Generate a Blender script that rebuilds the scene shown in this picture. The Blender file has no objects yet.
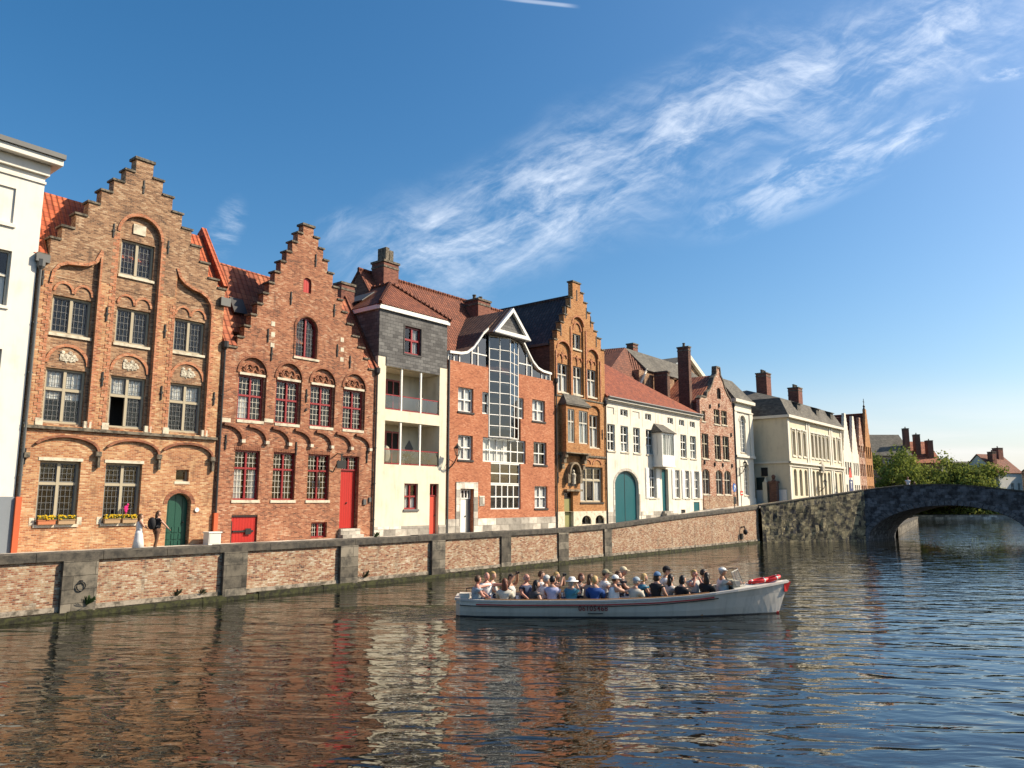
import bpy, bmesh, math, random
from mathutils import Vector, Matrix
from mathutils.geometry import tessellate_polygon
random.seed(7)
R = math.radians
SC = bpy.context.scene
COL = SC.collection
# ------------------------------------------------------------------ camera, sky, sun, exposure
PITCH = math.atan(118 / 768)
cam = bpy.data.cameras.new("camera"); cam.sensor_width = 36; cam.lens = 27.0
cam.clip_start = .1; cam.clip_end = 6000
co = bpy.data.objects.new("camera", cam); COL.objects.link(co)
co.location = (0, 0, 3.8); co.rotation_euler = (R(90) + PITCH, 0, 0)
SC.camera = co
SUN_EL, SUN_AZ = R(38), R(84.5)          # azimuth clockwise from +Y
SC.view_settings.view_transform = 'Standard'; SC.view_settings.look = 'None'
SC.view_settings.gamma = 1; SC.view_settings.exposure = 0.66
SC.view_settings.use_curve_mapping = False
SC.render.resolution_x = 1024; SC.render.resolution_y = 768
try:
    SC.cycles.max_bounces = 6; SC.cycles.diffuse_bounces = 2; SC.cycles.glossy_bounces = 3; SC.cycles.transparent_max_bounces = 12
    SC.cycles.caustics_reflective = False; SC.cycles.caustics_refractive = False
    SC.cycles.sample_clamp_indirect = 4
except Exception: pass
sun = bpy.data.lights.new("sun", 'SUN'); sun.energy = 5.0; sun.angle = R(.5); sun.color = (1, .88, .69)
so = bpy.data.objects.new("sun", sun); COL.objects.link(so)
sd = Vector((math.sin(SUN_AZ) * math.cos(SUN_EL), math.cos(SUN_AZ) * math.cos(SUN_EL), math.sin(SUN_EL)))
so.rotation_euler = sd.to_track_quat('Z', 'Y').to_euler(); so.location = (40, 10, 60)

W = bpy.data.worlds.new("World"); SC.world = W; W.use_nodes = True
nt = W.node_tree; nt.nodes.clear()
class NT:
    """tiny node helper"""
    def __init__(s, t): s.t = t
    def n(s, typ, **k):
        o = s.t.nodes.new(typ)
        ins = k.pop('i', {})
        for a, b in k.items(): setattr(o, a, b)
        for a, b in ins.items(): s.put(o.inputs[a], b)
        return o
    def put(s, sock, v):
        if hasattr(v, 'is_output'): s.t.links.new(v, sock)
        elif hasattr(v, 'outputs'): s.t.links.new(v.outputs[0], sock)
        else: sock.default_value = v
    def m(s, op, a, b=0.0, c=0.0, clamp=False):
        o = s.n('ShaderNodeMath', operation=op, use_clamp=clamp)
        s.put(o.inputs[0], a); s.put(o.inputs[1], b); s.put(o.inputs[2], c)
        return o.outputs[0]
    def mix(s, f, a, b, bt='MIX'):
        o = s.n('ShaderNodeMix', data_type='RGBA', blend_type=bt)
        s.put(o.inputs[0], f); s.put(o.inputs[6], a); s.put(o.inputs[7], b)
        return o.outputs[2]
    def ramp(s, f, stops, interp='LINEAR'):
        o = s.n('ShaderNodeValToRGB'); cr = o.color_ramp; cr.interpolation = interp
        while len(cr.elements) < len(stops): cr.elements.new(.5)
        for e, (p, c) in zip(cr.elements, stops):
            e.position = p; e.color = (c if len(c) == 4 else (*c, 1)) if not isinstance(c, (int, float)) else (c, c, c, 1)
        s.put(o.inputs[0], f); return o.outputs[0]
    def noise(s, vec, scale, detail=3, rough=.5, dist=0):
        o = s.n('ShaderNodeTexNoise', i={'Scale': scale, 'Detail': detail, 'Roughness': rough, 'Distortion': dist})
        s.put(o.inputs['Vector'], vec); return o.outputs['Fac']
    def comb(s, x, y, z=0.0):
        o = s.n('ShaderNodeCombineXYZ'); s.put(o.inputs[0], x); s.put(o.inputs[1], y); s.put(o.inputs[2], z); return o.outputs[0]
    def smooth(s, v, a, b):
        o = s.n('ShaderNodeMapRange', interpolation_type='SMOOTHSTEP'); s.put(o.inputs[0], v)
        s.put(o.inputs[1], a); s.put(o.inputs[2], b); return o.outputs[0]

def build_world():
    g = NT(nt)
    sky = g.n('ShaderNodeTexSky', sky_type='NISHITA', sun_disc=False, sun_elevation=SUN_EL, sun_rotation=SUN_AZ,
              altitude=0, air_density=1.0, dust_density=1.6, ozone_density=2.2)
    tc = g.n('ShaderNodeTexCoord'); sp = g.n('ShaderNodeSeparateXYZ'); g.put(sp.inputs[0], tc.outputs['Generated'])
    x, y, z = sp.outputs
    front = g.smooth(y, .03, .15)
    ys = g.m('MAXIMUM', y, .03)
    U = g.m('DIVIDE', x, ys); V = g.m('DIVIDE', z, ys)
    # the long cirrus band: axis from (-.15,.31) to (.64,.69)
    ca, sa = .901, .433
    du = g.m('ADD', U, .15); dv = g.m('SUBTRACT', V, .305)
    al = g.m('ADD', g.m('MULTIPLY', du, ca), g.m('MULTIPLY', dv, sa))
    ac = g.m('SUBTRACT', g.m('MULTIPLY', dv, ca), g.m('MULTIPLY', du, sa))
    wv = g.comb(al, ac, .3)
    warp = g.m('MULTIPLY', g.m('SUBTRACT', g.noise(wv, 5.0, 3), .5), .10)
    ac2 = g.m('ADD', ac, warp)
    fib = g.noise(g.comb(g.m('MULTIPLY', al, 8.0), g.m('MULTIPLY', ac2, 22.0), 1.3), 1.0, 9, .68, .35)
    rip = g.noise(g.comb(g.m('MULTIPLY', g.m('ADD', al, g.m('MULTIPLY', ac2, .9)), 26.0), g.m('MULTIPLY', ac2, 16.0), 4.0), 1.0, 4, .6, .6)
    fib2 = g.m('ADD', g.m('MULTIPLY', fib, .72), g.m('MULTIPLY', rip, .28))
    wide = g.m('ADD', .10, g.m('MULTIPLY', al, .03))
    prof = g.m('SUBTRACT', 1.0, g.smooth(g.m('DIVIDE', g.m('ABSOLUTE', g.m('ADD', ac2, g.m('MULTIPLY', g.m('SUBTRACT', g.noise(wv, 2.2, 2), .5), .09))), wide), 0.12, 1.15))
    ends = g.m('MULTIPLY', g.smooth(al, -.16, .06), g.m('SUBTRACT', 1.0, g.smooth(al, .86, 1.05)))
    pch = g.smooth(g.noise(wv, 4.5, 3, .6), .0, .50)
    c1 = g.m('MULTIPLY', g.m('MULTIPLY', g.m('MULTIPLY', prof, ends), pch), g.smooth(fib2, .37, .80))
    def patch(u0, v0, ra, rb, th, amt, seed):
        c, s_ = math.cos(th), math.sin(th)
        a_ = g.m('SUBTRACT', U, u0); b_ = g.m('SUBTRACT', V, v0)
        p_ = g.m('DIVIDE', g.m('ADD', g.m('MULTIPLY', a_, c), g.m('MULTIPLY', b_, s_)), ra)
        q_ = g.m('DIVIDE', g.m('SUBTRACT', g.m('MULTIPLY', b_, c), g.m('MULTIPLY', a_, s_)), rb)
        d_ = g.m('SQRT', g.m('ADD', g.m('MULTIPLY', p_, p_), g.m('MULTIPLY', q_, q_)))
        nn = g.noise(g.comb(g.m('MULTIPLY', p_, ra * 9), g.m('MULTIPLY', q_, rb * 26), seed), 1.0, 7, .64, .4)
        return g.m('MULTIPLY', g.m('MULTIPLY', g.m('SUBTRACT', 1.0, g.smooth(d_, .2, 1.0)), g.smooth(nn, .42, .66)), amt)
    tot = g.m('MULTIPLY', c1, 1.0)
    for a in [(.42, .45, .24, .06, .45, .6, 2.0), (.56, .505, .12, .03, .5, .55, 7.0), (-.39, .365, .03, .06, -.35, .45, 3.0), (-.24, .37, .05, .03, .6, .25, 4.0),
              (.70, .60, .06, .018, .25, 1.1, 5.0), (.05, .415, .35, .11, .45, .38, 9.0)]:
        tot = g.m('ADD', tot, patch(*a))
    # short contrail
    q = g.m('SUBTRACT', g.m('ADD', V, g.m('MULTIPLY', U, .12)), .709)
    tr = g.m('MULTIPLY', g.m('SUBTRACT', 1.0, g.smooth(g.m('ABSOLUTE', q), .001, .0045)), g.m('MULTIPLY', g.smooth(U, -.03, .02), g.m('SUBTRACT', 1.0, g.smooth(U, .07, .10))))
    tot = g.m('ADD', tot, g.m('MULTIPLY', tr, .4))
    # soft low veil over the right horizon
    lo = g.noise(g.comb(g.m('MULTIPLY', U, 2.2), g.m('MULTIPLY', V, 22.0), 2.0), 1.0, 5, .55, .4)
    veil = g.m('MULTIPLY', g.m('MULTIPLY', g.m('SUBTRACT', 1.0, g.smooth(V, .03, .17)), g.smooth(U, .25, .6)), g.smooth(lo, .35, .65))
    cloud = g.m('MULTIPLY', g.m('MULTIPLY', tot, front), .72, clamp=True)
    hsv = g.n('ShaderNodeHueSaturation', i={'Hue': .495, 'Saturation': 1.36, 'Value': 1.0, 'Color': sky.outputs[0]})
    c = g.mix(cloud, hsv.outputs[0], (7.6, 8.0, 8.6, 1))
    c = g.mix(g.m('MULTIPLY', g.m('MULTIPLY', g.m('SUBTRACT', 1.0, g.smooth(V, .0, .20)), front), .5), c, (6.3, 6.2, 6.6, 1))
    c = g.mix(g.m('MULTIPLY', g.m('MULTIPLY', veil, front), .5), c, (7.4, 6.9, 6.9, 1))
    bg = g.n('ShaderNodeBackground', i={'Color': c, 'Strength': .101})
    out = g.n('ShaderNodeOutputWorld', i={'Surface': bg})
build_world()

# ------------------------------------------------------------------ frames and helpers
DX, DY = .62859, .77774                    # the quay runs this way; local X = along it, local Y = inland
PF = -33.4
TH = math.atan2(DY, DX)
def fw(s, y, z):                           # quay frame (along, inland from the facades, up) -> world
    P = PF - y
    return Vector((s * DX + P * DY, s * DY - P * DX, z))
ORG = {}
def tag(o, label=None, cat=None, group=None, kind=None):
    if label: o['label'] = label
    if cat: o['category'] = cat
    if group: o['group'] = group
    if kind: o['kind'] = kind
    return o
def root(name, s, y, z, label, cat, group=None, world=False, rz=0.0):
    o = bpy.data.objects.new(name, None); COL.objects.link(o); o.empty_display_size = .3
    if world: o.location = (s, y, z); o.rotation_euler = (0, 0, rz)
    else: o.location = fw(s, y, z); o.rotation_euler = (0, 0, TH + rz)
    ORG[o.name] = Vector((s, y, z)) if rz == 0 else Vector((0, 0, 0))
    return tag(o, label, cat, group)
def topof(o):
    while o.parent: o = o.parent
    return o

class MB:
    def __init__(s): s.v = []; s.f = []; s.mi = []; s.k = 0; s.pieces = []
    def add(s, vs, fs):
        b = len(s.v); s.pieces.append((b, len(s.f))); s.v += [Vector(v) for v in vs]
        s.f += [[b + i for i in f] for f in fs]; s.mi += [s.k] * len(fs); return s
    def box(s, x0, x1, y0, y1, z0, z1):
        return s.add([(x0, y0, z0), (x1, y0, z0), (x1, y1, z0), (x0, y1, z0), (x0, y0, z1), (x1, y0, z1), (x1, y1, z1), (x0, y1, z1)],
              [(0, 3, 2, 1), (4, 5, 6, 7), (0, 1, 5, 4), (1, 2, 6, 5), (2, 3, 7, 6), (3, 0, 4, 7)])
    def quad(s, *p): return s.add(p, [tuple(range(len(p)))])
    def slab(s, pts, t):                   # polygon thickened downwards along its normal
        pts = [Vector(p) for p in pts]
        n = (pts[1] - pts[0]).cross(pts[2] - pts[0]).normalized()
        if n.z < 0: n = -n
        k = len(pts); lo = [p - n * t for p in pts]
        return s.add(pts + lo, [tuple(range(k)), tuple(range(2 * k - 1, k - 1, -1))] + [(i, (i + 1) % k, k + (i + 1) % k, k + i) for i in range(k)])
    def sheet(s, outline, holes, y0, y1, back=True):   # a wall in the XZ plane with openings
        loops = [outline] + holes
        flat = [p for l in loops for p in l]
        tris = tessellate_polygon([[Vector((p[0], p[1], 0)) for p in l] for l in loops])
        N = len(flat)
        vs = [(p[0], y0, p[1]) for p in flat] + [(p[0], y1, p[1]) for p in flat]
        fs = [tuple(t) for t in tris]
        if back: fs += [tuple(N + i for i in reversed(t)) for t in tris]
        b = 0
        for l in loops:
            k = len(l)
            fs += [(b + i, b + (i + 1) % k, N + b + (i + 1) % k, N + b + i) for i in range(k)]
            b += k
        return s.add(vs, fs)
    def tube(s, pts, r, n=6, cap=True):
        pts = [Vector(p) for p in pts]; rings = []
        rs = r if isinstance(r, (list, tuple)) else [r] * len(pts)
        for i, p in enumerate(pts):
            t = (pts[min(i + 1, len(pts) - 1)] - pts[max(i - 1, 0)]).normalized()
            a = t.orthogonal() if abs(t.z) > .95 else t.cross(Vector((0, 0, 1)))
            a.normalize(); b = t.cross(a)
            rings.append([p + (a * math.cos(2 * math.pi * k / n) + b * math.sin(2 * math.pi * k / n)) * rs[i] for k in range(n)])
        vs = [v for q in rings for v in q]; fs = []
        for i in range(len(pts) - 1):
            for k in range(n):
                fs.append((i * n + k, i * n + (k + 1) % n, (i + 1) * n + (k + 1) % n, (i + 1) * n + k))
        if cap: fs += [tuple(range(n - 1, -1, -1)), tuple((len(pts) - 1) * n + k for k in range(n))]
        return s.add(vs, fs)
    def arc(s, xc, zs, a, b, w, y0, y1, t0=0, t1=math.pi, n=18, wb=None):   # an arched band
        wb = w if wb is None else wb
        vs = []; fs = []
        for i in range(n + 1):
            t = t0 + (t1 - t0) * i / n; c, d = math.cos(t), math.sin(t)
            for (aa, bb) in ((a, b), (a + w, b + wb)):
                for y in (y0, y1): vs.append((xc + aa * c, y, zs + bb * d))
        for i in range(n):
            o = i * 4; p = o + 4
            fs += [(o, p, p + 2, o + 2), (o + 1, o + 3, p + 3, p + 1), (o + 2, p + 2, p + 3, o + 3), (o, o + 1, p + 1, p)]
        fs += [(0, 2, 3, 1), (4 * n, 4 * n + 1, 4 * n + 3, 4 * n + 2)]
        return s.add(vs, fs)
    def ball(s, c, r, sc=(1, 1, 1), nu=10, nv=7, fn=None):
        c = Vector(c); vs = []; fs = []
        for j in range(nv + 1):
            ph = math.pi * j / nv
            for i in range(nu):
                t = 2 * math.pi * i / nu
                q = Vector((math.sin(ph) * math.cos(t) * sc[0], math.sin(ph) * math.sin(t) * sc[1], math.cos(ph) * sc[2])) * r
                if fn: q = fn(q)
                vs.append(c + q)
        for j in range(nv):
            for i in range(nu):
                fs.append((j * nu + i, (j + 1) * nu + i, (j + 1) * nu + (i + 1) % nu, j * nu + (i + 1) % nu))
        return s.add(vs, fs)
    def lathe(s, c, prof, n=12):
        vs = []; fs = []
        for (r, z) in prof:
            for i in range(n):
                t = 2 * math.pi * i / n; vs.append((c[0] + r * math.cos(t), c[1] + r * math.sin(t), c[2] + z))
        for j in range(len(prof) - 1):
            for i in range(n): fs.append((j * n + i, j * n + (i + 1) % n, (j + 1) * n + (i + 1) % n, (j + 1) * n + i))
        fs += [tuple(range(n - 1, -1, -1)), tuple((len(prof) - 1) * n + i for i in range(n))]
        return s.add(vs, fs)
    def mesh(s, name, mats, org=Vector((0, 0, 0)), smooth=False, weld=False):
        me = bpy.data.meshes.new(name)
        me.from_pydata([v - org for v in s.v], [], s.f)
        for m in (mats if isinstance(mats, (list, tuple)) else [mats]): me.materials.append(m)
        for p, k in zip(me.polygons, s.mi): p.material_index = k; p.use_smooth = smooth
        bm = bmesh.new(); bm.from_mesh(me)
        bmesh.ops.remove_doubles(bm, verts=bm.verts, dist=.0004)
        bmesh.ops.dissolve_degenerate(bm, dist=.0002, edges=bm.edges)
        bmesh.ops.recalc_face_normals(bm, faces=bm.faces)
        uv = bm.loops.layers.uv.new("UVMap"); Z = Vector((0, 0, 1))
        for f in bm.faces:
            n = f.normal
            if abs(n.z) > .97: a, b = Vector((1, 0, 0)), Vector((0, 1, 0))
            else:
                a = Z.cross(n).normalized(); b = n.cross(a)
                if abs(a.x) >= abs(a.y):
                    if a.x < 0: a = -a
                elif a.y < 0: a = -a
            for l in f.loops:
                p = l.vert.co; l[uv].uv = (p.dot(a), p.dot(b))
        bm.to_mesh(me); bm.free(); me.update()
        return me
    def build(s, name, mats, parent=None, org=None, world=False, smooth=False, rz=0.0):
        if parent is not None: o_ = ORG[topof(parent).name]
        else: o_ = Vector(org) if org is not None else Vector((0, 0, 0))
        me = s.mesh(name, mats, o_, smooth)
        ob = bpy.data.objects.new(name, me); COL.objects.link(ob)
        if parent is not None: ob.parent = parent
        else:
            if world: ob.location = o_
            else: ob.location = fw(*o_); ob.rotation_euler = (0, 0, TH)
            ORG[ob.name] = o_
        return ob
def rect(x0, x1, z0, z1): return [(x0, z0), (x1, z0), (x1, z1), (x0, z1)]
def archloop(x0, x1, z0, zs, rise, n=14):
    c = (x0 + x1) / 2; a = (x1 - x0) / 2
    return [(x0, z0), (x1, z0)] + [(c + a * math.cos(math.pi * i / n), zs + rise * math.sin(math.pi * i / n)) for i in range(n + 1)]

# ------------------------------------------------------------------ materials
MATS = {}
def mat(name):
    m = bpy.data.materials.new(name); m.use_nodes = True; m.node_tree.nodes.clear(); return m, NT(m.node_tree)
def fin(g, col, rough=.8, bump=None, bs=.3, bd=.02, metal=0.0, spec=.35, **k):
    p = g.n('ShaderNodeBsdfPrincipled', i={'Base Color': col, 'Roughness': rough, 'Metallic': metal, 'Specular IOR Level': spec})
    for a, b in k.items(): g.put(p.inputs[a], b)
    if bump is not None:
        b = g.n('ShaderNodeBump', i={'Height': bump, 'Strength': bs, 'Distance': bd}); g.put(p.inputs['Normal'], b.outputs[0])
    g.n('ShaderNodeOutputMaterial', i={'Surface': p}); return p
def c4(c): return (*c, 1) if len(c) == 3 else c
def brick(name, stops, mortar, bw=.2, bh=.063, big=.35, sc=.8, stain=None, ms=.009, nw=.5):
    m, g = mat(name); uv = g.n('ShaderNodeUVMap').outputs[0]
    b = g.n('ShaderNodeTexBrick', offset=.5, i={'Vector': uv, 'Color1': (0, 0, 0, 1), 'Color2': (1, 1, 1, 1), 'Mortar': (.5, .5, .5, 1), 'Scale': 1.0,
                                     'Mortar Size': ms, 'Mortar Smooth': .15, 'Bias': 0.0, 'Brick Width': bw, 'Row Height': bh})
    n1 = g.noise(uv, sc, 5, .6); n2 = g.noise(uv, 9.0, 3, .6)
    f = g.m('ADD', g.m('MULTIPLY', b.outputs['Color'], .75), g.m('ADD', g.m('MULTIPLY', g.m('SUBTRACT', n1, .5), 1.15), g.m('ADD', .125, g.m('MULTIPLY', g.m('SUBTRACT', n2, .5), nw))))
    c = g.ramp(f, [(p, c4(q)) for p, q in stops])
    c = g.mix(g.m('MULTIPLY', b.outputs['Fac'], .75), c, c4(mortar))
    v = g.m('ADD', 1 - big / 2, g.m('MULTIPLY', g.m('SUBTRACT', g.noise(uv, .35, 6, .65), .35), big * 1.4))
    c = g.mix(1.0, c, g.comb(v, v, v), 'MULTIPLY')
    if stain:
        d = g.smooth(g.noise(g.comb(g.m('MULTIPLY', g.n('ShaderNodeSeparateXYZ', i={0: uv}).outputs[0], 2.2), g.m('MULTIPLY', g.n('ShaderNodeSeparateXYZ', i={0: uv}).outputs[1], .7)), 1.0, 6, .65), .52, .72)
        c = g.mix(g.m('MULTIPLY', d, .7), c, c4(stain))
    h = g.m('SUBTRACT', g.m('MULTIPLY', n2, .5), g.m('MULTIPLY', b.outputs['Fac'], 1.0))
    fin(g, c, .9, h, .6, .015); return m
def plaster(name, col, dirt=(.3, .27, .2), amt=.35, rough=.85, streak=1.0):
    m, g = mat(name); uv = g.n('ShaderNodeUVMap').outputs[0]; sp = g.n('ShaderNodeSeparateXYZ', i={0: uv}).outputs
    n = g.noise(uv, .9, 6, .65); st = g.noise(g.comb(g.m('MULTIPLY', sp[0], 3.0 * streak), g.m('MULTIPLY', sp[1], .35)), 1.0, 5, .6)
    f = g.m('MULTIPLY', g.smooth(g.m('ADD', g.m('MULTIPLY', n, .55), g.m('MULTIPLY', st, .45)), .45, .72), amt)
    c = g.mix(f, c4(col), c4(dirt)); fin(g, c, rough, g.noise(uv, 30, 3), .12, .01); return m
def plain(name, col, rough=.5, metal=0.0, var=.15, spec=.4, scale=6.0):
    m, g = mat(name); tc = g.n('ShaderNodeTexCoord').outputs['Object']; n = g.noise(tc, scale, 4, .6)
    v = g.m('ADD', 1 - var / 2, g.m('MULTIPLY', g.m('SUBTRACT', n, .3), var)); c = g.mix(1.0, c4(col), g.comb(v, v, v), 'MULTIPLY')
    fin(g, c, rough, n, .1, .01, metal, spec); return m
def tiles(name, stops, tw=.24, th=.30, bumpd=.05, rough=.75, mossy=None):
    m, g = mat(name); uv = g.n('ShaderNodeUVMap').outputs[0]; sp = g.n('ShaderNodeSeparateXYZ', i={0: uv}).outputs
    b = g.n('ShaderNodeTexBrick', offset=.0, i={'Vector': uv, 'Color1': (0, 0, 0, 1), 'Color2': (1, 1, 1, 1), 'Mortar': (0, 0, 0, 1), 'Scale': 1.0,
                                     'Mortar Size': .018, 'Mortar Smooth': .3, 'Bias': 0.0, 'Brick Width': tw, 'Row Height': th})
    n1 = g.noise(uv, .7, 5, .65)
    f = g.m('ADD', g.m('MULTIPLY', b.outputs['Color'], .55), g.m('ADD', g.m('MULTIPLY', g.m('SUBTRACT', n1, .5), .9), .22))
    c = g.ramp(f, [(p, c4(q)) for p, q in stops])
    c = g.mix(g.m('MULTIPLY', b.outputs['Fac'], .6), c, c4([x * .35 for x in stops[0][1]]))
    if mossy: c = g.mix(g.m('MULTIPLY', g.smooth(g.noise(uv, 1.3, 6, .7), .55, .75), .6), c, c4(mossy))
    w = g.m('MULTIPLY', g.m('SINE', g.m('MULTIPLY', sp[0], 2 * math.pi / tw)), .5)
    row = g.m('FRACT', g.m('DIVIDE', sp[1], th))
    h = g.m('SUBTRACT', g.m('ADD', w, .5), g.m('MULTIPLY', row, .7))
    fin(g, c, rough, h, .9, bumpd); return m
def boards(name, col, wid=.16, rough=.45, var=.25):
    m, g = mat(name); uv = g.n('ShaderNodeUVMap').outputs[0]; sp = g.n('ShaderNodeSeparateXYZ', i={0: uv}).outputs
    fr = g.m('FRACT', g.m('DIVIDE', sp[0], wid)); gr = g.m('SUBTRACT', 1.0, g.smooth(g.m('ABSOLUTE', g.m('SUBTRACT', fr, .5)), .43, .5))
    n = g.noise(g.comb(g.m('MULTIPLY', sp[0], 8), g.m('MULTIPLY', sp[1], .8)), 1.0, 5, .6)
    v = g.m('ADD', 1 - var / 2, g.m('MULTIPLY', g.m('SUBTRACT', n, .4), var))
    c = g.mix(1.0, c4(col), g.comb(v, v, v), 'MULTIPLY'); c = g.mix(g.m('MULTIPLY', g.m('SUBTRACT', 1.0, gr), .8), c, c4([x * .25 for x in col]))
    fin(g, c, rough, gr, .5, .02); return m
def stone(name, col, dark, scale=2.0, lo=.4, hi=.65, blocks=None, rough=.85):
    m, g = mat(name); uv = g.n('ShaderNodeUVMap').outputs[0]
    n = g.noise(uv, scale, 7, .68); c = g.mix(g.smooth(n, lo, hi), c4(col), c4(dark)); h = n
    if blocks:
        b = g.n('ShaderNodeTexBrick', offset=.5, i={'Vector': uv, 'Color1': (.42, .42, .42, 1), 'Color2': (1.4, 1.4, 1.4, 1), 'Mortar': (.45, .45, .45, 1), 'Scale': 1.0,
                                     'Mortar Size': .012, 'Mortar Smooth': .2, 'Bias': 0.0, 'Brick Width': blocks[0], 'Row Height': blocks[1]})
        c = g.mix(1.0, c, b.outputs['Color'], 'MULTIPLY'); h = g.m('SUBTRACT', n, g.m('MULTIPLY', b.outputs['Fac'], .6))
    fin(g, c, rough, h, .6, .04); return m
def glass(name, tint=(.9, .92, .92), ior=1.5, rough=.015, wob=.25):
    m, g = mat(name); tc = g.n('ShaderNodeTexCoord').outputs['Object']
    bm_ = g.n('ShaderNodeBump', i={'Height': g.noise(tc, 3.0, 2), 'Strength': wob, 'Distance': .02})
    bf = g.n('ShaderNodeNewGeometry').outputs['Backfacing']
    fr = g.n('ShaderNodeFresnel', i={'IOR': g.m('ADD', g.m('MULTIPLY', bf, 1 / ior), g.m('MULTIPLY', g.m('SUBTRACT', 1.0, bf), ior)), 'Normal': bm_.outputs[0]})
    gl = g.n('ShaderNodeBsdfGlossy', i={'Color': (1, 1, 1, 1), 'Roughness': rough, 'Normal': bm_.outputs[0]})
    tr = g.n('ShaderNodeBsdfTransparent', i={'Color': c4(tint)})
    mx = g.n('ShaderNodeMixShader', i={0: fr.outputs[0], 1: tr.outputs[0], 2: gl.outputs[0]})
    g.n('ShaderNodeOutputMaterial', i={'Surface': mx.outputs[0]}); return m

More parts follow.
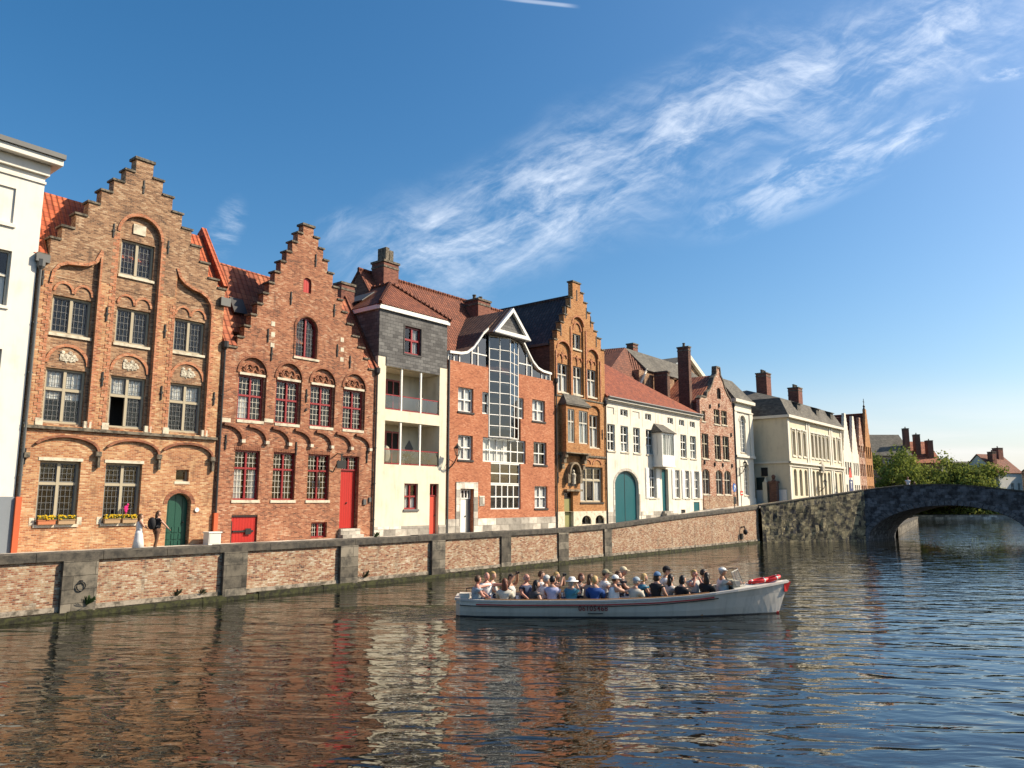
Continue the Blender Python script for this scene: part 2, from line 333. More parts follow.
M = dict(
 b1=brick('old_yellow_brick', [(0, (.21, .075, .033)), (.25, (.38, .142, .06)), (.5, (.48, .212, .09)), (.75, (.58, .325, .155)), (1, (.67, .48, .28))], (.50, .38, .25), sc=.9, stain=(.18, .09, .05)),
 b1hi=brick('weathered_buff_brick', [(0, (.09, .048, .03)), (.25, (.21, .105, .056)), (.5, (.33, .172, .09)), (.75, (.45, .27, .15)), (1, (.55, .40, .26))], (.35, .26, .175), sc=1.2, stain=(.10, .065, .045)),
 b1red=brick('orange_trim_brick', [(0, (.2, .065, .035)), (.3, (.40, .135, .06)), (.7, (.53, .2, .095)), (1, (.62, .34, .19))], (.42, .30, .2), big=.2),
 b2=brick('red_brown_brick', [(0, (.09, .032, .02)), (.25, (.25, .078, .037)), (.5, (.37, .125, .058)), (.75, (.47, .205, .105)), (1, (.57, .38, .25))], (.39, .27, .18), sc=.8, stain=(.11, .05, .034)),
 b2d=brick('dark_arch_brick', [(0, (.10, .035, .02)), (.4, (.26, .08, .04)), (1, (.42, .17, .085))], (.26, .17, .11)),
 b4=brick('new_orange_brick', [(0, (.25, .068, .03)), (.3, (.42, .13, .058)), (.7, (.52, .185, .086)), (1, (.60, .28, .16))], (.43, .23, .14), big=.22, nw=.8),
 b5=brick('ochre_brick', [(0, (.21, .085, .03)), (.3, (.40, .165, .054)), (.7, (.51, .235, .084)), (1, (.57, .32, .145))], (.38, .24, .13), big=.3),
 b7=brick('patchy_red_brick', [(0, (.12, .05, .035)), (.3, (.34, .12, .065)), (.55, (.48, .22, .13)), (.72, (.60, .42, .30)), (1, (.68, .56, .44))], (.5, .38, .28), big=.4, sc=1.0),
 bq=brick('quay_brick', [(0, (.075, .04, .03)), (.2, (.28, .095, .05)), (.42, (.37, .19, .105)), (.7, (.45, .32, .20)), (1, (.60, .51, .40))], (.40, .33, .24), sc=1.6, big=.5, bw=.2, bh=.062, nw=1.2, stain=(.12, .095, .07)),
 bch=brick('chimney_brick', [(0, (.09, .03, .025)), (.4, (.22, .075, .05)), (1, (.32, .13, .085))], (.2, .12, .09)),
 bside=brick('dark_side_brick', [(0, (.06, .03, .025)), (.5, (.16, .075, .05)), (1, (.25, .13, .09))], (.14, .10, .08)),
 white=plaster('white_render', (.72, .68, .60), (.40, .35, .28), .4),
 cream=plaster('cream_render', (.70, .63, .48), (.38, .31, .2), .55),
 cream6=plaster('pale_lime_render', (.72, .66, .55), (.36, .29, .2), .65),
 cream9=plaster('stone_render', (.66, .58, .42), (.34, .28, .18), .4),
 white8=plaster('white_painted_stone', (.70, .65, .54), (.42, .36, .27), .35),
 lime=stone('limestone', (.62, .55, .42), (.34, .29, .21), 3.0, .45, .7),
 plinth=stone('pale_plinth_stone', (.56, .51, .43), (.34, .30, .25), 2.0, .4, .7, (.9, .45)),
 grey=plain('grey_render', (.20, .22, .24), .8, var=.1),
 coping=stone('weathered_coping', (.20, .165, .12), (.055, .047, .035), 5.0, .38, .62),
 cap=stone('grey_cap_stone', (.095, .082, .064), (.034, .031, .027), 2.4, .38, .64),
 pil=stone('grey_ashlar', (.18, .155, .118), (.052, .047, .038), 1.6, .40, .66, (1.4, .45)),
 foot=stone('limed_footing', (.33, .28, .22), (.09, .075, .055), 2.6, .40, .6),
 moss=stone('wet_moss', (.045, .047, .014), (.014, .013, .007), 4.0, .4, .6),
 tr=tiles('orange_roof_tiles', [(0, (.2, .045, .02)), (.4, (.36, .078, .028)), (1, (.48, .13, .05))]),
 tr2=tiles('mottled_roof_tiles', [(0, (.09, .024, .013)), (.35, (.26, .068, .03)), (.7, (.36, .115, .05)), (1, (.45, .22, .12))], tw=.3, th=.36),
 tbr=tiles('brown_red_roof_tiles', [(0, (.08, .024, .013)), (.5, (.165, .048, .022)), (1, (.25, .084, .042))], tw=.24, th=.3),
 tdk=tiles('dark_brown_roof_tiles', [(0, (.055, .03, .022)), (.5, (.11, .055, .036)), (1, (.19, .10, .062))], tw=.3, th=.34),
 tbk=tiles('blackish_roof_tiles', [(0, (.028, .02, .022)), (.5, (.06, .037, .035)), (1, (.12, .075, .062))], tw=.3, th=.36),
 t6=tiles('smooth_orange_tiles', [(0, (.09, .019, .007)), (.45, (.22, .045, .014)), (1, (.33, .085, .028))], tw=.2, th=.22, bumpd=.025),
 slate=brick('slate_shingles', [(0, (.075, .072, .07)), (.5, (.135, .13, .125)), (1, (.2, .195, .185))], (.04, .04, .04), bw=.42, bh=.2, ms=.012),
 slater=brick('slate_roofing', [(0, (.085, .078, .066)), (.5, (.13, .118, .098)), (1, (.18, .165, .135))], (.06, .055, .05), bw=.35, bh=.18, big=.5),
 lead=plain('dark_iron', (.025, .024, .023), .55, .4),
 gut=plain('zinc_pipe', (.11, .11, .105), .5, .3),
 pipe=plain('dark_downpipe', (.035, .032, .03), .5),
 opipe=plain('orange_pipe_cover', (.52, .10, .03), .6),
 redp=plain('red_paint', (.27, .022, .024), .35),
 redd=boards('red_board_door', (.46, .022, .015), .155, .4),
 redd2=plain('vermilion_door', (.56, .065, .035), .4),
 greend=boards('green_board_door', (.014, .075, .05), .33, .4),
 teal=boards('teal_board_door', (.01, .105, .12), .2, .4),
 olive=plain('olive_door', (.25, .24, .095), .5),
 whitep=plain('white_paint', (.78, .76, .70), .4, var=.08),
 offw=plain('off_white_frame', (.56, .52, .43), .5),
 stoned=stone('grimy_console_stone', (.26, .20, .13), (.08, .06, .04), 3), stonew=plain('mullion_stone', (.42, .36, .25), .8),
 dframe=plain('grey_sash', (.13, .13, .125), .5),
 dkwood=plain('dark_frame', (.032, .026, .022), .5),
 bars=plain('lead_cames', (.13, .13, .125), .5),
 curt=plain('white_curtain', (.74, .72, .67), .9, var=.2, scale=3),
 blind=plain('grey_blind', (.36, .35, .32), .9),
 glass=glass('window_glass'),
 glassb=glass('tinted_window_glass', (.42, .46, .48), 1.8),
 relief=stone('carved_relief', (.66, .6, .47), (.22, .18, .13), 9.0, .42, .58),
 road=stone('cobbles', (.20, .18, .155), (.12, .11, .10), 3.0, .4, .6, (.22, .14)),
 soil=stone('ground_soil', (.12, .12, .07), (.07, .075, .04), .3, .4, .6),
 room_shade=plain('painted_room_shade', (.02, .018, .016), .9),  # near-black colour stands in for the shade inside the rooms
)
GLASS = M['glass']
BACK = {}
# ------------------------------------------------------------------ building kit (all numbers in metres along / inland / up)
def part(mb, name, m, par, smooth=False, label=None):
    o = mb.build(name, m, par, smooth=smooth)
    if label: o['label'] = label
    return o
def parts(mb, name, m, par):
    # every piece added to the builder becomes a part of its own
    ps = mb.pieces + [(len(mb.v), len(mb.f))]
    for (v0, f0), (v1, f1) in zip(ps, ps[1:]):
        q = MB(); q.v = mb.v[v0:v1]; q.f = [[i - v0 for i in f] for f in mb.f[f0:f1]]; q.mi = [0] * len(q.f); part(q, name, m, par)
def window(H, x0, x1, z0, z1, fm='offw', y=.16, fw_=.07, mull=(.5,), trans=(), grid=(0, 0), bw=.018, bm='bars', rise=0, sill='lime', sill_o=.07, curtain=None, mw=None, gl='glass', dark=True, label=None, sashes=None, tw=None, skip=None):
    mw = mw or fw_; tw = tw or mw; W_ = x1 - x0; HH = z1 - z0
    m = MB(); d0, d1 = y - .02, y + .07
    zs = z1 - rise
    m.box(x0, x0 + fw_, d0, d1, z0, zs); m.box(x1 - fw_, x1, d0, d1, z0, zs); m.box(x0 + fw_, x1 - fw_, d0, d1, z0, z0 + fw_)
    if rise: m.arc((x0 + x1) / 2, zs, W_ / 2 - fw_, rise - fw_, fw_, d0, d1)
    else: m.box(x0 + fw_, x1 - fw_, d0, d1, z1 - fw_, z1)
    xs = [x0 + fw_] + [x0 + W_ * q for q in mull] + [x1 - fw_]; zz = [z0 + fw_] + [z0 + HH * q for q in trans] + [z1 - fw_]
    for q in mull: m.box(x0 + W_ * q - mw / 2, x0 + W_ * q + mw / 2, d0 - .012, d1 - .005, z0 + fw_, z1 - fw_)
    for q in trans: m.box(x0 + fw_, x1 - fw_, d0 - .006, d1 - .003, z0 + HH * q - tw / 2, z0 + HH * q + tw / 2)
    w = part(m, 'window', M[fm], H, label=label)
    if sashes:
        q = MB(); sw = .045
        for i in range(len(xs) - 1):
            a = xs[i] + (mw / 2 if i else 0); b = xs[i + 1] - (mw / 2 if i < len(xs) - 2 else 0)
            for j in range(len(zz) - 1):
                c = zz[j] + (tw / 2 if j else 0); d = zz[j + 1] - (tw / 2 if j < len(zz) - 2 else 0)
                if skip == (i, j):
                    for (u0, u1, v0, v1) in ((0, .6, c, c + sw), (0, .6, d - sw, d), (0, sw, c, d), (.6 - sw, .6, c, d), (0, .6, (c + d) / 2 - .02, (c + d) / 2 + .02)): q.box(a + .03, a + .06, y + .05 + u0, y + .05 + u1, v0, v1)
                    continue
                q.box(a, a + sw, y + .015, y + .05, c, d); q.box(b - sw, b, y + .015, y + .05, c, d); q.box(a + sw, b - sw, y + .015, y + .05, c, c + sw); q.box(a + sw, b - sw, y + .015, y + .05, d - sw, d)
        part(q, 'sash', M[sashes], w)
    if grid != (0, 0):
        q = MB(); xm = (x0 + x1) / 2
        for i in range(len(xs) - 1):
            for j in range(len(zz) - 1):
                if skip == (i, j): continue
                nz = grid[1] if isinstance(grid[1], int) else grid[1][j]
                for k in range(1, grid[0]):
                    x = xs[i] + (xs[i + 1] - xs[i]) * k / grid[0]; zt = zz[j + 1]
                    if rise and j == len(zz) - 2: zt = zs + (rise - fw_) * math.sqrt(max(0, 1 - (2 * (x - x0) / W_ - 1) ** 2))
                    q.box(x - bw / 2, x + bw / 2, y + .024, y + .044, zz[j], zt)
                for k in range(1, nz):
                    z = zz[j] + (zz[j + 1] - zz[j]) * k / nz; h = 1 if z < zs else math.sqrt(max(0, 1 - ((z - zs) / rise) ** 2)); hw_ = (W_ / 2 - fw_) * h
                    q.box(max(xs[i], xm - hw_), min(xs[i + 1], xm + hw_), y + .027, y + .041, z - bw / 2, z + bw / 2)
        part(q, 'glazing_bar', M[bm], w)
    p = MB(); yy = y + .052
    lp = archloop(x0 + .01, x1 - .01, z0, zs, rise) if rise else rect(x0 + .01, x1 - .01, z0 + .01, z1 - .01)
    if skip:
        for i in range(len(xs) - 1):
            for j in range(len(zz) - 1):
                if skip != (i, j): p.add([(a, yy, b) for a, b in rect(xs[i], xs[i + 1], zz[j], zz[j + 1])], [(0, 1, 2, 3)])
    else: p.add([(a, yy, b) for a, b in lp], [tuple(range(len(lp)))])
    part(p, 'pane', M[gl], w)
    if curtain:
        q = MB(); n = 14
        for (fa, fb, za, zb, cm) in curtain:
            a, b = x0 + W_ * fa, x0 + W_ * fb; vs = []
            for i in range(n + 1):
                x = a + (b - a) * i / n; yk = y + .10 + .025 * math.sin(i * 2.4); vs += [(x, yk, z0 + HH * za), (x, yk, z0 + HH * zb)]
            q.add(vs, [(2 * i, 2 * i + 2, 2 * i + 3, 2 * i + 1) for i in range(n)])
        part(q, 'curtain', M[curtain[0][4]], w)
    if sill:
        q = MB(); q.box(x0 - .06, x1 + .06, -sill_o, y + .03, z0 - .12, z0 - .003); part(q, 'sill', M[sill], w)
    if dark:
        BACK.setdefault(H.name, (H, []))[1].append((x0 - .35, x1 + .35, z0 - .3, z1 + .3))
    return w
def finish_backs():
    # room darkness painted on near-black boards a metre or so behind each window
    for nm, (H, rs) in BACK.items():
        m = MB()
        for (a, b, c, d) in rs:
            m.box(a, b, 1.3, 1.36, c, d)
        part(m, 'room_shade_board', M['room_shade'], H)
def stepped(left, right, xl, xr, z0, zl, zr):
    """outline of a stepped gable; left / right = [(edge, top)...] from the eaves to the apex"""
    pts = [(xl, z0), (xr, z0), (xr, zr)]; cur = zr
    for (x, z) in right: pts += [(x, cur), (x, z)]; cur = z
    pl_ = []; cur = zl
    for (x, z) in left: pl_ += [(x, cur), (x, z)]; cur = z
    return pts + list(reversed(pl_)) + [(xl, zl)]
def step_copings(H, left, right, xl, xr, zl, zr, y1, t=.09, o=.07, m='coping'):
    c = MB(); L = [(xl, zl)] + left; Q = [(xr, zr)] + right
    for i in range(len(L)):
        nx = L[i + 1][0] if i + 1 < len(L) else None
        if nx: c.box(L[i][0] - o, nx - .004, -o, y1 + o, L[i][1] + .002, L[i][1] + t)
    for i in range(len(Q)):
        nx = Q[i + 1][0] if i + 1 < len(Q) else None
        if nx: c.box(nx + .004, Q[i][0] + o, -o, y1 + o, Q[i][1] + .002, Q[i][1] + t)
    c.box(left[-1][0] - o, right[-1][0] + o, -o, y1 + o, left[-1][1] + .002, left[-1][1] + t + .03)
    parts(c, 'coping', M[m], H)
def anchors(H, pts, h=.62, m='lead'):
    for (x, z) in pts:
        a = MB(); a.box(x - .028, x + .028, -.05, -.002, z - h / 2, z + h / 2); a.box(x - .05, x + .05, -.065, -.05, z - .05, z + .05); part(a, 'wall_anchor', M[m], H)
def shell(H, x0, x1, y0, y1, z0, z1, m, sides='lrb', t=.3, name='wall'):
    b = MB()
    if 'l' in sides: b.box(x0, x0 + t, y0, y1, z0, z1)
    if 'r' in sides: b.box(x1 - t, x1, y0, y1, z0, z1)
    if 'b' in sides: b.box(x0 + t, x1 - t, y1 - t, y1, z0, z1)
    return part(b, name, M[m], H)
def roof(H, m, *polys, t=.14, name='roof', label=None):
    b = MB()
    for p in polys: b.slab(p, t)
    return part(b, name, M[m], H, label=label)
def chimney(H, x0, x1, y0, y1, z0, z1, m='bch', pots=1, cap=True, flue=None):
    c = MB(); c.box(x0, x1, y0, y1, z0, z1); ch = part(c, 'chimney', M[m], H)
    k = MB(); k.box(x0 - .07, x1 + .07, y0 - .07, y1 + .07, z1 + .002, z1 + .14); k.box(x0 - .03, x1 + .03, y0 - .03, y1 + .03, z1 - .35, z1 - .22); part(k, 'chimney_cap', M['coping'], ch)
    if flue: 
        f = MB()
        for q in range(2): xx = x0 + (x1 - x0) * (.24 + .28 * q); f.box(xx, xx + (x1 - x0) * .24, y0 + .2, y1 - .2, z1 + .14, z1 + flue - .15 * q)
        part(f, 'chimney_flue', M['coping'], ch)
    elif pots:
        f = MB()
        for q in range(pots): f.lathe((x0 + (x1 - x0) * (q + .5) / pots, (y0 + y1) / 2, z1 + .14), [(.14, 0), (.12, .3), (.15, .32), (.15, .4), (.1, .4)], 10)
        part(f, 'chimney_pot', M['coping'], ch)
    return ch
def downpipe(H, x, z0, z1, y=-.09, zsplit=None, hop=True, m='pipe', low='opipe'):
    p = MB(); p.tube([(x, y, zsplit or z0), (x, y, z1)], .055, 8)
    if hop: p.lathe((x, y, z1), [(.07, 0), (.16, .12), (.17, .4), (.12, .4)], 8)
    for k in range(int((z1 - z0) / 2)): p.box(x - .08, x + .08, y - .02, -.002, z0 + 1 + 2 * k, z0 + 1.05 + 2 * k)
    d = part(p, 'downpipe', M[m], H)
    if zsplit:
        q = MB(); q.box(x - .1, x + .1, y - .07, -.004, z0, zsplit - .003); part(q, 'pipe_cover', M[low], d)
def door_panel(H, loop, y, m, knob=None, label=None, t=.06):
    d = MB(); d.sheet(loop, [], y, y + t); o = part(d, 'door', M[m], H, label=label)
    if knob: k = MB(); k.ball((knob[0], y - .04, knob[1]), .045); part(k, 'handle', M['lead'], o)
    return o
ZB = 1.4       # foundations start below the street
# ------------------------------------------------------------------ house 0: tall white building cut by the left edge
H = root('white_townhouse', 11.1, 0, 1.8, 'tall white rendered town house with grey base and moulded cornice at the left edge', 'house')
wins = [(8.55, 10.2, 11.3, 13.5), (8.55, 10.2, 6.9, 9.6), (4.9, 6.6, 11.3, 13.5), (4.9, 6.6, 6.9, 9.6)]
m = MB(); m.sheet(rect(-8, 11.1, 4.0, 16.9), [rect(*w) for w in wins] + [rect(8.4, 10.12, 14.6, 16.05)], 0, .3)
m.box(8.4, 10.12, .07, .3, 14.6, 16.05); m.box(-8, 11.1, 12, 12.3, 1, 16.9); m.box(10.8, 11.1, .3, 12, 1, 16.9); part(m, 'wall', M['white'], H)
m = MB(); m.box(-8, 11.13, -.04, .3, 1.2, 3.997); part(m, 'plinth', M['grey'], H)
m = MB(); m.box(-8, 11.14, -.06, .32, 16.55, 16.65); m.box(-8, 11.22, -.14, .4, 16.9, 17.36); m.box(-8, 11.55, -.5, 12.4, 17.36, 17.62); part(m, 'cornice', M['white'], H)
m = MB(); m.box(-8, 11.6, -.6, 12.5, 17.62, 17.82); part(m, 'roof_edge', M['gut'], H)
m = MB(); m.box(8.3, 10.22, -.08, 0, 14.45, 14.595); part(m, 'panel_sill', M['white'], H)
for w in wins: window(H, *w, fm='offw', trans=(.55,), sill='white', curtain=[(.05, .95, .0, .6, 'curt')])

# ------------------------------------------------------------------ house 1: big buff brick step gable
H = root('stepped_gable_house', 15, 0, 1.8, 'largest buff brick step-gabled house with green arched door and yellow flower boxes', 'house', 'step-gabled brick houses')
XL, XR, ZE = 11.15, 19.27, 13.62
left = [(11.52, 14.4), (11.9, 15.0), (12.38, 15.68), (12.83, 16.34), (13.3, 17.02), (13.77, 17.65), (14.24, 18.28), (14.65, 18.95)]
right = [(18.86, 14.28), (18.35, 14.96), (17.88, 15.66), (17.4, 16.36), (16.9, 17.0), (16.4, 17.65), (15.9, 18.28), (15.42, 18.95)]
N_L = archloop(11.72, 13.45, 6.83, 10.6, 0); 
nl = [(11.72, 6.83), (13.5, 6.83), (13.5, 13.95), (13.3, 13.72), (13.0, 13.55), (12.6, 13.5), (12.2, 13.45), (11.95, 13.3), (11.78, 13.05), (11.72, 12.7)]
nr = [(16.88, 6.83), (18.62, 6.83), (18.62, 12.7), (18.55, 13.05), (18.35, 13.3), (18.05, 13.5), (17.6, 13.58), (17.25, 13.72), (17.03, 13.95), (16.88, 14.2)]
nc = archloop(14.2, 16.0, 6.83, 15.45, .9)
low = [rect(11.88, 13.4, 2.93, 5.42), rect(14.38, 15.9, 2.93, 5.42), rect(17.43, 18.03, 4.72, 5.24), archloop(17.12, 18.22, 1.2, 3.72, .46)]
m = MB(); m.sheet(stepped(left, right, XL, XR, ZB, ZE, 13.9), [nl, nc, nr] + low, 0, .15, back=False)
W1 = [(11.84, 13.36, 6.93, 9.15), (14.36, 15.86, 6.93, 9.15), (16.96, 18.5, 6.93, 9.15)]
W2 = [(11.84, 13.36, 10.58, 12.15), (14.38, 15.84, 10.58, 12.15), (16.96, 18.44, 10.6, 12.15)]
W3 = [(14.35, 15.82, 13.6, 15.2)]
part(m, 'wall', M['b1'], H)
# recessed bay fields behind the outer skin
m = MB(); inner = []
for q in low: inner.append([(a + (0.006 if a < (q[0][0] + q[1][0]) / 2 else -.006), b) for a, b in q])
m.sheet(stepped([(a + .01, b - .01) for a, b in left], [(a - .01, b - .01) for a, b in right], XL + .01, XR - .01, ZB, ZE - .01, 13.89), [rect(*w) for w in W1 + W2 + W3] + low, .152, .5)
part(m, 'bay_field', M['b1hi'], H)
# gable top in the paler, weathered brick: a thin outer skin
m = MB()
tops = [(x, z) for x, z in left if z > 14.9]; topr = [(x, z) for x, z in right if z > 14.9]
m.sheet(stepped(left, right, XL + .02, XR - .02, 13.05, ZE, 13.9), [[p for p in archloop(14.15, 16.05, 13.06, 15.45, .95)],
        [(11.66, 13.06), (13.56, 13.06), (13.56, 14.02), (13.3, 13.8), (13.0, 13.62), (12.6, 13.57), (12.2, 13.53), (11.9, 13.4)],
        [(16.82, 13.06), (18.7, 13.06), (18.6, 13.2), (18.4, 13.38), (18.05, 13.57), (17.6, 13.65), (17.3, 13.8), (17.08, 14.02), (16.82, 14.3)]], -.014, -.002, back=False)
part(m, 'gable_face', M['b1hi'], H)
# red arched trims and toothed edges
t = MB()
t.arc(15.1, 15.45, .9, .9, .13, -.05, .02)
for (a, b) in ((11.6, 13.5), (14.08, 16.0), (16.76, 18.62)):
    for xa in (a, b):
        z = 6.95; k = 0
        while z < (12.6 if a != 14.08 else 15.3):
            w_ = .13 if k % 2 else .26
            t.box(xa + (.12 - w_ if xa == a else 0), xa + (.12 if xa == a else w_), -.018, -.0, z, z + .14); z += .15; k += 1
for (x0, x1, z0, z1) in W1: t.arc((x0 + x1) / 2, z1 + .2, .72, .72, .12, .10, .155)
for (x0, x1, z0, z1) in W2:
    for q in (.25, .75): t.arc(x0 + (x1 - x0) * q, z1 + .16, .31, .36, .09, .10, .155)
def band(mb, pts, w, y0, y1):
    for i in range(len(pts) - 1):
        a, b = Vector(pts[i]), Vector(pts[i + 1]); d = (b - a).normalized(); n = Vector((-d.y, d.x)) * w / 2
        c = [a - n - d * .02, b - n + d * .02, b + n + d * .02, a + n - d * .02]
        mb.add([(p.x, y0, p.y) for p in c] + [(p.x, y1, p.y) for p in c], [(0, 1, 2, 3), (7, 6, 5, 4), (0, 4, 5, 1), (1, 5, 6, 2), (2, 6, 7, 3), (3, 7, 4, 0)])
band(t, [(11.66, 12.6), (11.72, 13.05), (11.9, 13.36), (12.2, 13.52), (12.6, 13.57), (13.0, 13.64), (13.3, 13.83), (13.52, 14.35)], .12, -.06, .0)
band(t, [(18.68, 12.6), (18.62, 13.05), (18.4, 13.36), (18.05, 13.56), (17.6, 13.65), (17.25, 13.82), (17.0, 14.05), (16.86, 14.4)], .12, -.06, .0)
band(t, [(13.53, 6.85), (13.53, 14.3)], .08, -.05, .0); band(t, [(16.07, 6.85), (16.07, 15.4)], .08, -.05, .0); band(t, [(18.67, 6.85), (18.67, 12.6)], .08, -.05, .0)
part(t, 'brick_trim', M['b1red'], H)
t = MB()
for (xa, xb, pk) in ((11.6, 13.98, 0), (14.3, 16.52, 0), (16.7, 19.05, 0)):
    t.arc((xa + xb) / 2, 5.85, (xb - xa) / 2 - .02, .52, .10, -.13, -.0, R(0), R(158), 16)
parts(t, 'hood_mould', M['b2d'], H)
t = MB()
for x in (13.98, 16.53, 19.05):
    t.box(x - .1, x + .12, -.2, -.001, 5.66, 5.86); t.box(x + .0, x + .1, -.16, -.001, 5.2, 5.66)
t.box(11.25, 11.45, -.18, -.001, 5.5, 5.7)
parts(t, 'corbel', M['coping'], H)
t = MB(); t.box(11.16, 19.27, -.13, -.016, 6.66, 6.78); part(t, 'string_course', M['coping'], H)
for (x0, x1, z0, z1) in W1:                                   # carved tympanum reliefs and bottom stones
    t = MB(); xc = (x0 + x1) / 2
    for k in range(16):
        a = k * 2.399; rr = .09 + .02 * k; t.ball((xc + math.cos(a) * rr * 1.0, .15, z1 + .5 + math.sin(a) * rr * .55), .05 + .025 * ((k * 7) % 3), (1, .5, 1), 6, 4)
    t.box(xc - .3, xc + .3, .12, .155, z1 + .33, z1 + .62); part(t, 'relief', M['relief'], H)
t = MB()
for (x0, x1, z0, z1) in W1: t.box(x0 - .28, x0 - .005, -.03, .12, 6.8, 7.08); t.box(x1 + .005, x1 + .3, -.03, .12, 6.8, 7.08)
for (x0, x1, z0, z1) in [(11.88, 13.4, 2.93, 5.42), (14.38, 15.9, 2.93, 5.42)]:
    t.box(x0 - .06, x1 + .06, -.025, .1, 5.425, 5.55)
    for xx in (x0 - .2, x1 + .02): t.box(xx, xx + .18, -.012, .1, 2.9, 3.2)
t.box(14.8, 15.35, .10, .16, 15.55, 16.0); parts(t, 'stone_dressing', M['lime'], H)
k1 = dict(fm='stonew', fw_=.085, mw=.11, y=.29, sashes='dframe')
for i, w in enumerate(W1): window(H, *w, trans=(.62,), grid=(4, (6, 3)), curtain=[(.02, .98, .62, 1, 'curt'), (.05, .95, .45, .6, 'blind')] if i == 0 else [(.02, .98, .62, 1, 'curt')], sill=None, skip=(0, 0) if i == 1 else None, **k1)
for w in W2: window(H, *w, grid=(4, 5), sill='lime', sill_o=-.08, **k1)
for w in W3: window(H, *w, grid=(4, 5), sill='lime', sill_o=-.08, **k1)
for w in [(11.88, 13.4, 2.93, 5.42), (14.38, 15.9, 2.93, 5.42)]: window(H, *w, trans=(.64,), grid=(4, (6, 4)), sill='lime', sill_o=.05, fm='stonew', fw_=.085, mw=.11, y=.2, sashes='dframe')
window(H, 17.43, 18.03, 4.72, 5.24, fm='stonew', mull=(), y=.2, sill_o=.02)
d = door_panel(H, archloop(17.14, 18.2, 1.7, 3.72, .44), .28, 'greend', (18.02, 2.9))
t = MB()
for r_ in range(3): 
    for c_ in range(3): x = 17.2 + c_ * .33; z = 1.86 + r_ * .3; t.box(x, x + .27, .255, .282, z, z + .24)
part(t, 'door_panel', M['greend'], d)
t = MB(); t.arc(17.67, 3.72, .56, .48, .17, -.02, .14); part(t, 'door_arch', M['b2d'], H)
anchors(H, [(13.92, 15.4), (16.35, 15.3), (13.92, 11.7), (16.47, 11.4), (13.95, 8.9), (16.5, 8.6), (15.05, 17.75), (11.35, 12.7), (11.32, 5.55), (19.02, 8.6)])
step_copings(H, left, right, XL, XR, ZE, 13.9, .5)
shell(H, XL, XR, .502, 9.0, ZB, 13.3, 'b1')
roof(H, 'tr', [(10.95, .52, 14.45), (19.3, .52, 14.45), (19.3, 2.3, 17.1), (10.95, 2.3, 17.1)], [(10.95, 2.3, 17.1), (19.3, 2.3, 17.1), (19.3, 9.2, 13), (10.95, 9.2, 13)], [(10.95, -.02, 13.645), (11.48, -.02, 13.645), (11.48, .52, 14.45), (10.95, .52, 14.45)], [(18.9, -.02, 13.645 + .3), (19.3, -.02, 13.645 + .3), (19.3, .52, 14.45), (18.9, .52, 14.45)])
roof(H, 'tr', [(15.03, .45, 18.1), (15.03, 3.2, 18.0), (11.5, .45, 14.0), (11.5, .5, 14.0)][:3], [(15.03, .45, 18.1), (15.03, 3.2, 18.0), (18.6, .45, 14.0)], name='gable_roof')
t = MB(); t.slab([(19.15, -.1, 14.1), (19.4, -.1, 14.1), (19.4, 2.35, 17.6), (19.15, 2.35, 17.6)], .5); part(t, 'fire_wall', M['tr'], H)
t = MB(); t.box(11.0, 11.5, -.2, .1, 13.3, 13.62); t.box(19.0, 19.5, -.2, .1, 13.1, 13.5); parts(t, 'gutter_box', M['gut'], H)
downpipe(H, 11.22, 1.8, 13.0, zsplit=4.0, m='gut'); 
t = MB(); t.lathe((0, 0, 0), [(.1, 0), (.1, .06)], 14)
t.v = [Vector((18.5 + v.x, -v.z, 3.45 + v.y)) for v in t.v]; part(t, 'house_plate', M['whitep'], H)

# ------------------------------------------------------------------ house 2: red step gable with red windows
H = root('stepped_gable_house', 24, 0, 1.8, 'red brick step-gabled house with red window frames and red board doors', 'house', 'step-gabled brick houses')
XL, XR = 19.30, 29.02
left = [(20.08, 11.73), (20.42, 12.34), (20.75, 12.97), (21.07, 13.6), (21.38, 14.2), (21.68, 14.82), (21.98, 15.46), (22.3, 16.1), (22.62, 16.72), (22.94, 17.34), (23.26, 17.92), (23.58, 18.45)]
right = [(28.3, 11.8), (27.95, 12.38), (27.5, 12.96), (27.05, 13.58), (26.65, 14.2), (26.3, 14.84), (25.98, 15.48), (25.62, 16.2), (25.25, 16.84), (24.92, 17.42), (24.58, 17.95), (24.24, 18.45)]
U = [(20.32, 21.7), (22.43, 23.8), (24.52, 25.96), (26.68, 28.07)]; G_ = [(20.28, 21.64), (22.4, 23.72), (24.48, 25.86)]
niches = [archloop(a - .1, b + .1, 7.62, 10.05, .82) for a, b in U]
low = [rect(a, b, 3.9, 6.27) for a, b in G_] + [rect(26.63, 27.88, 1.2, 6.28), rect(20.28, 21.67, 1.2, 3.18), rect(24.83, 25.83, 1.97, 2.76)]
cen = archloop(23.43, 24.72, 11.3, 12.85, .62); sh = archloop(23.74, 24.24, 14.8, 15.4, .22)
m = MB(); m.sheet(stepped(left, right, XL, XR, ZB, 11.17, 11.24), niches + low + [cen, sh], 0, .1, back=False); part(m, 'wall', M['b2'], H)
m = MB(); m.sheet(stepped([(a + .01, b - .01) for a, b in left], [(a - .01, b - .01) for a, b in right], XL + .01, XR - .01, ZB, 11.16, 11.23), [rect(a, b, 7.75, 9.94) for a, b in U] + low + [cen, sh], .102, .45); part(m, 'bay_field', M['b2'], H)
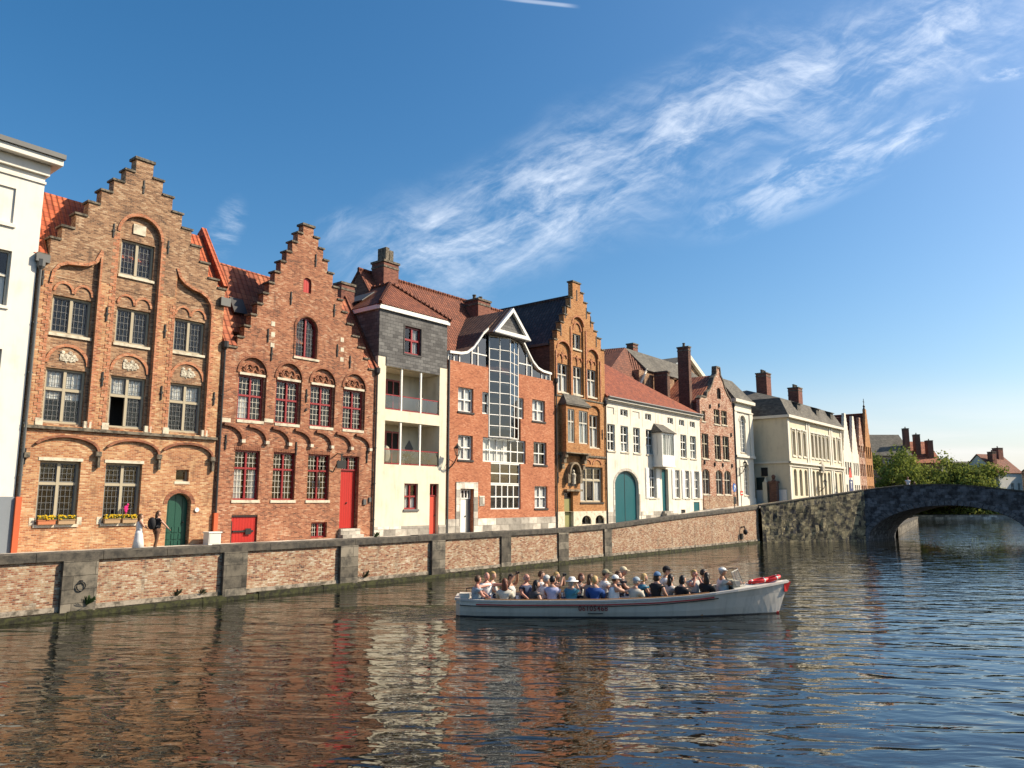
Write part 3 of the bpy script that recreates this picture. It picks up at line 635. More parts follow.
for a, b in U:
    t = MB(); xc = (a + b) / 2; w_ = (b - a) / 2 + .1; t.arc(xc, 10.05, w_ - .02, .8, .1, -.05, .02)
    for k in range(4): t.arc(xc + (k - 1.5) * w_ * .44, 10.12 + .16 * (1 if k in (1, 2) else 0), .15, .2, .07, .02, .104, 0, math.pi * (.95), 8)
    for k in range(3): t.arc(xc + (k - 1) * w_ * .44, 10.32 + (.12 if k == 1 else 0), .12, .16, .06, .03, .104, math.pi * 1.1, math.pi * 1.9, 6)
    part(t, 'brick_arch', M['b2d'], H)
t = MB(); t.arc(24.07, 12.85, .68, .66, .12, -.04, .02); t.box(23.3, 23.4, -.03, .0, 11.3, 12.85); t.box(24.75, 24.85, -.03, 0, 11.3, 12.85)
part(t, 'brick_arch', M['b2d'], H)
for a, b in G_: 
    n = 14; t = MB()
    for k in range(n): x = a - .05 + (b - a + .1) * k / n; t.box(x, x + (b - a + .1) / n - .015, -.012, .05, 6.275, 6.47)
    part(t, 'flat_arch', M['b2d'], H)
t = MB(); 
for k in range(7): x = 19.62 + k * 1.325; t.arc(x, 6.78, .92, .62, .13, -.13, -.001, R(0), R(92), 10)
parts(t, 'quarter_arch', M['b2d'], H)
t = MB()
for k in range(7): x = 20.6 + k * 1.325; t.box(x - .09, x + .1, -.17, -.001, 6.62, 6.78)
parts(t, 'corbel', M['lime'], H)
t = MB()
for a, b in U: t.box(a - .02, b + .02, -.015, .16, 9.945, 10.06); t.box(a - .05, b + .05, -.03, .09, 7.6, 7.745)
for a, b in G_: t.box(a - .08, b + .08, -.04, .1, 3.76, 3.895)
t.box(21.78, 22.28, -.012, .05, 7.72, 7.9); t.box(19.45, 19.95, -.012, .05, 7.55, 7.75)
for x, z in ((22.0, 12.75), (22.02, 12.2), (22.02, 11.65), (26.4, 12.65), (26.42, 12.1), (26.42, 11.55)): t.box(x - .1, x + .12, -.014, .05, z - .12, z + .12)
t.box(23.3, 24.9, -.06, .1, 11.18, 11.295); parts(t, 'stone_dressing', M['lime'], H)
kr = dict(fm='redp', fw_=.075, mw=.09, bm='offw', bw=.022, sill=None)
for i, (a, b) in enumerate(U): window(H, a, b, 7.75, 9.94, trans=(.55,), grid=(3, (4, 3)), y=.2, curtain=[(.05, .48, 0, .55, 'curt')] if i == 0 else None, **kr)
for i, (a, b) in enumerate(G_): window(H, a, b, 3.9, 6.27, trans=(.64,), grid=(3, (5, 3)), y=.16, curtain=[(.03, .4, .0, .62, 'curt'), (.72, .97, 0, .6, 'curt')] if i == 0 else None, **kr)
window(H, 23.43, 24.72, 11.3, 13.47, rise=.62, grid=(3, 8), y=.16, bm='bars', **{k: v for k, v in kr.items() if k != 'bm'})
window(H, 24.83, 25.83, 1.97, 2.76, grid=(3, 3), y=.16, **kr)
window(H, 26.63, 27.88, 5.5, 6.28, grid=(3, 3), y=.2, dark=True, **kr)
door_panel(H, rect(26.68, 27.83, 2.4, 5.49), .26, 'redd', (27.25, 3.75))
t = MB(); t.box(26.55, 27.98, -.45, .2, 1.3, 2.08); t.box(26.6, 27.93, -.2, .2, 2.08, 2.38); part(t, 'door_step', M['plinth'], H)
d = door_panel(H, rect(20.29, 21.66, 1.5, 3.17), .09, 'redd', None)
t = MB(); t.box(20.4, 21.5, .03, .088, 2.38, 2.46); t.box(21.05, 21.35, .0, .03, 2.26, 2.55); t.box(20.3, 20.36, .05, .088, 1.9, 2.9); t.box(20.2, 21.75, .03, .088, 3.1, 3.16); part(t, 'hinge', M['lead'], d)
t = MB(); t.sheet(archloop(23.76, 24.22, 14.8, 15.4, .2), [], .1, .16); part(t, 'shutter', M['redd'], H)
anchors(H, [(19.75, 6.6), (21.75, 12.1), (23.0, 14.3), (25.8, 14.2), (24.45, 16.7), (26.1, 12.0), (24.2, 9.3), (27.0, 11.5), (22.0, 11.2), (23.7, 6.5), (28.4, 6.3)], .7)
anchors(H, [(24.2, 8.55)], .12)
step_copings(H, left, right, XL, XR, 11.17, 11.24, .45)
shell(H, XL, XR, .46, 8.5, ZB, 11.0, 'b2', 'rb')
roof(H, 'tr2', [(19.42, .47, 12.1), (29.0, .47, 12.1), (29.0, 2.9, 15.95), (19.42, 2.9, 16.25)], [(19.42, 2.9, 16.25), (29, 2.9, 15.95), (29, 8.6, 11), (19.42, 8.6, 11)], [(19.42, -.05, 11.3), (20.05, -.05, 11.3), (20.05, .47, 12.1), (19.42, .47, 12.1)], [(28.34, -.05, 11.3), (29, -.05, 11.3), (29, .47, 12.1), (28.34, .47, 12.1)])
roof(H, 'tr2', [(23.9, .47, 17.0), (23.9, 3.2, 16.1), (20.6, .47, 11.7)], [(23.9, .47, 17.0), (23.9, 3.2, 16.1), (27.8, .47, 11.8)], name='gable_roof')
t = MB(); t.slab([(20.35, .95, 13.1), (21.1, .95, 13.1), (21.1, 1.5, 13.97), (20.35, 1.5, 13.97)], .08)
for v in t.v: v.y -= .08; v.z += .1
part(t, 'roof_light', M['pipe'], H)
t = MB(); t.slab([(28.85, -.1, 11.4), (29.1, -.1, 11.4), (29.1, 2.95, 16.2), (28.85, 2.95, 16.2)], .4); part(t, 'fire_wall', M['tbr'], H)
chimney(H, 28.6, 29.6, 3.0, 3.7, 14.5, 16.9, pots=0)
downpipe(H, 19.4, 1.8, 11.0, zsplit=3.3); downpipe(H, 28.93, 1.8, 11.0)
t = MB(); t.tube([(26.1, -.02, 6.2), (26.1, -.3, 6.35), (26.15, -.75, 6.3)], .03, 6); t.tube([(26.1, -.02, 5.4), (26.1, -.45, 6.0)], .03, 6); t.box(25.75, 26.35, -.78, -.72, 5.55, 5.95); t.box(26.0, 26.1, -.76, -.74, 5.95, 6.3); part(t, 'hanging_plate', M['lead'], H)
t = MB(); t.box(28.2, 28.4, -.08, -.002, 3.65, 3.95); t.box(28.6, 28.75, -.07, -.002, 3.8, 4.05); part(t, 'letter_box', M['gut'], H)

# ------------------------------------------------------------------ house 3: white balconies under a slate box
H = root('balcony_house', 32, 0, 1.8, 'cream house with two open balconies below a grey slate clad top storey', 'house')
m = MB(); m.sheet(rect(29.05, 34.78, ZB, 11.66), [rect(29.66, 34.12, 9.12, 11.655), rect(29.68, 34.16, 5.95, 8.46), rect(31.3, 32.42, 3.38, 4.88), rect(33.4, 34.17, 1.45, 4.9)], 0, .3)
m.box(29.05, 29.6, 0, .3, 11.662, 12.17); m.box(34.14, 34.78, 0, .3, 11.662, 12.15)
part(m, 'wall', M['cream'], H)
m = MB()
for (za, zb) in ((5.95, 8.46), (9.12, 11.62)):                      # balcony boxes
    m.box(29.3, 34.5, 1.7, 1.8, za - .2, zb + .1); m.box(29.36, 29.66, .302, 1.7, za, zb); m.box(34.16, 34.46, .302, 1.7, za, zb)
    m.box(29.3, 34.5, .302, 1.7, za - .25, za - .003); m.box(29.3, 34.5, .302, 1.7, zb + .003, zb + .2)
part(m, 'balcony_recess', M['cream'], H)
m = MB(); m.box(29.04, 33.38, -.03, -.002, ZB, 2.42); m.box(34.2, 34.79, -.03, -.002, ZB, 2.42); part(m, 'plinth', M['plinth'], H)
for za, zb in ((5.95, 8.46), (9.12, 11.655)):
    for x in (30.98, 32.57): t = MB(); t.box(x - .055, x + .055, .05, .16, za, zb); part(t, 'post', M['whitep'], H)
    b = MB(); b.box(29.68, 34.14, .06, .1, za + .84, za + .9); b.box(29.68, 34.14, .06, .1, za + .03, za + .08); b = part(b, 'balcony_rail', M['redp'], H)
    q = MB(); q.add([(29.68, .08, za + .1), (34.14, .08, za + .1), (34.14, .08, za + .83), (29.68, .08, za + .83)], [(0, 1, 2, 3)]); part(q, 'glass_panel', M['glassb'], b)
    for (xa, xb) in ((29.8, 30.7), (31.15, 32.3)):
        w = MB(); w.sheet(rect(xa, xb, za, za + 2.1), [rect(xa + .1, xb - .1, za + .1, za + 2.0)], 1.6, 1.69); w.box((xa + xb) / 2 - .04, (xa + xb) / 2 + .04, 1.61, 1.68, za + .1, za + 2.0); w = part(w, 'balcony_door', M['redp'], H)
        q = MB(); q.box(xa + .1, xb - .1, 1.65, 1.69, za + .1, za + 2); part(q, 'pane', M['room_shade'], w)  # opaque near-black pane, the dark room behind is painted in
q = MB(); q.add([(33.2, 1.66, 7.6), (33.55, 1.66, 7.1), (33.2, 1.66, 6.6), (32.85, 1.66, 7.1), (33.2, 1.7, 7.6), (33.55, 1.7, 7.1), (33.2, 1.7, 6.6), (32.85, 1.7, 7.1)], [(0, 1, 2, 3), (4, 7, 6, 5), (0, 4, 5, 1), (1, 5, 6, 2), (2, 6, 7, 3), (3, 7, 4, 0)]); part(q, 'wall_plaque', M['dframe'], H)
window(H, 31.3, 32.42, 3.38, 4.88, fm='redp', fw_=.09, mw=.09, trans=(.5,), y=.16, sill='dframe', curtain=[(.05, .48, 0, 1, 'curt'), (.55, .95, 0, .5, 'curt')])
window(H, 33.4, 34.17, 4.15, 4.9, fm='redp', y=.2, sill=None)
door_panel(H, rect(33.42, 34.15, 1.5, 4.14), .22, 'redd2', (34.03, 3.0))
m = MB(); m.sheet([(29.66, 11.66), (34.1, 11.66), (34.1, 12.16), (34.72, 12.16), (34.72, 14.95), (29.05, 14.95), (29.05, 12.18), (29.66, 12.18)], [rect(31.05, 32.42, 12.62, 14.3)], -.02, .25); m.box(29.05, 29.3, .252, 6.5, 11.66, 14.95); m.box(34.47, 34.72, .252, 6.5, 11.66, 14.95); part(m, 'slate_box', M['slate'], H)
m = MB(); m.sheet(rect(28.95, 34.84, 14.952, 15.26), [], -.16, .1); m.box(28.93, 29.05, .1, 6.6, 14.952, 15.26); part(m, 'cornice', M['whitep'], H)
m = MB(); m.sheet(rect(30.98, 32.5, 12.52, 14.37), [rect(31.05, 32.42, 12.62, 14.3)], -.05, -.022); part(m, 'window_surround', M['dkwood'], H)
window(H, 31.05, 32.42, 12.62, 14.3, fm='redp', fw_=.1, mw=.12, trans=(.52,), y=.12, sill=None, curtain=[(.52, .95, 0, 1, 'blind')])
roof(H, 'tbr', [(28.9, -.2, 15.24), (34.9, -.2, 15.24), (31.9, 2.3, 17.5)], [(28.9, -.2, 15.24), (31.9, 2.3, 17.5), (31.9, 9, 17.5), (28.9, 9, 15.24)], [(34.9, -.2, 15.24), (34.9, 6, 15.24), (31.9, 6, 17.5), (31.9, 2.3, 17.5)], name='tower_roof')
t = MB()
for a, b in (((28.9, -.22, 15.3), (31.9, 2.3, 17.55)), ((34.9, -.22, 15.3), (31.9, 2.3, 17.55)), ((31.9, 2.3, 17.55), (31.9, 9, 17.55))):
    n = 14
    for k in range(n):
        p0 = Vector(a).lerp(Vector(b), k / n); p1 = Vector(a).lerp(Vector(b), (k + .9) / n); t.tube([p0, p1], [.13, .1], 6)
part(t, 'hip_tile', M['tbr'], H)
t = MB(); t.slab([(29.6, 2.2, 15.85), (29.6, 3.9, 15.85), (30.55, 3.9, 16.57), (30.55, 2.2, 16.57)], .05)
for v in t.v: v.z += .1; v.x -= .06
part(t, 'roof_light', M['gut'], H)
roof(H, 'tbr', [(31.4, .6, 12.7), (46.2, .6, 12.7), (46.2, 4.9, 18.85), (31.4, 4.9, 18.85)], [(31.4, 4.9, 18.85), (46.2, 4.9, 18.85), (46.2, 11, 12), (31.4, 11, 12)], name='main_roof')
t = MB(); n = 30
for k in range(n): x = 31.4 + 14.8 * k / n; t.tube([(x, 4.9, 18.88), (x + 14.8 / n * .92, 4.9, 18.88)], [.12, .1], 6)
part(t, 'ridge_tile', M['tbr'], H)
m = MB(); m.add([(31.45, .9, 12), (31.45, 10.5, 12), (31.45, 4.9, 18.75)], [(0, 1, 2)]); m.box(29.1, 34.6, 9.0, 9.2, 1.2, 15); m.box(29.06, 29.3, .302, 9, 1.2, 11.6); part(m, 'rear_wall', M['bside'], H)
chimney(H, 32.45, 33.75, 3.6, 4.8, 15.5, 19.4, flue=1.1); chimney(H, 41.2, 42.6, 3.1, 4.5, 15.5, 18.55, pots=2)

# ------------------------------------------------------------------ house 4: new orange brick house with a glass stair bay
H = root('glass_bay_house', 40.5, 0, 1.85, 'modern orange brick house with a stepped glass bay under a white triangular pediment', 'house')
op = [rect(35.83, 37.3, 9.57, 11.15), rect(43.65, 45.2, 9.6, 11.15), rect(35.87, 37.27, 6.48, 8.05), rect(43.78, 45.35, 6.46, 8.08), rect(43.88, 45.42, 3.36, 4.92), rect(36.1, 37.36, 1.4, 4.63)]
cross = [(39.08, 3.32), (42.28, 3.32), (42.28, 6.44), (42.86, 6.44), (42.86, 8.06), (42.3, 8.06), (42.3, 9.6), (42.65, 9.6), (42.65, 11.08), (41.95, 11.08), (41.95, 12.76), (38.9, 12.76), (38.9, 11.08), (38.18, 11.08), (38.18, 9.6), (38.8, 9.6), (38.8, 8.06), (38.26, 8.06), (38.26, 6.44), (39.08, 6.44)]
o = [(34.8, ZB), (46.4, ZB), (46.4, 12.76), (41.95, 12.76)] + [p for p in []]
outl = [(34.8, ZB), (46.4, ZB), (46.4, 12.78), (34.8, 12.78)]
crossh = [(x, min(z, 12.7)) for x, z in cross]
m = MB(); m.sheet(outl, op + [crossh], 0, .3); part(m, 'wall', M['b4'], H)
m = MB(); m.box(34.82, 35.7, -.035, -.002, ZB, 2.75); m.box(37.74, 46.38, -.035, -.002, ZB, 2.75); part(m, 'plinth', M['plinth'], H)
m = MB(); m.sheet([(35.7, ZB), (36.09, ZB), (36.09, 4.64), (37.37, 4.64), (37.37, ZB), (37.75, ZB), (37.75, 5.06), (35.7, 5.06)], [], -.06, .02); part(m, 'door_surround', M['plinth'], H)
window(H, 36.12, 37.34, 4.0, 4.6, fm='whitep', mull=(.25, .5, .75), y=.25, sill=None)
door_panel(H, rect(36.15, 36.95, 1.5, 3.99), .27, 'whitep', (36.85, 2.9)); t = MB(); t.box(36.95, 37.34, .25, .3, 1.4, 3.99); part(t, 'side_panel', M['dframe'], H)
kw = dict(fm='whitep', fw_=.075, mw=.08, trans=(.5,), y=.17, sill='dkwood', sill_o=.06)
for i, q in enumerate(op[:5]): window(H, q[0][0], q[1][0], q[0][1], q[2][1], curtain=[(.05, .95, 0, 1 if i < 2 else .9, 'curt')] if i != 3 else [(.05, .5, 0, .5, 'blind')], **kw)
# the flush cross-shaped glazing
def glazing(H, outline, xs, zs, y, name, gl='glassb'):
    fr = MB(); b = .04
    for x in xs:
        for i in range(len(zs) - 1):
            fr.box(x[0] - b, x[0] + b, y - .03, y + .05, max(x[1], zs[i]), min(x[2], zs[i + 1])) if min(x[2], zs[i + 1]) > max(x[1], zs[i]) else None
    for (z, xa, xb) in outline: fr.box(xa, xb, y - .036, y + .044, z - b, z + b)
    return fr
def frame_grid(xa, xb, za, zb, nx, nz, y, b=.04):
    f = MB()
    for i in range(nx + 1): x = xa + b + (xb - xa - 2 * b) * i / nx; f.box(x - b, x + b, y - .03, y + .05, za, zb)
    for j in range(nz + 1): z = za + b + (zb - za - 2 * b) * j / nz; f.box(xa, xb, y - .037, y + .043, z - b, z + b)
    p = MB(); p.add([(xa, y + .01, za), (xb, y + .01, za), (xb, y + .01, zb), (xa, y + .01, zb)], [(0, 1, 2, 3)])
    return f, p
for (xa, xb, za, zb, nx, nz, cu) in ((39.08, 42.28, 3.32, 4.98, 5, 2, 0), (39.08, 42.28, 5.0, 6.42, 3, 2, 0), (38.26, 42.86, 6.44, 8.04, 6, 2, 1), (38.18, 38.88, 9.62, 11.07, 1, 2, 1), (42.0, 42.64, 9.62, 11.07, 1, 2, 1)):
    f, p = frame_grid(xa, xb, za, zb, nx, nz, .14); w = part(f, 'window', M['whitep'], H); part(p, 'pane', M['glassb' if nx < 5 else 'glass'], w)
    if cu: 
        q = MB(); q.box(xa + .1, xa + (xb - xa) * .62, .28, .3, za + .05, zb - .05); part(q, 'curtain', M['curt'], w)
    BACK.setdefault(H.name, (H, []))[1].append((xa, xb, za, zb))
# the prow of the bay: two glass faces meeting at a corner
A, B_, C_ = (38.86, .0), (40.55, -.46), (42.0, .0)
bay = MB(); bp = MB(); zs = [8.12, 8.86, 9.6, 10.35, 11.1, 11.85, 12.6, 13.35, 14.1, 15.0]
for (P, Q, nx) in ((A, B_, 2), (B_, C_, 2)):
    p0, p1 = Vector((P[0], P[1], 0)), Vector((Q[0], Q[1], 0)); d = (p1 - p0).normalized(); n = Vector((-d.y, d.x, 0))
    for i in range(nx + 1): q = p0.lerp(p1, i / nx); bay.tube([(q.x, q.y, 8.1), (q.x, q.y, 15.1)], .045, 4)
    for z in zs: bay.tube([(p0.x, p0.y, z), (p1.x, p1.y, z)], .042, 4)
    bp.add([(p0.x, p0.y, 8.12), (p1.x, p1.y, 8.12), (p1.x, p1.y, 15), (p0.x, p0.y, 15)], [(0, 1, 2, 3)])
bay.add([(A[0], A[1], 8.06), (B_[0], B_[1], 8.06), (C_[0], C_[1], 8.06), (A[0], A[1], 8.1), (B_[0], B_[1], 8.1), (C_[0], C_[1], 8.1)], [(0, 2, 1), (3, 4, 5), (0, 1, 4, 3), (1, 2, 5, 4)])
w = part(bay, 'glass_bay', M['whitep'], H); part(bp, 'pane', M['glassb'], w)
q = MB(); q.box(38.9, 41.9, 1.0, 1.1, 8.1, 15); part(q, 'room_shade_board', M['room_shade'], H)  # near-black board, shade of the stairwell put into its colour
q = MB()
for z in (8.9, 12.0): q.box(38.95, 41.9, .2, 1.0, z - .15, z)
part(q, 'stair_landing', M['dframe'], H)
# curved white verges with glazing under them
prof = [(34.95, 13.34), (36.0, 13.4), (36.6, 13.55), (37.2, 13.95), (37.7, 14.5), (38.2, 15.1), (38.7, 15.5), (39.4, 16.1), (40.45, 17.0)]
pr2 = [(2 * 40.45 - x, z) for x, z in prof]
for pp in (prof, pr2):
    v = MB()
    for i in range(6):
        (xa, za), (xb, zb) = pp[i], pp[i + 1]; v.add([(xa, -.1, za - .14), (xb, -.1, zb - .14), (xb, -.1, zb + .03), (xa, -.1, za + .03), (xa, .25, za - .14), (xb, .25, zb - .14), (xb, .25, zb + .03), (xa, .25, za + .03)], [(0, 1, 2, 3), (7, 6, 5, 4), (0, 4, 5, 1), (3, 2, 6, 7), (0, 3, 7, 4), (1, 5, 6, 2)])
    v = part(v, 'verge', M['whitep'], H)
    g_ = MB(); lp = [(pp[0][0], 12.79)] + [(x, z - .12) for x, z in pp[:7]] + [(pp[6][0], 12.79)]
    g_.add([(x, .12, z) for x, z in lp], [tuple(range(len(lp)))]); g_ = part(g_, 'clerestory_pane', M['glassb'], v)
    f = MB()
    for x, zt in ((pp[0][0], 13.2), ((pp[0][0] + pp[1][0]) / 2, 13.2), (pp[1][0], 13.25), (pp[3][0], 13.8), (pp[4][0] + (.1 if pp is prof else -.1), 14.4)): f.box(x - .04, x + .04, .06, .16, 12.79, zt)
    xa, xb = sorted((pp[3][0], pp[6][0])); f.box(xa, xb, .065, .155, 13.55, 13.63)
    parts(f, 'clerestory_bar', M['whitep'], v)
q = MB(); q.box(37.6, 43.3, 1.2, 1.3, 12.3, 14.4); part(q, 'attic_shade_board', M['room_shade'], H)  # board coloured near-black as the shade of the attic
r_ = MB()
for pp in (prof, pr2):
    for i in range(len(pp) - 1):
        (xa, za), (xb, zb) = pp[i], pp[i + 1]; r_.slab([(xa, -.02, za + .06), (xb, -.02, zb + .06), (xb, 4.4, zb + .06), (xa, 4.4, za + .06)], .1)
r_.slab([(38.42, -.66, 15.12), (40.45, -.66, 17.14), (40.45, 0, 17.14), (38.42, 0, 15.12)], .1); r_.slab([(42.48, -.66, 15.12), (40.45, -.66, 17.14), (40.45, 0, 17.14), (42.48, 0, 15.12)], .1)
part(r_, 'roof', M['tdk'], H)
q = MB(); tri = [(38.45, 15.12), (42.45, 15.12), (40.45, 17.12)]
q.sheet(tri, [[(38.98, 15.36), (41.92, 15.36), (40.45, 16.82)]], -.85, -.66); q = part(q, 'pediment', M['whitep'], H)
p = MB(); p.sheet([(38.95, 15.34), (41.95, 15.34), (40.45, 16.84)], [], -.6, -.55); part(p, 'pediment_panel', M['slate'], q)
p = MB(); p.box(38.5, 42.4, -.84, .2, 15.06, 15.115); part(p, 'soffit', M['dframe'], H)
t = MB(); t.tube([(34.92, -.06, 1.9), (34.92, -.06, 13)], .05, 8); part(t, 'downpipe', M['gut'], H)
m = MB(); m.box(34.82, 35.1, .302, 9, 1.3, 12.7); m.box(46.1, 46.4, .302, 9, 1.3, 12.7); m.box(35.1, 46.1, 9, 9.2, 1.3, 12.7); m.box(34.8, 36, .2, .3, 12.78, 12.9); part(m, 'side_wall', M['bside'], H)
t = MB(); t.box(37.95, 38.45, -.03, -.002, 3.55, 4.2); part(t, 'wall_tablet', M['plinth'], H)

# ------------------------------------------------------------------ house 5: narrow ochre gable with oriel
H = root('stepped_gable_house', 50, 0, 1.95, 'narrow ochre brick step-gabled house with an oriel window and olive door', 'house', 'step-gabled brick houses')
XL, XR = 46.42, 53.5
left = [(46.8, 16.78), (47.27, 17.5), (47.72, 18.2), (48.17, 18.92), (48.62, 19.72), (48.98, 21.1)]
right = [(53.0, 17.1), (52.42, 17.6), (51.93, 18.25), (51.45, 18.98), (50.98, 19.7), (50.5, 20.42), (50.06, 21.1)]
T = [(48.92, 50.2, 15.75, 16.98)]; S2 = [(46.95, 48.33, 12.1, 14.32), (49.06, 50.28, 12.13, 14.36), (51.03, 52.36, 12.15, 14.38)]
F1 = [(51.18, 52.55, 8.09, 10.7)]; G0 = (49.68, 52.93, 3.78, 6.54)
nic = [archloop(x0 - .14, x1 + .14, 11.9, 15.4, .6) for (x0, x1, a, b) in S2[::2]] + [archloop(48.9, 50.42, 11.9, 17.7, .62)]
nic2 = [archloop(51.05, 52.68, 8.0, 11.0, .45)]
low = [rect(*G0), rect(47.52, 48.68, 1.4, 4.56), archloop(49.8, 51.1, 2.1, 2.35, .42), archloop(51.7, 53.0, 2.1, 2.35, .42)]
m = MB(); m.sheet(stepped(left, right, XL, XR, 3.1, 16.0, 16.2), nic + nic2 + [rect(*G0), rect(47.52, 48.68, 3.105, 4.56)], 0, .14, back=False); part(m, 'wall', M['b5'], H)
m = MB(); m.sheet(stepped([(a + .01, b - .01) for a, b in left], [(a - .01, b - .01) for a, b in right], XL + .01, XR - .01, 3.09, 15.99, 16.19), [rect(*w) for w in T + S2 + F1] + [rect(*G0), rect(47.52, 48.68, 3.1, 4.56)], .142, .45); part(m, 'bay_field', M['b5'], H)
m = MB(); m.sheet(rect(XL, XR, ZB, 3.098), [rect(47.52, 48.68, 1.45, 3.09)] + low[2:], -.04, .45); part(m, 'plinth', M['lime'], H)
t = MB()
for (x0, x1, z0, z1) in S2: 
    t = MB(); xc = (x0 + x1) / 2
    for s_ in (-1, 1): t.arc(xc + s_ * .32, z1 + .45, .22, .25, .07, .06, .145); 
    t.box(xc - .05, xc + .05, .08, .145, z1 + .1, z1 + .9); part(t, 'brick_tracery', M['b1red'], H)
t = MB()
for (x0, x1, z0, z1) in T: t.arc(49.66, 17.25, .5, .6, .1, .05, .145)
t.arc(49.66, 17.7, .78, .64, .1, -.05, .02)
for q in S2[::2]: t.arc((q[0] + q[1]) / 2, 15.4, (q[1] - q[0]) / 2 + .15, .62, .1, -.05, .02)
for x in (48.6, 50.72, 52.78, 46.6): t.box(x - .07, x + .07, -.07, -.001, 11.9, 15.2 if x in (46.6, 52.78) else 17.4)
for k in range(2): t.arc(50.6 + k * 1.5, 6.75, .55, .35, .1, -.06, .0)
parts(t, 'brick_moulding', M['b1red'], H)
t = MB(); t.box(XL, XR, -.1, -.002, 7.28, 7.42); t.box(XL, XR, -.06, -.002, 11.72, 11.84); part(t, 'string_course', M['coping'], H)
t = MB()
for x, z in ((47.9, 18.4), (48.6, 19.3), (50.9, 18.9), (51.5, 18.3), (52.3, 16.8), (49.55, 20.1), (47.3, 16.9)): t.box(x - .05, x + .05, -.03, -.001, z - .45, z + .45)
parts(t, 'slit', M['dkwood'], H)
kk = dict(fm='offw', fw_=.09, mw=.1, trans=(.62,), y=.26, sill='lime', sill_o=-.05, curtain=[(.04, .96, 0, .62, 'curt')])
for w in S2 + F1: window(H, *w, **kk)
window(H, *T[0], fm='offw', fw_=.09, y=.26, sill='lime', sill_o=-.05)
window(H, *G0, fm='stonew', fw_=.1, mull=(.33, .66), mw=.14, trans=(.62,), tw=.13, y=.2, sill='dkwood', sashes='offw', grid=(1, (1, 2)), curtain=[(.05, .3, 0, .6, 'curt'), (.7, .95, 0, .6, 'curt')])
for q in low[2:]: window(H, q[0][0], q[1][0], 2.1, 2.77, fm='dkwood', rise=.42, y=.1, sill=None)
door_panel(H, rect(47.54, 48.66, 1.5, 4.05), .22, 'olive', (48.5, 3.0)); window(H, 47.54, 48.66, 4.06, 4.55, fm='dkwood', mull=(), y=.22, sill=None)
# oriel on consoles over the door, with a niche between them
Bx0, Bx1, By = 47.0, 50.15, -.62
m = MB(); m.box(Bx0, Bx1, By, -.001, 7.5, 8.2); m.box(Bx0, Bx1, By, -.001, 10.75, 11.15); m.box(Bx0, Bx0 + .22, By, -.001, 8.2, 10.75); m.box(Bx1 - .22, Bx1, By, -.001, 8.2, 10.75); m.box(48.45, 48.7, By, By + .2, 8.2, 10.75); m.box(48.1, 48.45, By, By + .2, 8.2, 10.75); orl = part(m, 'oriel', M['b5'], H)
for (xa, xb) in ((48.7, 49.93), (47.22, 48.1)):
    m = MB(); yy = By + .06
    m.sheet(rect(xa, xb, 8.2, 10.75), [rect(xa + .08, (xa + xb) / 2 - .04, 8.3, 9.75), rect((xa + xb) / 2 + .04, xb - .08, 8.3, 9.75), rect(xa + .08, (xa + xb) / 2 - .04, 9.85, 10.67), rect((xa + xb) / 2 + .04, xb - .08, 9.85, 10.67)], yy, yy + .08); part(m, 'oriel_window', M['offw'], orl)
    m = MB(); m.box(xa, xb, yy + .05, yy + .06, 8.2, 10.75); part(m, 'oriel_pane', M['glass'], orl)
    m = MB(); m.box(xa + .1, xb - .1, yy + .14, yy + .16, 8.25, 9.8); part(m, 'oriel_curtain', M['curt'], orl)
m = MB(); m.slab([(Bx0 - .12, By - .14, 11.15), (Bx1 + .12, By - .14, 11.15), (Bx1 - .5, -.02, 12.0), (Bx0 + .5, -.02, 12.0)], .08); m.add([(Bx0 - .12, By - .14, 11.15), (Bx0 + .5, -.02, 12.0), (Bx0 - .12, -.02, 11.15)], [(0, 1, 2)]); m.add([(Bx1 + .12, By - .14, 11.15), (Bx1 - .5, -.02, 12.0), (Bx1 + .12, -.02, 11.15)], [(0, 1, 2)]); m.box(Bx0 - .1, Bx1 + .1, By - .12, 0, 11.04, 11.15); part(m, 'oriel_roof', M['slater'], H)
m = MB()
for x in (47.15, 49.9):
    for k, (zz, yy) in enumerate(((7.3, -.55), (6.9, -.4), (6.45, -.25))): m.box(x - .16, x + .16, yy, -.001, zz - .2, zz + .19)
m.box(Bx0 - .05, Bx1 + .05, By - .06, -.001, 7.42, 7.5); m.arc(48.55, 5.9, .62, .75, .16, -.4, -.001); m.box(47.6, 47.9, -.35, -.001, 5.2, 5.9); m.box(49.2, 49.5, -.35, -.001, 5.2, 5.9); m.box(47.5, 49.6, -.3, -.001, 4.6, 4.75); part(m, 'console', M['stoned'], H)
m = MB(); m.box(48.0, 49.1, -.02, -.001, 5.0, 6.4); part(m, 'niche', M['dkwood'], H)  # flat dark panel, the shade of the recess is put into its colour
m = MB(); m.ball((48.55, -.14, 6.1), .13); m.lathe((48.55, -.14, 5.15), [(.2, 0), (.18, .4), (.22, .7), (.1, .85)], 8); part(m, 'niche_statue', M['relief'], H)
anchors(H, [(46.75, 5.6), (52.95, 9.2), (50.8, 9.6)], .8)
step_copings(H, left, right, XL, XR, 16.0, 16.2, .45)
m = MB(); m.box(XL, XL + .3, .46, 8.4, ZB, 15.6); m.box(XR - .3, XR, .46, 8.4, ZB, 15.6); m.add([(46.5, 8.4, 1.5), (53.4, 8.4, 1.5), (53.4, 8.4, 15.6), (49.55, 8.4, 20), (46.5, 8.4, 15.6)], [(0, 1, 2, 3, 4)]); part(m, 'side_wall', M['bside'], H)
roof(H, 'tbk', [(46.3, .45, 15.7), (46.3, 8.6, 15.7), (49.53, 8.6, 20.1), (49.53, .45, 20.1)], [(53.6, .45, 15.7), (53.6, 8.6, 15.7), (49.53, 8.6, 20.1), (49.53, .45, 20.1)])
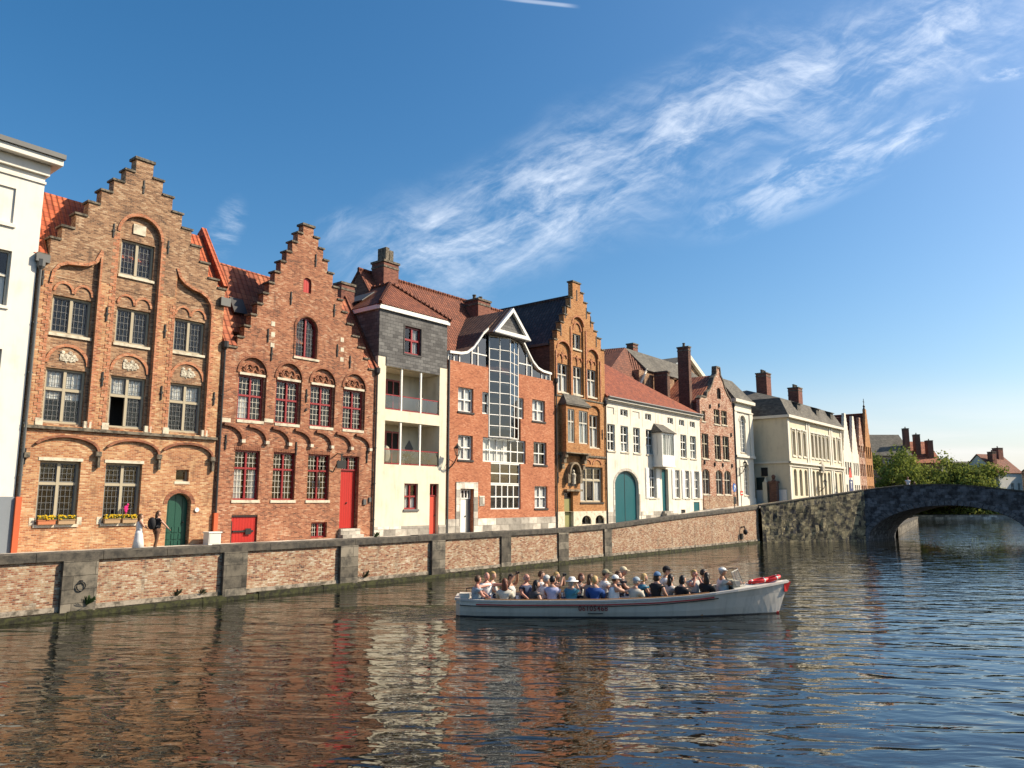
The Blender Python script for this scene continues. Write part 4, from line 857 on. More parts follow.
t = MB(); t.box(46.25, 46.45, .5, 8.4, 15.62, 15.8); part(t, 'gutter', M['gut'], H)
t = MB(); t.tube([(49.53, .5, 20.14), (49.53, 8.5, 20.14)], .12, 6); part(t, 'ridge_tile', M['tbk'], H)
downpipe(H, 46.5, 1.9, 12.6); downpipe(H, 53.42, 1.9, 11.6)

# ------------------------------------------------------------------ house 6: long pale house, teal gate
H = root('carriage_gate_house', 62, 0, 2.2, 'long pale plastered house with teal arched gate, white shutters and hanging bay window', 'house')
up = [(53.75, 54.95), (55.85, 57.1), (57.95, 59.1), (60.15, 61.5), (66.8, 68.05), (68.82, 70.1)]
at = [(53.75, 54.85, 0), (55.87, 57.1, 1), (57.9, 59.1, 0), (60.1, 61.2, 1), (64.3, 65.4, 1), (66.6, 67.7, 1), (68.9, 70.0, 1)]
sh_ = [(60.55, 61.7), (65.4, 66.4), (67.4, 68.4), (69.35, 70.4)]
op = [rect(a, b, 7.97, 10.17) for a, b in up] + [rect(a, b, 11.0, 11.58) for a, b, c in at] + [rect(a, b, 4.16, 6.75) for a, b in sh_] + [rect(62.86, 64.08, 2.2, 6.76), archloop(54.72, 58.6, 1.35, 5.15, 1.25), rect(66.45, 67.35, 2.75, 3.1), rect(69.12, 70.4, 2.85, 3.8)]
m = MB(); m.sheet(rect(53.52, 71.1, ZB, 12.0), op, 0, .3); part(m, 'wall', M['cream6'], H)
m = MB(); m.box(53.5, 71.2, -.12, .3, 12.0, 12.12); m.box(53.5, 71.25, -.3, .3, 12.12, 12.34); part(m, 'cornice', M['white8'], H)
t = MB()
for x in (55.4, 57.55, 59.6, 62.0, 65.9, 68.4): t.box(x - .03, x + .03, -.016, -.001, 10.3, 11.9)
parts(t, 'pilaster_strip', M['cream6'], H)
m = MB(); m.box(53.54, 71.1, -.03, -.002, ZB, 2.9) if False else m.box(58.95, 62.8, -.03, -.002, ZB, 3.0); m.box(53.54, 54.4, -.03, -.002, ZB, 3.0); part(m, 'plinth', M['plinth'], H)
kw = dict(fm='whitep', fw_=.08, mw=.08, trans=(.36, .68), y=.15, sill='lime')
for i, (a, b) in enumerate(up): window(H, a, b, 7.97, 10.17, curtain=[(.05, .95, 0, .4, 'curt')] if i % 2 else None, **kw)
for a, b, c in at:
    if c: window(H, a, b, 11.0, 11.58, fm='whitep', y=.12, sill=None)
    else: t = MB(); t.box(a, b, .06, .3, 11.0, 11.58); part(t, 'blind_panel', M['cream6'], H)
for a, b in sh_: window(H, a, b, 4.16, 6.75, **kw)
for (a, b) in ((59.85, 60.5), (61.76, 62.4), (64.75, 65.35), (66.75, 67.36), (68.72, 69.32), (70.44, 71.02)):
    t = MB(); t.box(a, b, -.06, -.015, 4.1, 6.78); t = part(t, 'shutter', M['whitep'], H)
    q = MB()
    for zz in (4.2, 5.5): q.box(a + .08, b - .08, -.075, -.061, zz, zz + 1.15)
    part(q, 'shutter_panel', M['whitep'], t)
d = door_panel(H, archloop(54.74, 58.58, 1.5, 5.15, 1.23), .22, 'teal'); 
t = MB(); t.box(56.64, 56.68, .2, .224, 1.5, 6.35); part(t, 'gate_seam', M['dkwood'], d)
t = MB(); t.arc(56.66, 5.15, 1.94, 1.25, .22, -.035, .02); t.box(54.5, 54.72, -.035, .02, ZB, 5.15); t.box(58.6, 58.82, -.035, .02, ZB, 5.15); part(t, 'gate_surround', M['plinth'], H)
door_panel(H, rect(62.9, 64.05, 3.0, 6.7), .26, 'teal', (63.9, 4.4)); 
t = MB(); t.box(62.3, 65.0, -.9, .2, 1.5, 2.55); t.box(62.5, 64.7, -.6, .25, 2.55, 2.8); t.box(62.7, 64.3, -.3, .25, 2.8, 3.0); part(t, 'door_step', M['plinth'], H)
door_panel(H, rect(69.13, 70.39, 2.86, 3.79), .06, 'teal'); t = MB(); t.box(66.45, 67.35, .1, .15, 2.75, 3.1); part(t, 'cellar_grille', M['lead'], H)
m = MB(); m.box(61.25, 63.75, -1.0, -.002, 6.9, 7.05); m.box(61.3, 63.7, -.95, -.002, 7.05, 7.95); m.box(61.3, 63.7, -.95, -.002, 9.75, 9.95)
for x in (61.3, 63.56): m.box(x, x + .14, -.95, -.002, 7.95, 9.75)
ob = part(m, 'bay_window', M['whitep'], H)
m = MB(); m.box(61.44, 63.56, -.9, -.86, 7.95, 9.75); m.box(61.33, 61.37, -.8, -.05, 7.95, 9.75); part(m, 'bay_pane', M['glass'], ob)
m = MB()
for x in (62.1, 62.45, 62.8): m.box(x - .04, x + .04, -.945, -.901, 7.95, 9.75)
m.box(61.3, 61.37, -.5, -.42, 7.95, 9.75); part(m, 'bay_bar', M['whitep'], ob)
m = MB(); m.box(61.5, 63.5, -.7, -.68, 7.95, 9.7); part(m, 'bay_curtain', M['blind'], ob)
m = MB(); m.slab([(61.1, -1.12, 9.95), (63.9, -1.12, 9.95), (63.4, -.02, 10.8), (61.6, -.02, 10.8)], .07); m.add([(61.1, -1.12, 9.95), (61.6, -.02, 10.8), (61.1, -.02, 9.95)], [(0, 1, 2)]); m.box(61.12, 63.88, -1.1, -.01, 9.9, 9.95); part(m, 'bay_roof', M['slater'], H)
roof(H, 't6', [(53.45, -.3, 12.36), (71.25, -.3, 12.36), (59.3, 3.9, 16.5), (53.45, 3.9, 16.5)], [(53.45, 3.9, 16.5), (59.3, 3.9, 16.5), (71.25, 8.5, 12.3), (53.45, 8.5, 12.3)], [(71.25, -.3, 12.36), (71.25, 8.5, 12.3), (59.3, 3.9, 16.5)])
t = MB(); t.tube([(53.5, -.36, 12.36), (71.2, -.36, 12.36)], .09, 8); part(t, 'gutter', M['gut'], H)
shell(H, 53.52, 71.1, .302, 8.4, ZB, 12.0, 'cream6', 'rb')
chimney(H, 69.9, 70.65, 2.9, 4.3, 12.0, 16.9, 'bside', pots=0); chimney(H, 69.85, 70.6, 4.7, 5.9, 12.0, 16.6, 'bside', pots=1)
chimney(H, 70.55, 71.1, .7, 1.9, 12.2, 19.3, 'bside', pots=1)

# ------------------------------------------------------------------ building looming behind house 6
H = root('rear_house', 66, 9, 2.2, 'tall rear house with grey roof and red tiled end rising behind the pale gate house', 'house')
m = MB(); m.box(67.5, 84, 6.4, 13.6, 2, 16.0); part(m, 'wall', M['b1hi'], H)
roof(H, 'tbr', [(68.1, 6.6, 19.64), (66.2, 14, 19.64), (60.5, 14, 15.0)], [(68.1, 6.6, 19.64), (60.5, 14, 15.0), (60.5, 5.0, 14.6)], [(68.1, 6.6, 19.64), (60.5, 5.0, 14.6), (67.3, 4.6, 15.3)], [(68.1, 6.6, 19.64), (67.3, 4.6, 15.3), (68.9, 4.6, 17.2)], name='end_roof')
m = MB(); band(m, [(68.95, 17.25), (67.25, 15.2)], .22, 4.5, 4.62); part(m, 'verge', M['white8'], H)
m = MB(); m.box(67.4, 75, 4.62, 6.3, 2, 17.0); part(m, 'front_wall', M['b1hi'], H)
roof(H, 'slater', [(68.8, 4.4, 17.1), (84, 4.4, 17.1), (82, 6.6, 19.5), (68.1, 6.6, 19.6)], [(68.1, 6.6, 19.6), (82, 6.6, 19.5), (84, 14, 16), (67, 14, 16)], name='roof')
chimney(H, 71.2, 72.2, 7.4, 8.2, 17, 20.6, pots=0); chimney(H, 77.5, 78.2, 8.2, 9, 17, 19.9, pots=0)
H = root('pedimented_hall', 84, 12, 2.2, 'grey roofed hall with a white triangular pediment high behind the small brick gable', 'house')
m = MB(); m.sheet([(83.5, 2), (91.5, 2), (91.5, 19.6), (87.5, 21.6), (83.5, 19.6)], [], 9, 9.4); m.box(83.5, 91.5, 9.4, 20, 2, 19.5); part(m, 'wall', M['b1hi'], H)
m = MB()
for a, b in (((83.2, 19.55), (87.5, 21.75)), ((87.5, 21.75), (91.8, 19.55))): band(m, [a, b], .5, 8.6, 9.2)
m.box(83.2, 91.8, 8.7, 9.2, 19.0, 19.4); part(m, 'pediment', M['white8'], H)
roof(H, 'slater', [(83.2, 8.7, 19.7), (83.2, 20, 19.7), (87.5, 20, 21.9), (87.5, 8.7, 21.9)], [(91.8, 8.7, 19.7), (91.8, 20, 19.7), (87.5, 20, 21.9), (87.5, 8.7, 21.9)], [(78, 8.8, 18.0), (83.4, 8.8, 18.2), (83.4, 14, 20.6), (78, 14, 20)])

# ------------------------------------------------------------------ house 7: small patchy brick gable
H = root('small_gable_house', 75, 0, 3.0, 'small patchy red brick house with a curved gable beside the white corner building', 'house')
out = [(71.25, ZB), (79.5, ZB), (79.5, 14.5), (78.9, 14.55), (78.75, 14.9), (78.2, 15.2), (77.5, 15.9), (77.1, 16.6), (76.5, 17.1), (76.4, 17.9), (75.5, 17.9), (75.4, 17.1), (74.75, 16.6), (74.3, 15.9), (73.6, 15.2), (73.0, 14.9), (72.8, 14.4), (71.7, 14.4), (71.25, 14.1)]
ww = [(74.5, 75.95, 11.78, 13.34), (76.35, 77.78, 11.85, 13.36), (71.62, 72.45, 11.85, 12.9), (71.45, 72.95, 8.1, 10.6), (74.4, 75.9, 8.1, 10.62), (76.4, 78.0, 8.15, 10.66)]
gw = [(71.3, 72.95), (74.4, 76.02), (76.45, 78.15)]
m = MB(); m.sheet(out, [rect(*w) for w in ww] + [archloop(a, b, 4.56, 6.6, .45) for a, b in gw] + [archloop(75.5, 76.45, 14.5, 15.3, .4)], 0, .35); part(m, 'wall', M['b7'], H)
kw = dict(fm='stonew', fw_=.09, mw=.1, trans=(.6,), y=.15)
for i, w in enumerate(ww): window(H, *w, **kw)
for a, b in gw: window(H, a, b, 4.56, 7.05, rise=.45, fm='offw', trans=(.6,), grid=(2, (3, 2)), y=.15)
window(H, 75.5, 76.45, 14.5, 15.7, rise=.4, fm='dkwood', y=.12, sill=None)
c = MB(); band(c, out[3:], .16, -.08, .45); part(c, 'coping', M['coping'], H)
c = MB()
for x, z in ((74.2, 7.6), (76.15, 7.6), (78.5, 7.6), (71.8, 7.7), (78.6, 10.9), (73.6, 13.5), (75.8, 13.8)): c.box(x - .08, x + .08, -.12, -.001, z - .2, z + .2)
parts(c, 'wall_anchor', M['lead'], H)
m = MB(); m.box(71.27, 79.48, -.04, -.002, ZB, 4.4); part(m, 'plinth', M['bq'], H)
roof(H, 'tr2', [(71.3, .3, 13.8), (71.3, 8, 13.8), (75.95, 8, 17.1), (75.95, .3, 17.1)], [(79.5, .3, 13.8), (79.5, 8, 13.8), (75.95, 8, 17.1), (75.95, .3, 17.1)])
shell(H, 71.25, 79.5, .36, 8, ZB, 13.7, 'bside')
downpipe(H, 79.55, 3.0, 14)

# ------------------------------------------------------------------ house 8: narrow white corner building
H = root('white_corner_house', 82, 0, 3.3, 'narrow white painted stone house with tall arched windows and grey mansard', 'house')
m = MB(); m.sheet(rect(79.65, 84.6, ZB, 14.6), [archloop(81.1, 82.7, 9.2, 12.6, .65), archloop(81.6, 83.0, 4.55, 7.3, .7)], 0, .35)
m.box(84.3, 84.6, .352, 9, ZB, 14.6); m.box(79.65, 79.9, .352, 9, ZB, 14.6); m.box(79.9, 84.3, 8.7, 9, ZB, 14.6); part(m, 'wall', M['white8'], H)
t = MB(); t.box(79.6, 84.8, -.22, -.002, 8.6, 8.85); t.box(79.6, 84.75, -.15, -.002, 13.6, 13.75); t.box(79.5, 84.9, -.4, .3, 14.602, 14.95); t.box(79.65, 80.3, -.1, -.003, 8.85, 13.6); t.box(83.8, 84.7, -.1, -.003, 8.85, 13.6); t.box(79.65, 84.7, -.06, -.003, ZB, 4.2); parts(t, 'cornice', M['white8'], H)
t = MB(); t.arc(81.9, 12.6, .82, .68, .18, -.07, 0); t.arc(82.3, 7.3, .72, .72, .18, -.07, 0); part(t, 'window_arch', M['white8'], H)
window(H, 81.1, 82.7, 9.2, 13.25, rise=.65, fm='whitep', grid=(2, 8), bm='whitep', bw=.05, y=.2, curtain=[(.05, .95, 0, .8, 'curt')])
window(H, 81.6, 83.0, 4.55, 8.0, rise=.7, fm='whitep', grid=(2, 7), bm='whitep', bw=.05, y=.2)
roof(H, 'slater', [(79.5, -.3, 14.95), (84.9, -.3, 14.95), (83.6, 1.7, 17.5), (79.6, 1.7, 17.5)], [(84.9, -.3, 14.95), (84.9, 9, 14.95), (83.6, 8, 17.5), (83.6, 1.7, 17.5)], [(79.6, 1.7, 17.5), (83.6, 1.7, 17.5), (83.6, 8, 17.5), (79.6, 8, 17.5)], [(79.5, -.3, 14.95), (79.6, 1.7, 17.5), (79.6, 8, 17.5), (79.5, 9, 14.95)])

# ------------------------------------------------------------------ house 9: long stone mansion past the bridge
H = root('stone_mansion', 96, -3.4, 3.6, 'long pale stone mansion with dark mansard roof and two red brick chimneys past the bridge', 'house')
Y9 = -3.4
bays = [87.6, 89.4, 91.2, 94.0, 95.4, 96.8, 98.3, 99.9, 102.6, 104.6]
op = [archloop(x, x + .95, 9.1, 11.5, .35) for x in bays] + [archloop(x, x + .95, 4.5, 7.2, .3) for x in bays]
m = MB(); m.sheet(rect(86.2, 106.6, ZB, 13.2), op, Y9, Y9 + .4); m.box(86.2, 86.6, Y9 + .402, 12, ZB, 13.2); m.box(106.2, 106.6, Y9 + .402, 12, ZB, 13.2); m.box(86.6, 106.2, 11.6, 12, ZB, 13.2); part(m, 'wall', M['cream9'], H)
for x in bays:
    window(H, x, x + .95, 9.1, 11.85, rise=.35, fm='offw', trans=(.65,), y=Y9 + .25, sill=None, dark=False, grid=(2, (3, 2)), bw=.04, bm='offw')
    window(H, x, x + .95, 4.5, 7.5, rise=.3, fm='offw', trans=(.65,), y=Y9 + .25, sill=None, dark=False, grid=(2, (3, 2)), bw=.04, bm='offw')
m = MB(); m.box(87, 106, -1.4, -1.3, 4, 12.6); part(m, 'room_shade_board', M['room_shade'], H)  # painted room darkness behind the mansion windows
t = MB()
t.box(86.0, 106.8, Y9 - .28, Y9 - .003, 8.1, 8.32); t.box(86.0, 86.198, Y9 - .28, 12, 8.1, 8.32); t.box(86.1, 106.7, Y9 - .12, Y9 - .003, 7.75, 7.85)
t.box(85.8, 107, Y9 - .45, Y9 + .4, 13.202, 13.5); t.box(85.85, 86.6, Y9 + .4, 12, 13.202, 13.5)
for x in (86.2, 92.4, 93.2, 101.2, 102.0, 105.9): t.box(x, x + .5, Y9 - .1, Y9 - .004, 4, 7.7); t.box(x, x + .5, Y9 - .1, Y9 - .004, 8.35, 13.1)
for x in bays: t.box(x - .16, x - .01, Y9 - .07, Y9 - .004, 8.9, 12.0); t.box(x + .96, x + 1.12, Y9 - .07, Y9 - .004, 8.9, 12.0); t.box(x - .2, x + 1.15, Y9 - .12, Y9 - .004, 12.0, 12.15); t.box(x - .1, x + 1.05, Y9 - .1, Y9 - .004, 8.85, 8.98)
part(t, 'cornice', M['white8'], H)
t = MB(); t.ball((97.2, Y9 - .2, 8.0), .6, (1, .4, 1.2), 8, 6); t.box(96.3, 98.1, Y9 - .3, Y9, 7.3, 7.5); part(t, 'cartouche', M['relief'], H)
roof(H, 'slater', [(85.9, Y9 - .3, 13.5), (106.9, Y9 - .3, 13.5), (106.2, Y9 + .9, 15.6), (86.9, Y9 + .9, 15.6)], [(85.9, Y9 - .3, 13.5), (86.9, Y9 + .9, 15.6), (86.9, 11, 15.6), (85.9, 12, 13.5)], [(106.9, Y9 - .3, 13.5), (106.2, Y9 + .9, 15.6), (106.2, 11, 15.6), (106.9, 12, 13.5)], [(86.9, Y9 + .9, 15.6), (106.2, Y9 + .9, 15.6), (101, 3, 17.4), (91, 3, 17.4)], [(86.9, Y9 + .9, 15.6), (91, 3, 17.4), (86.9, 11, 15.6)], [(86.9, 11, 15.6), (91, 3, 17.4), (101, 3, 17.4), (106.2, 11, 15.6)], [(106.2, Y9 + .9, 15.6), (101, 3, 17.4), (106.2, 11, 15.6)])
for x in (90.6, 97.5, 103.2):
    t = MB(); t.box(x, x + 1.1, Y9 + .2, Y9 + 1.8, 13.6, 15.3); t.slab([(x - .15, Y9 + .05, 15.3), (x + 1.25, Y9 + .05, 15.3), (x + 1.25, Y9 + 2, 15.9), (x - .15, Y9 + 2, 15.9)], .1); part(t, 'dormer', M['slater'], H)
for (x, y, z0, z1) in ((90.6, .3, 15.5, 19.2), (97.0, -1.3, 14.6, 18.0)): chimney(H, x, x + 1.5, y, y + 1.3, z0, z1, pots=3)
chimney(H, 101.5, 102.6, 0.5, 1.5, 15, 17.7, m='slater', pots=2)

# ------------------------------------------------------------------ houses 10: row of gables far along the quay
def far_gable(x0, x1, ztop, zE, m_, label, steps, finial=False, y=-3.4, rm='tbr'):
    H = root('quay_gable_house', (x0 + x1) / 2, y, 3.6, label, 'house', 'narrow gable houses beyond the mansion'); xc = (x0 + x1) / 2; n = steps
    L = [(x0 + .3 + (xc - .35 - x0 - .3) * k / (n - 1), zE + (ztop - zE) * (k + 1) / n) for k in range(n)]
    Rr = [(2 * xc - a, b) for a, b in L]; ws = []
    for z in (4.4, 7.4, 10.0):
        for q in (.14, .42, .70): ws.append(rect(x0 + (x1 - x0) * q, x0 + (x1 - x0) * (q + .18), z, z + 1.7))
    ws = [w for w in ws if w[2][1] < zE + 1]
    mm = MB(); mm.sheet(stepped(L, Rr, x0, x1, ZB, zE, zE), ws, y, y + .35); mm.box(x0, x0 + .25, y + .352, 8, ZB, zE); mm.box(x1 - .25, x1, y + .352, 8, ZB, zE); mm.box(x0 + .25, x1 - .25, 7.7, 8, ZB, zE); part(mm, 'wall', M[m_], H)
    for w in ws: window(H, w[0][0], w[1][0], w[0][1], w[2][1], fm='offw', trans=(.6,), y=y + .18, sill=None, dark=False)
    t = MB(); t.box(x0 + .4, x1 - .4, y + 1.2, y + 1.3, 3.6, zE); part(t, 'room_shade_board', M['room_shade'], H)  # near-black board as painted shade behind the gable windows
    roof(H, rm, [(x0, y + .3, zE), (x0, 8, zE), (xc, 8, ztop - .5), (xc, y + .3, ztop - .5)], [(x1, y + .3, zE), (x1, 8, zE), (xc, 8, ztop - .5), (xc, y + .3, ztop - .5)])
    if finial: t = MB(); t.lathe((xc, y + .2, ztop), [(.25, 0), (.1, .3), (.18, .5), (.05, .7), (.04, 1.6)], 8); t.box(xc - .35, xc + .35, y + .17, y + .23, ztop + 1.1, ztop + 1.18); part(t, 'finial', M['lead'], H)
far_gable(107.0, 110.9, 15.7, 10.6, 'white8', 'pale step gable next to the stone mansion', 9)
far_gable(111.0, 114.3, 15.6, 10.4, 'cream6', 'pale step gable between the red gable and another pale one', 9)
far_gable(114.4, 117.6, 15.7, 10.8, 'b7', 'reddish step gable second from the far end of the row', 8)
far_gable(117.7, 121.4, 17.2, 11.0, 'b5', 'far brick gable with an iron finial at the end of the row', 9, True)
finish_backs()
# ------------------------------------------------------------------ ground, street, water
def streetz(s):
    pts = [(-400, 1.8), (46, 1.8), (55, 1.98), (65, 2.55), (72, 3.0), (80, 3.3), (90, 3.5), (900, 3.5)]
    for (a, za), (b, zb) in zip(pts, pts[1:]):
        if a <= s <= b: return za + (zb - za) * (s - a) / (b - a)
    return 3.5
SS = [-400, -60, 0, 20, 46, 50, 55, 60, 65, 69, 72, 76, 80, 85, 90, 140, 260]
m = MB()
for a, b in zip(SS, SS[1:]):
    m.quad((a, -4.85, streetz(a) - .02), (b, -4.85, streetz(b) - .02), (b, 900, streetz(b) - .02), (a, 900, streetz(a) - .02))
g = m.build('ground', M['soil'], org=(0, 0, 0)); tag(g, 'flat town ground behind the quay', kind='structure')
m = MB()
for a, b in zip(SS[1:-1], SS[2:-1]): m.quad((a, -4.83, streetz(a)), (b, -4.83, streetz(b)), (b, -.95, streetz(b)), (a, -.95, streetz(a)))
g = m.build('street', M['road'], org=(0, 0, 0)); tag(g, 'cobbled quayside street', kind='structure')
m = MB()
for a, b in zip(SS[1:-2], SS[2:-2]):
    za, zb = streetz(a) + .1, streetz(b) + .1
    m.add([(a, -.95, za - .3), (b, -.95, zb - .3), (b, -.95, zb), (a, -.95, za), (a, -.02, za), (b, -.02, zb)], [(0, 1, 2, 3), (3, 2, 5, 4)])
g = m.build('pavement', M['plinth'], org=(0, 0, 0)); tag(g, 'narrow stone pavement along the house fronts', kind='structure')
m = MB(); m.quad((-1500, 176, 1.0), (3000, 176, 1.0), (3000, 4000, 1.0), (-1500, 4000, 1.0)); m.quad((-1500, 176, -2), (3000, 176, -2), (3000, 176, 1.0), (-1500, 176, 1.0))
g = m.build('far_bank', M['soil'], world=True); tag(g, 'far bank beyond the bridge', kind='structure')

def water_mat():
    m, g = mat('canal_water'); tc = g.n('ShaderNodeTexCoord').outputs['Object']; sp = g.n('ShaderNodeSeparateXYZ', i={0: tc}).outputs
    def lay(sx, sy, seed, det, rough, dist=0.0, rot=0.0):
        c, s = math.cos(rot), math.sin(rot)
        x = g.m('ADD', g.m('MULTIPLY', sp[0], c * sx), g.m('MULTIPLY', sp[1], s * sx)); y = g.m('SUBTRACT', g.m('MULTIPLY', sp[1], c * sy), g.m('MULTIPLY', sp[0], s * sy))
        return g.noise(g.comb(x, y, seed), 1.0, det, rough, dist)
    a = lay(.25, .6, 0, 1, .5, .3, .2); b = lay(.62, 1.55, 3, 1.5, .5, .7, -.12); c = lay(2.2, 5.0, 7, 2, .5, .5, .1)
    calm = g.smooth(lay(.05, .09, 11, 2, .5), .3, .7)
    # wake: a stronger chop just behind the stern of the tour boat
    wx = g.m('ADD', sp[0], 3.6); wy = g.m('SUBTRACT', sp[1], 27.6)
    wd = g.m('ADD', g.m('MULTIPLY', g.m('MULTIPLY', wx, wx), .10), g.m('MULTIPLY', g.m('MULTIPLY', wy, wy), .28))
    wake = g.m('SUBTRACT', 1.0, g.smooth(wd, .15, 1.3))
    h = g.m('ADD', g.m('ADD', g.m('MULTIPLY', a, .075), g.m('MULTIPLY', b, .068)), g.m('MULTIPLY', g.m('MULTIPLY', c, .0135), g.m('ADD', .45, g.m('MULTIPLY', calm, .75))))
    h = g.m('ADD', h, g.m('MULTIPLY', g.m('MULTIPLY', lay(1.1, 1.7, 5, 3, .55, 1.0), .22), wake))
    bp = g.n('ShaderNodeBump', i={'Height': h, 'Strength': 1.0, 'Distance': 1.0})
    p = g.n('ShaderNodeBsdfPrincipled', i={'Base Color': (.007, .0075, .005, 1), 'Roughness': .0, 'IOR': 1.62, 'Specular IOR Level': .5, 'Normal': bp.outputs[0]})
    g.n('ShaderNodeOutputMaterial', i={'Surface': p}); return m
M['water'] = water_mat()
m = MB(); m.quad((-1500, -600, 0), (3000, -600, 0), (3000, 2500, 0), (-1500, 2500, 0))
g = m.build('water', M['water'], world=True); tag(g, 'rippled dark canal water reflecting the houses', kind='structure')

# ------------------------------------------------------------------ quay wall
YQ = -5.2
def capz(s):
    pts = [(-60, 2.13), (24, 2.13), (40, 2.2), (45, 2.29), (52, 2.62), (59, 2.93), (72, 3.42), (140, 3.6)]
    for (a, za), (b, zb) in zip(pts, pts[1:]):
        if a <= s <= b: return za + (zb - za) * (s - a) / (b - a)
    return 3.6
H = root('quay_wall', 40, YQ, 0, 'long weathered brick quay wall with grey stone piers and a flat stone coping', 'wall')
cut = [-40, 24, 40, 45, 52, 59, 72.0]
m = MB()
for a, b in zip(cut, cut[1:]):
    za, zb = capz(a) - .27, capz(b) - .27
    m.add([(a, YQ, -1.2), (b, YQ, -1.2), (b, YQ, zb), (a, YQ, za), (a, YQ + .4, -1.2), (b, YQ + .4, -1.2), (b, YQ + .4, zb), (a, YQ + .4, za)], [(0, 1, 2, 3), (7, 6, 5, 4), (3, 2, 6, 7)])
part(m, 'brickwork', M['bq'], H)
m = MB(); s = -40.0; random.seed(3)
while s < 71.9:
    e = min(72.0, s + random.uniform(1.5, 2.4)); za, zb = capz(s), capz(e); j = random.uniform(-.012, .012); o = -.1
    m.add([(s + .008, YQ + o, za - .28), (e - .008, YQ + o, zb - .28), (e - .008, YQ + .5, zb - .28), (s + .008, YQ + .5, za - .28), (s + .008, YQ + o, za + j - .03), (e - .008, YQ + o, zb + j - .03), (e - .008, YQ + .5, zb + j), (s + .008, YQ + .5, za + j), (s + .008, YQ + o + .04, za + j), (e - .008, YQ + o + .04, zb + j)],
          [(0, 3, 2, 1), (0, 1, 5, 4), (4, 5, 9, 8), (8, 9, 6, 7), (2, 3, 7, 6), (0, 4, 8, 7, 3), (1, 2, 6, 9, 5)]); s = e
part(m, 'coping', M['cap'], H)
m = MB(); 
for k in range(140):
    a = -40 + k * .8; d = random.uniform(.05, .12); m.box(a, a + .8, YQ - .16 - d * .4, YQ - .002, -.6, .10 + d)
part(m, 'moss_ledge', M['moss'], H)
m = MB(); m.box(-40, 71.9, YQ - .045, YQ - .001, .2, .36); part(m, 'footing', M['foot'], H)
for s0, w_ in ((-.6, 1.1), (5.2, 1.1), (10.97, 1.12), (16.8, 1.03), (22.5, 1.0), (28.28, .95), (33.85, .85), (39.38, 1.05), (44.65, .9)):
    m = MB(); z1 = capz(s0) - .285; m.box(s0, s0 + w_, YQ - (.18 if s0 < 30 else .1), YQ - .05 + .048, -.6, z1); p = part(m, 'pier', M['pil'], H)
for s0, z0 in ((11.55, 1.0),):
    m = MB(); n = 14
    m.tube([(s0 + .14 * math.cos(2 * math.pi * k / n), YQ - .225, z0 + .15 * math.sin(2 * math.pi * k / n)) for k in range(n + 1)], .022, 6); m.box(s0 - .04, s0 + .04, YQ - .25, YQ - .18, z0 + .12, z0 + .2); part(m, 'mooring_ring', M['lead'], H)
m = MB(); m.tube([(67.7, YQ, 1.55), (67.7, YQ - .35, 1.6), (67.6, YQ - .45, 1.2)], .07, 6); m.ball((67.6, YQ - .45, 1.15), .2, (1, 1, 1.3)); m.box(67.5, 67.9, YQ - .12, YQ, .5, 1.0); part(m, 'iron_bracket', M['lead'], H)
def tuft(s, y, z, r, label, n=26, m_='leafg'):
    b = MB()
    for k in range(n):
        a = random.uniform(0, 6.28); q = random.uniform(.2, 1) * r; h = random.uniform(.4, 1) * r * 1.3; w_ = r * .16
        b.add([(s, y, z), (s + q * math.cos(a), y - abs(q * math.sin(a)) * .8, z + h), (s + q * math.cos(a) + w_, y - abs(q * math.sin(a)) * .8, z + h * .8)], [(0, 1, 2)])
    o = b.build('wall_plant', M[m_], org=(s, y, z)); tag(o, label, 'plant')
M['leafg'] = plain('weed_green', (.05, .085, .02), .7, var=.5, scale=9)
M['leafd'] = plain('dry_weed', (.08, .075, .03), .8, var=.5, scale=9)
tuft(11.75, YQ - .24, .35, .3, 'green weed growing below the iron ring on the grey pier')
tuft(15.0, YQ - .02, .3, .26, 'small dry weed at the wall foot between the first two piers', m_='leafd')
tuft(16.0, YQ - .02, .28, .22, 'tiny dry weed just left of the second pier', m_='leafd')
tuft(24.0, YQ - .02, .32, .3, 'low weed at the wall foot right of the third pier', m_='leafd')
tuft(28.3, -.98, 1.85, .3, 'green weed sprouting at the red front door step', n=40)

# ------------------------------------------------------------------ bridge
H = root('arched_bridge', 44, 77.2, 0, 'old grey stone arched bridge in shade crossing the canal', 'bridge', world=True)
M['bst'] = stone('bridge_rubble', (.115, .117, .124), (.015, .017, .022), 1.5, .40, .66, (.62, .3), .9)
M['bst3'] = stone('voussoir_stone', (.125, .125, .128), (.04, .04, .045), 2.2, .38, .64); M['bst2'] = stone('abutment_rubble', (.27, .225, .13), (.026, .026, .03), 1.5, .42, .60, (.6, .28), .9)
cx, hw, rise = 43.25, 8.15, 3.5; ex, ey = 6.9, 8.5; YB = 77.2
top = [(35.2, 4.92), (37.2, 5.17), (39.2, 5.38), (42.2, 5.47), (44.5, 5.42), (46.6, 5.27), (51, 4.80), (58, 3.9), (66, 2.9), (80, 2.4)]
ar = [(cx + hw * math.cos(math.pi * i / 24), rise * math.sin(math.pi * i / 24)) for i in range(25)]
outl = [(35.2 - .25, -1.2), (cx - hw, -1.2)] + list(reversed(ar)) + [(cx + hw, -1.2), (80, -1.2)] + list(reversed(top)) + [(34.95, 4.9)]
def face(mb, outline, yf, th, dz=0):
    tri = tessellate_polygon([[Vector((a, b, 0)) for a, b in outline]]); k = len(outline)
    vs = [(a + ex * (yf - YB) / ey, yf, b + dz) for a, b in outline] + [(a + ex * (yf + th - YB) / ey, yf + th, b + dz) for a, b in outline]
    mb.add(vs, [tuple(t) for t in tri] + [tuple(k + i for i in reversed(t)) for t in tri] + [(i, (i + 1) % k, k + (i + 1) % k, k + i) for i in range(k)])
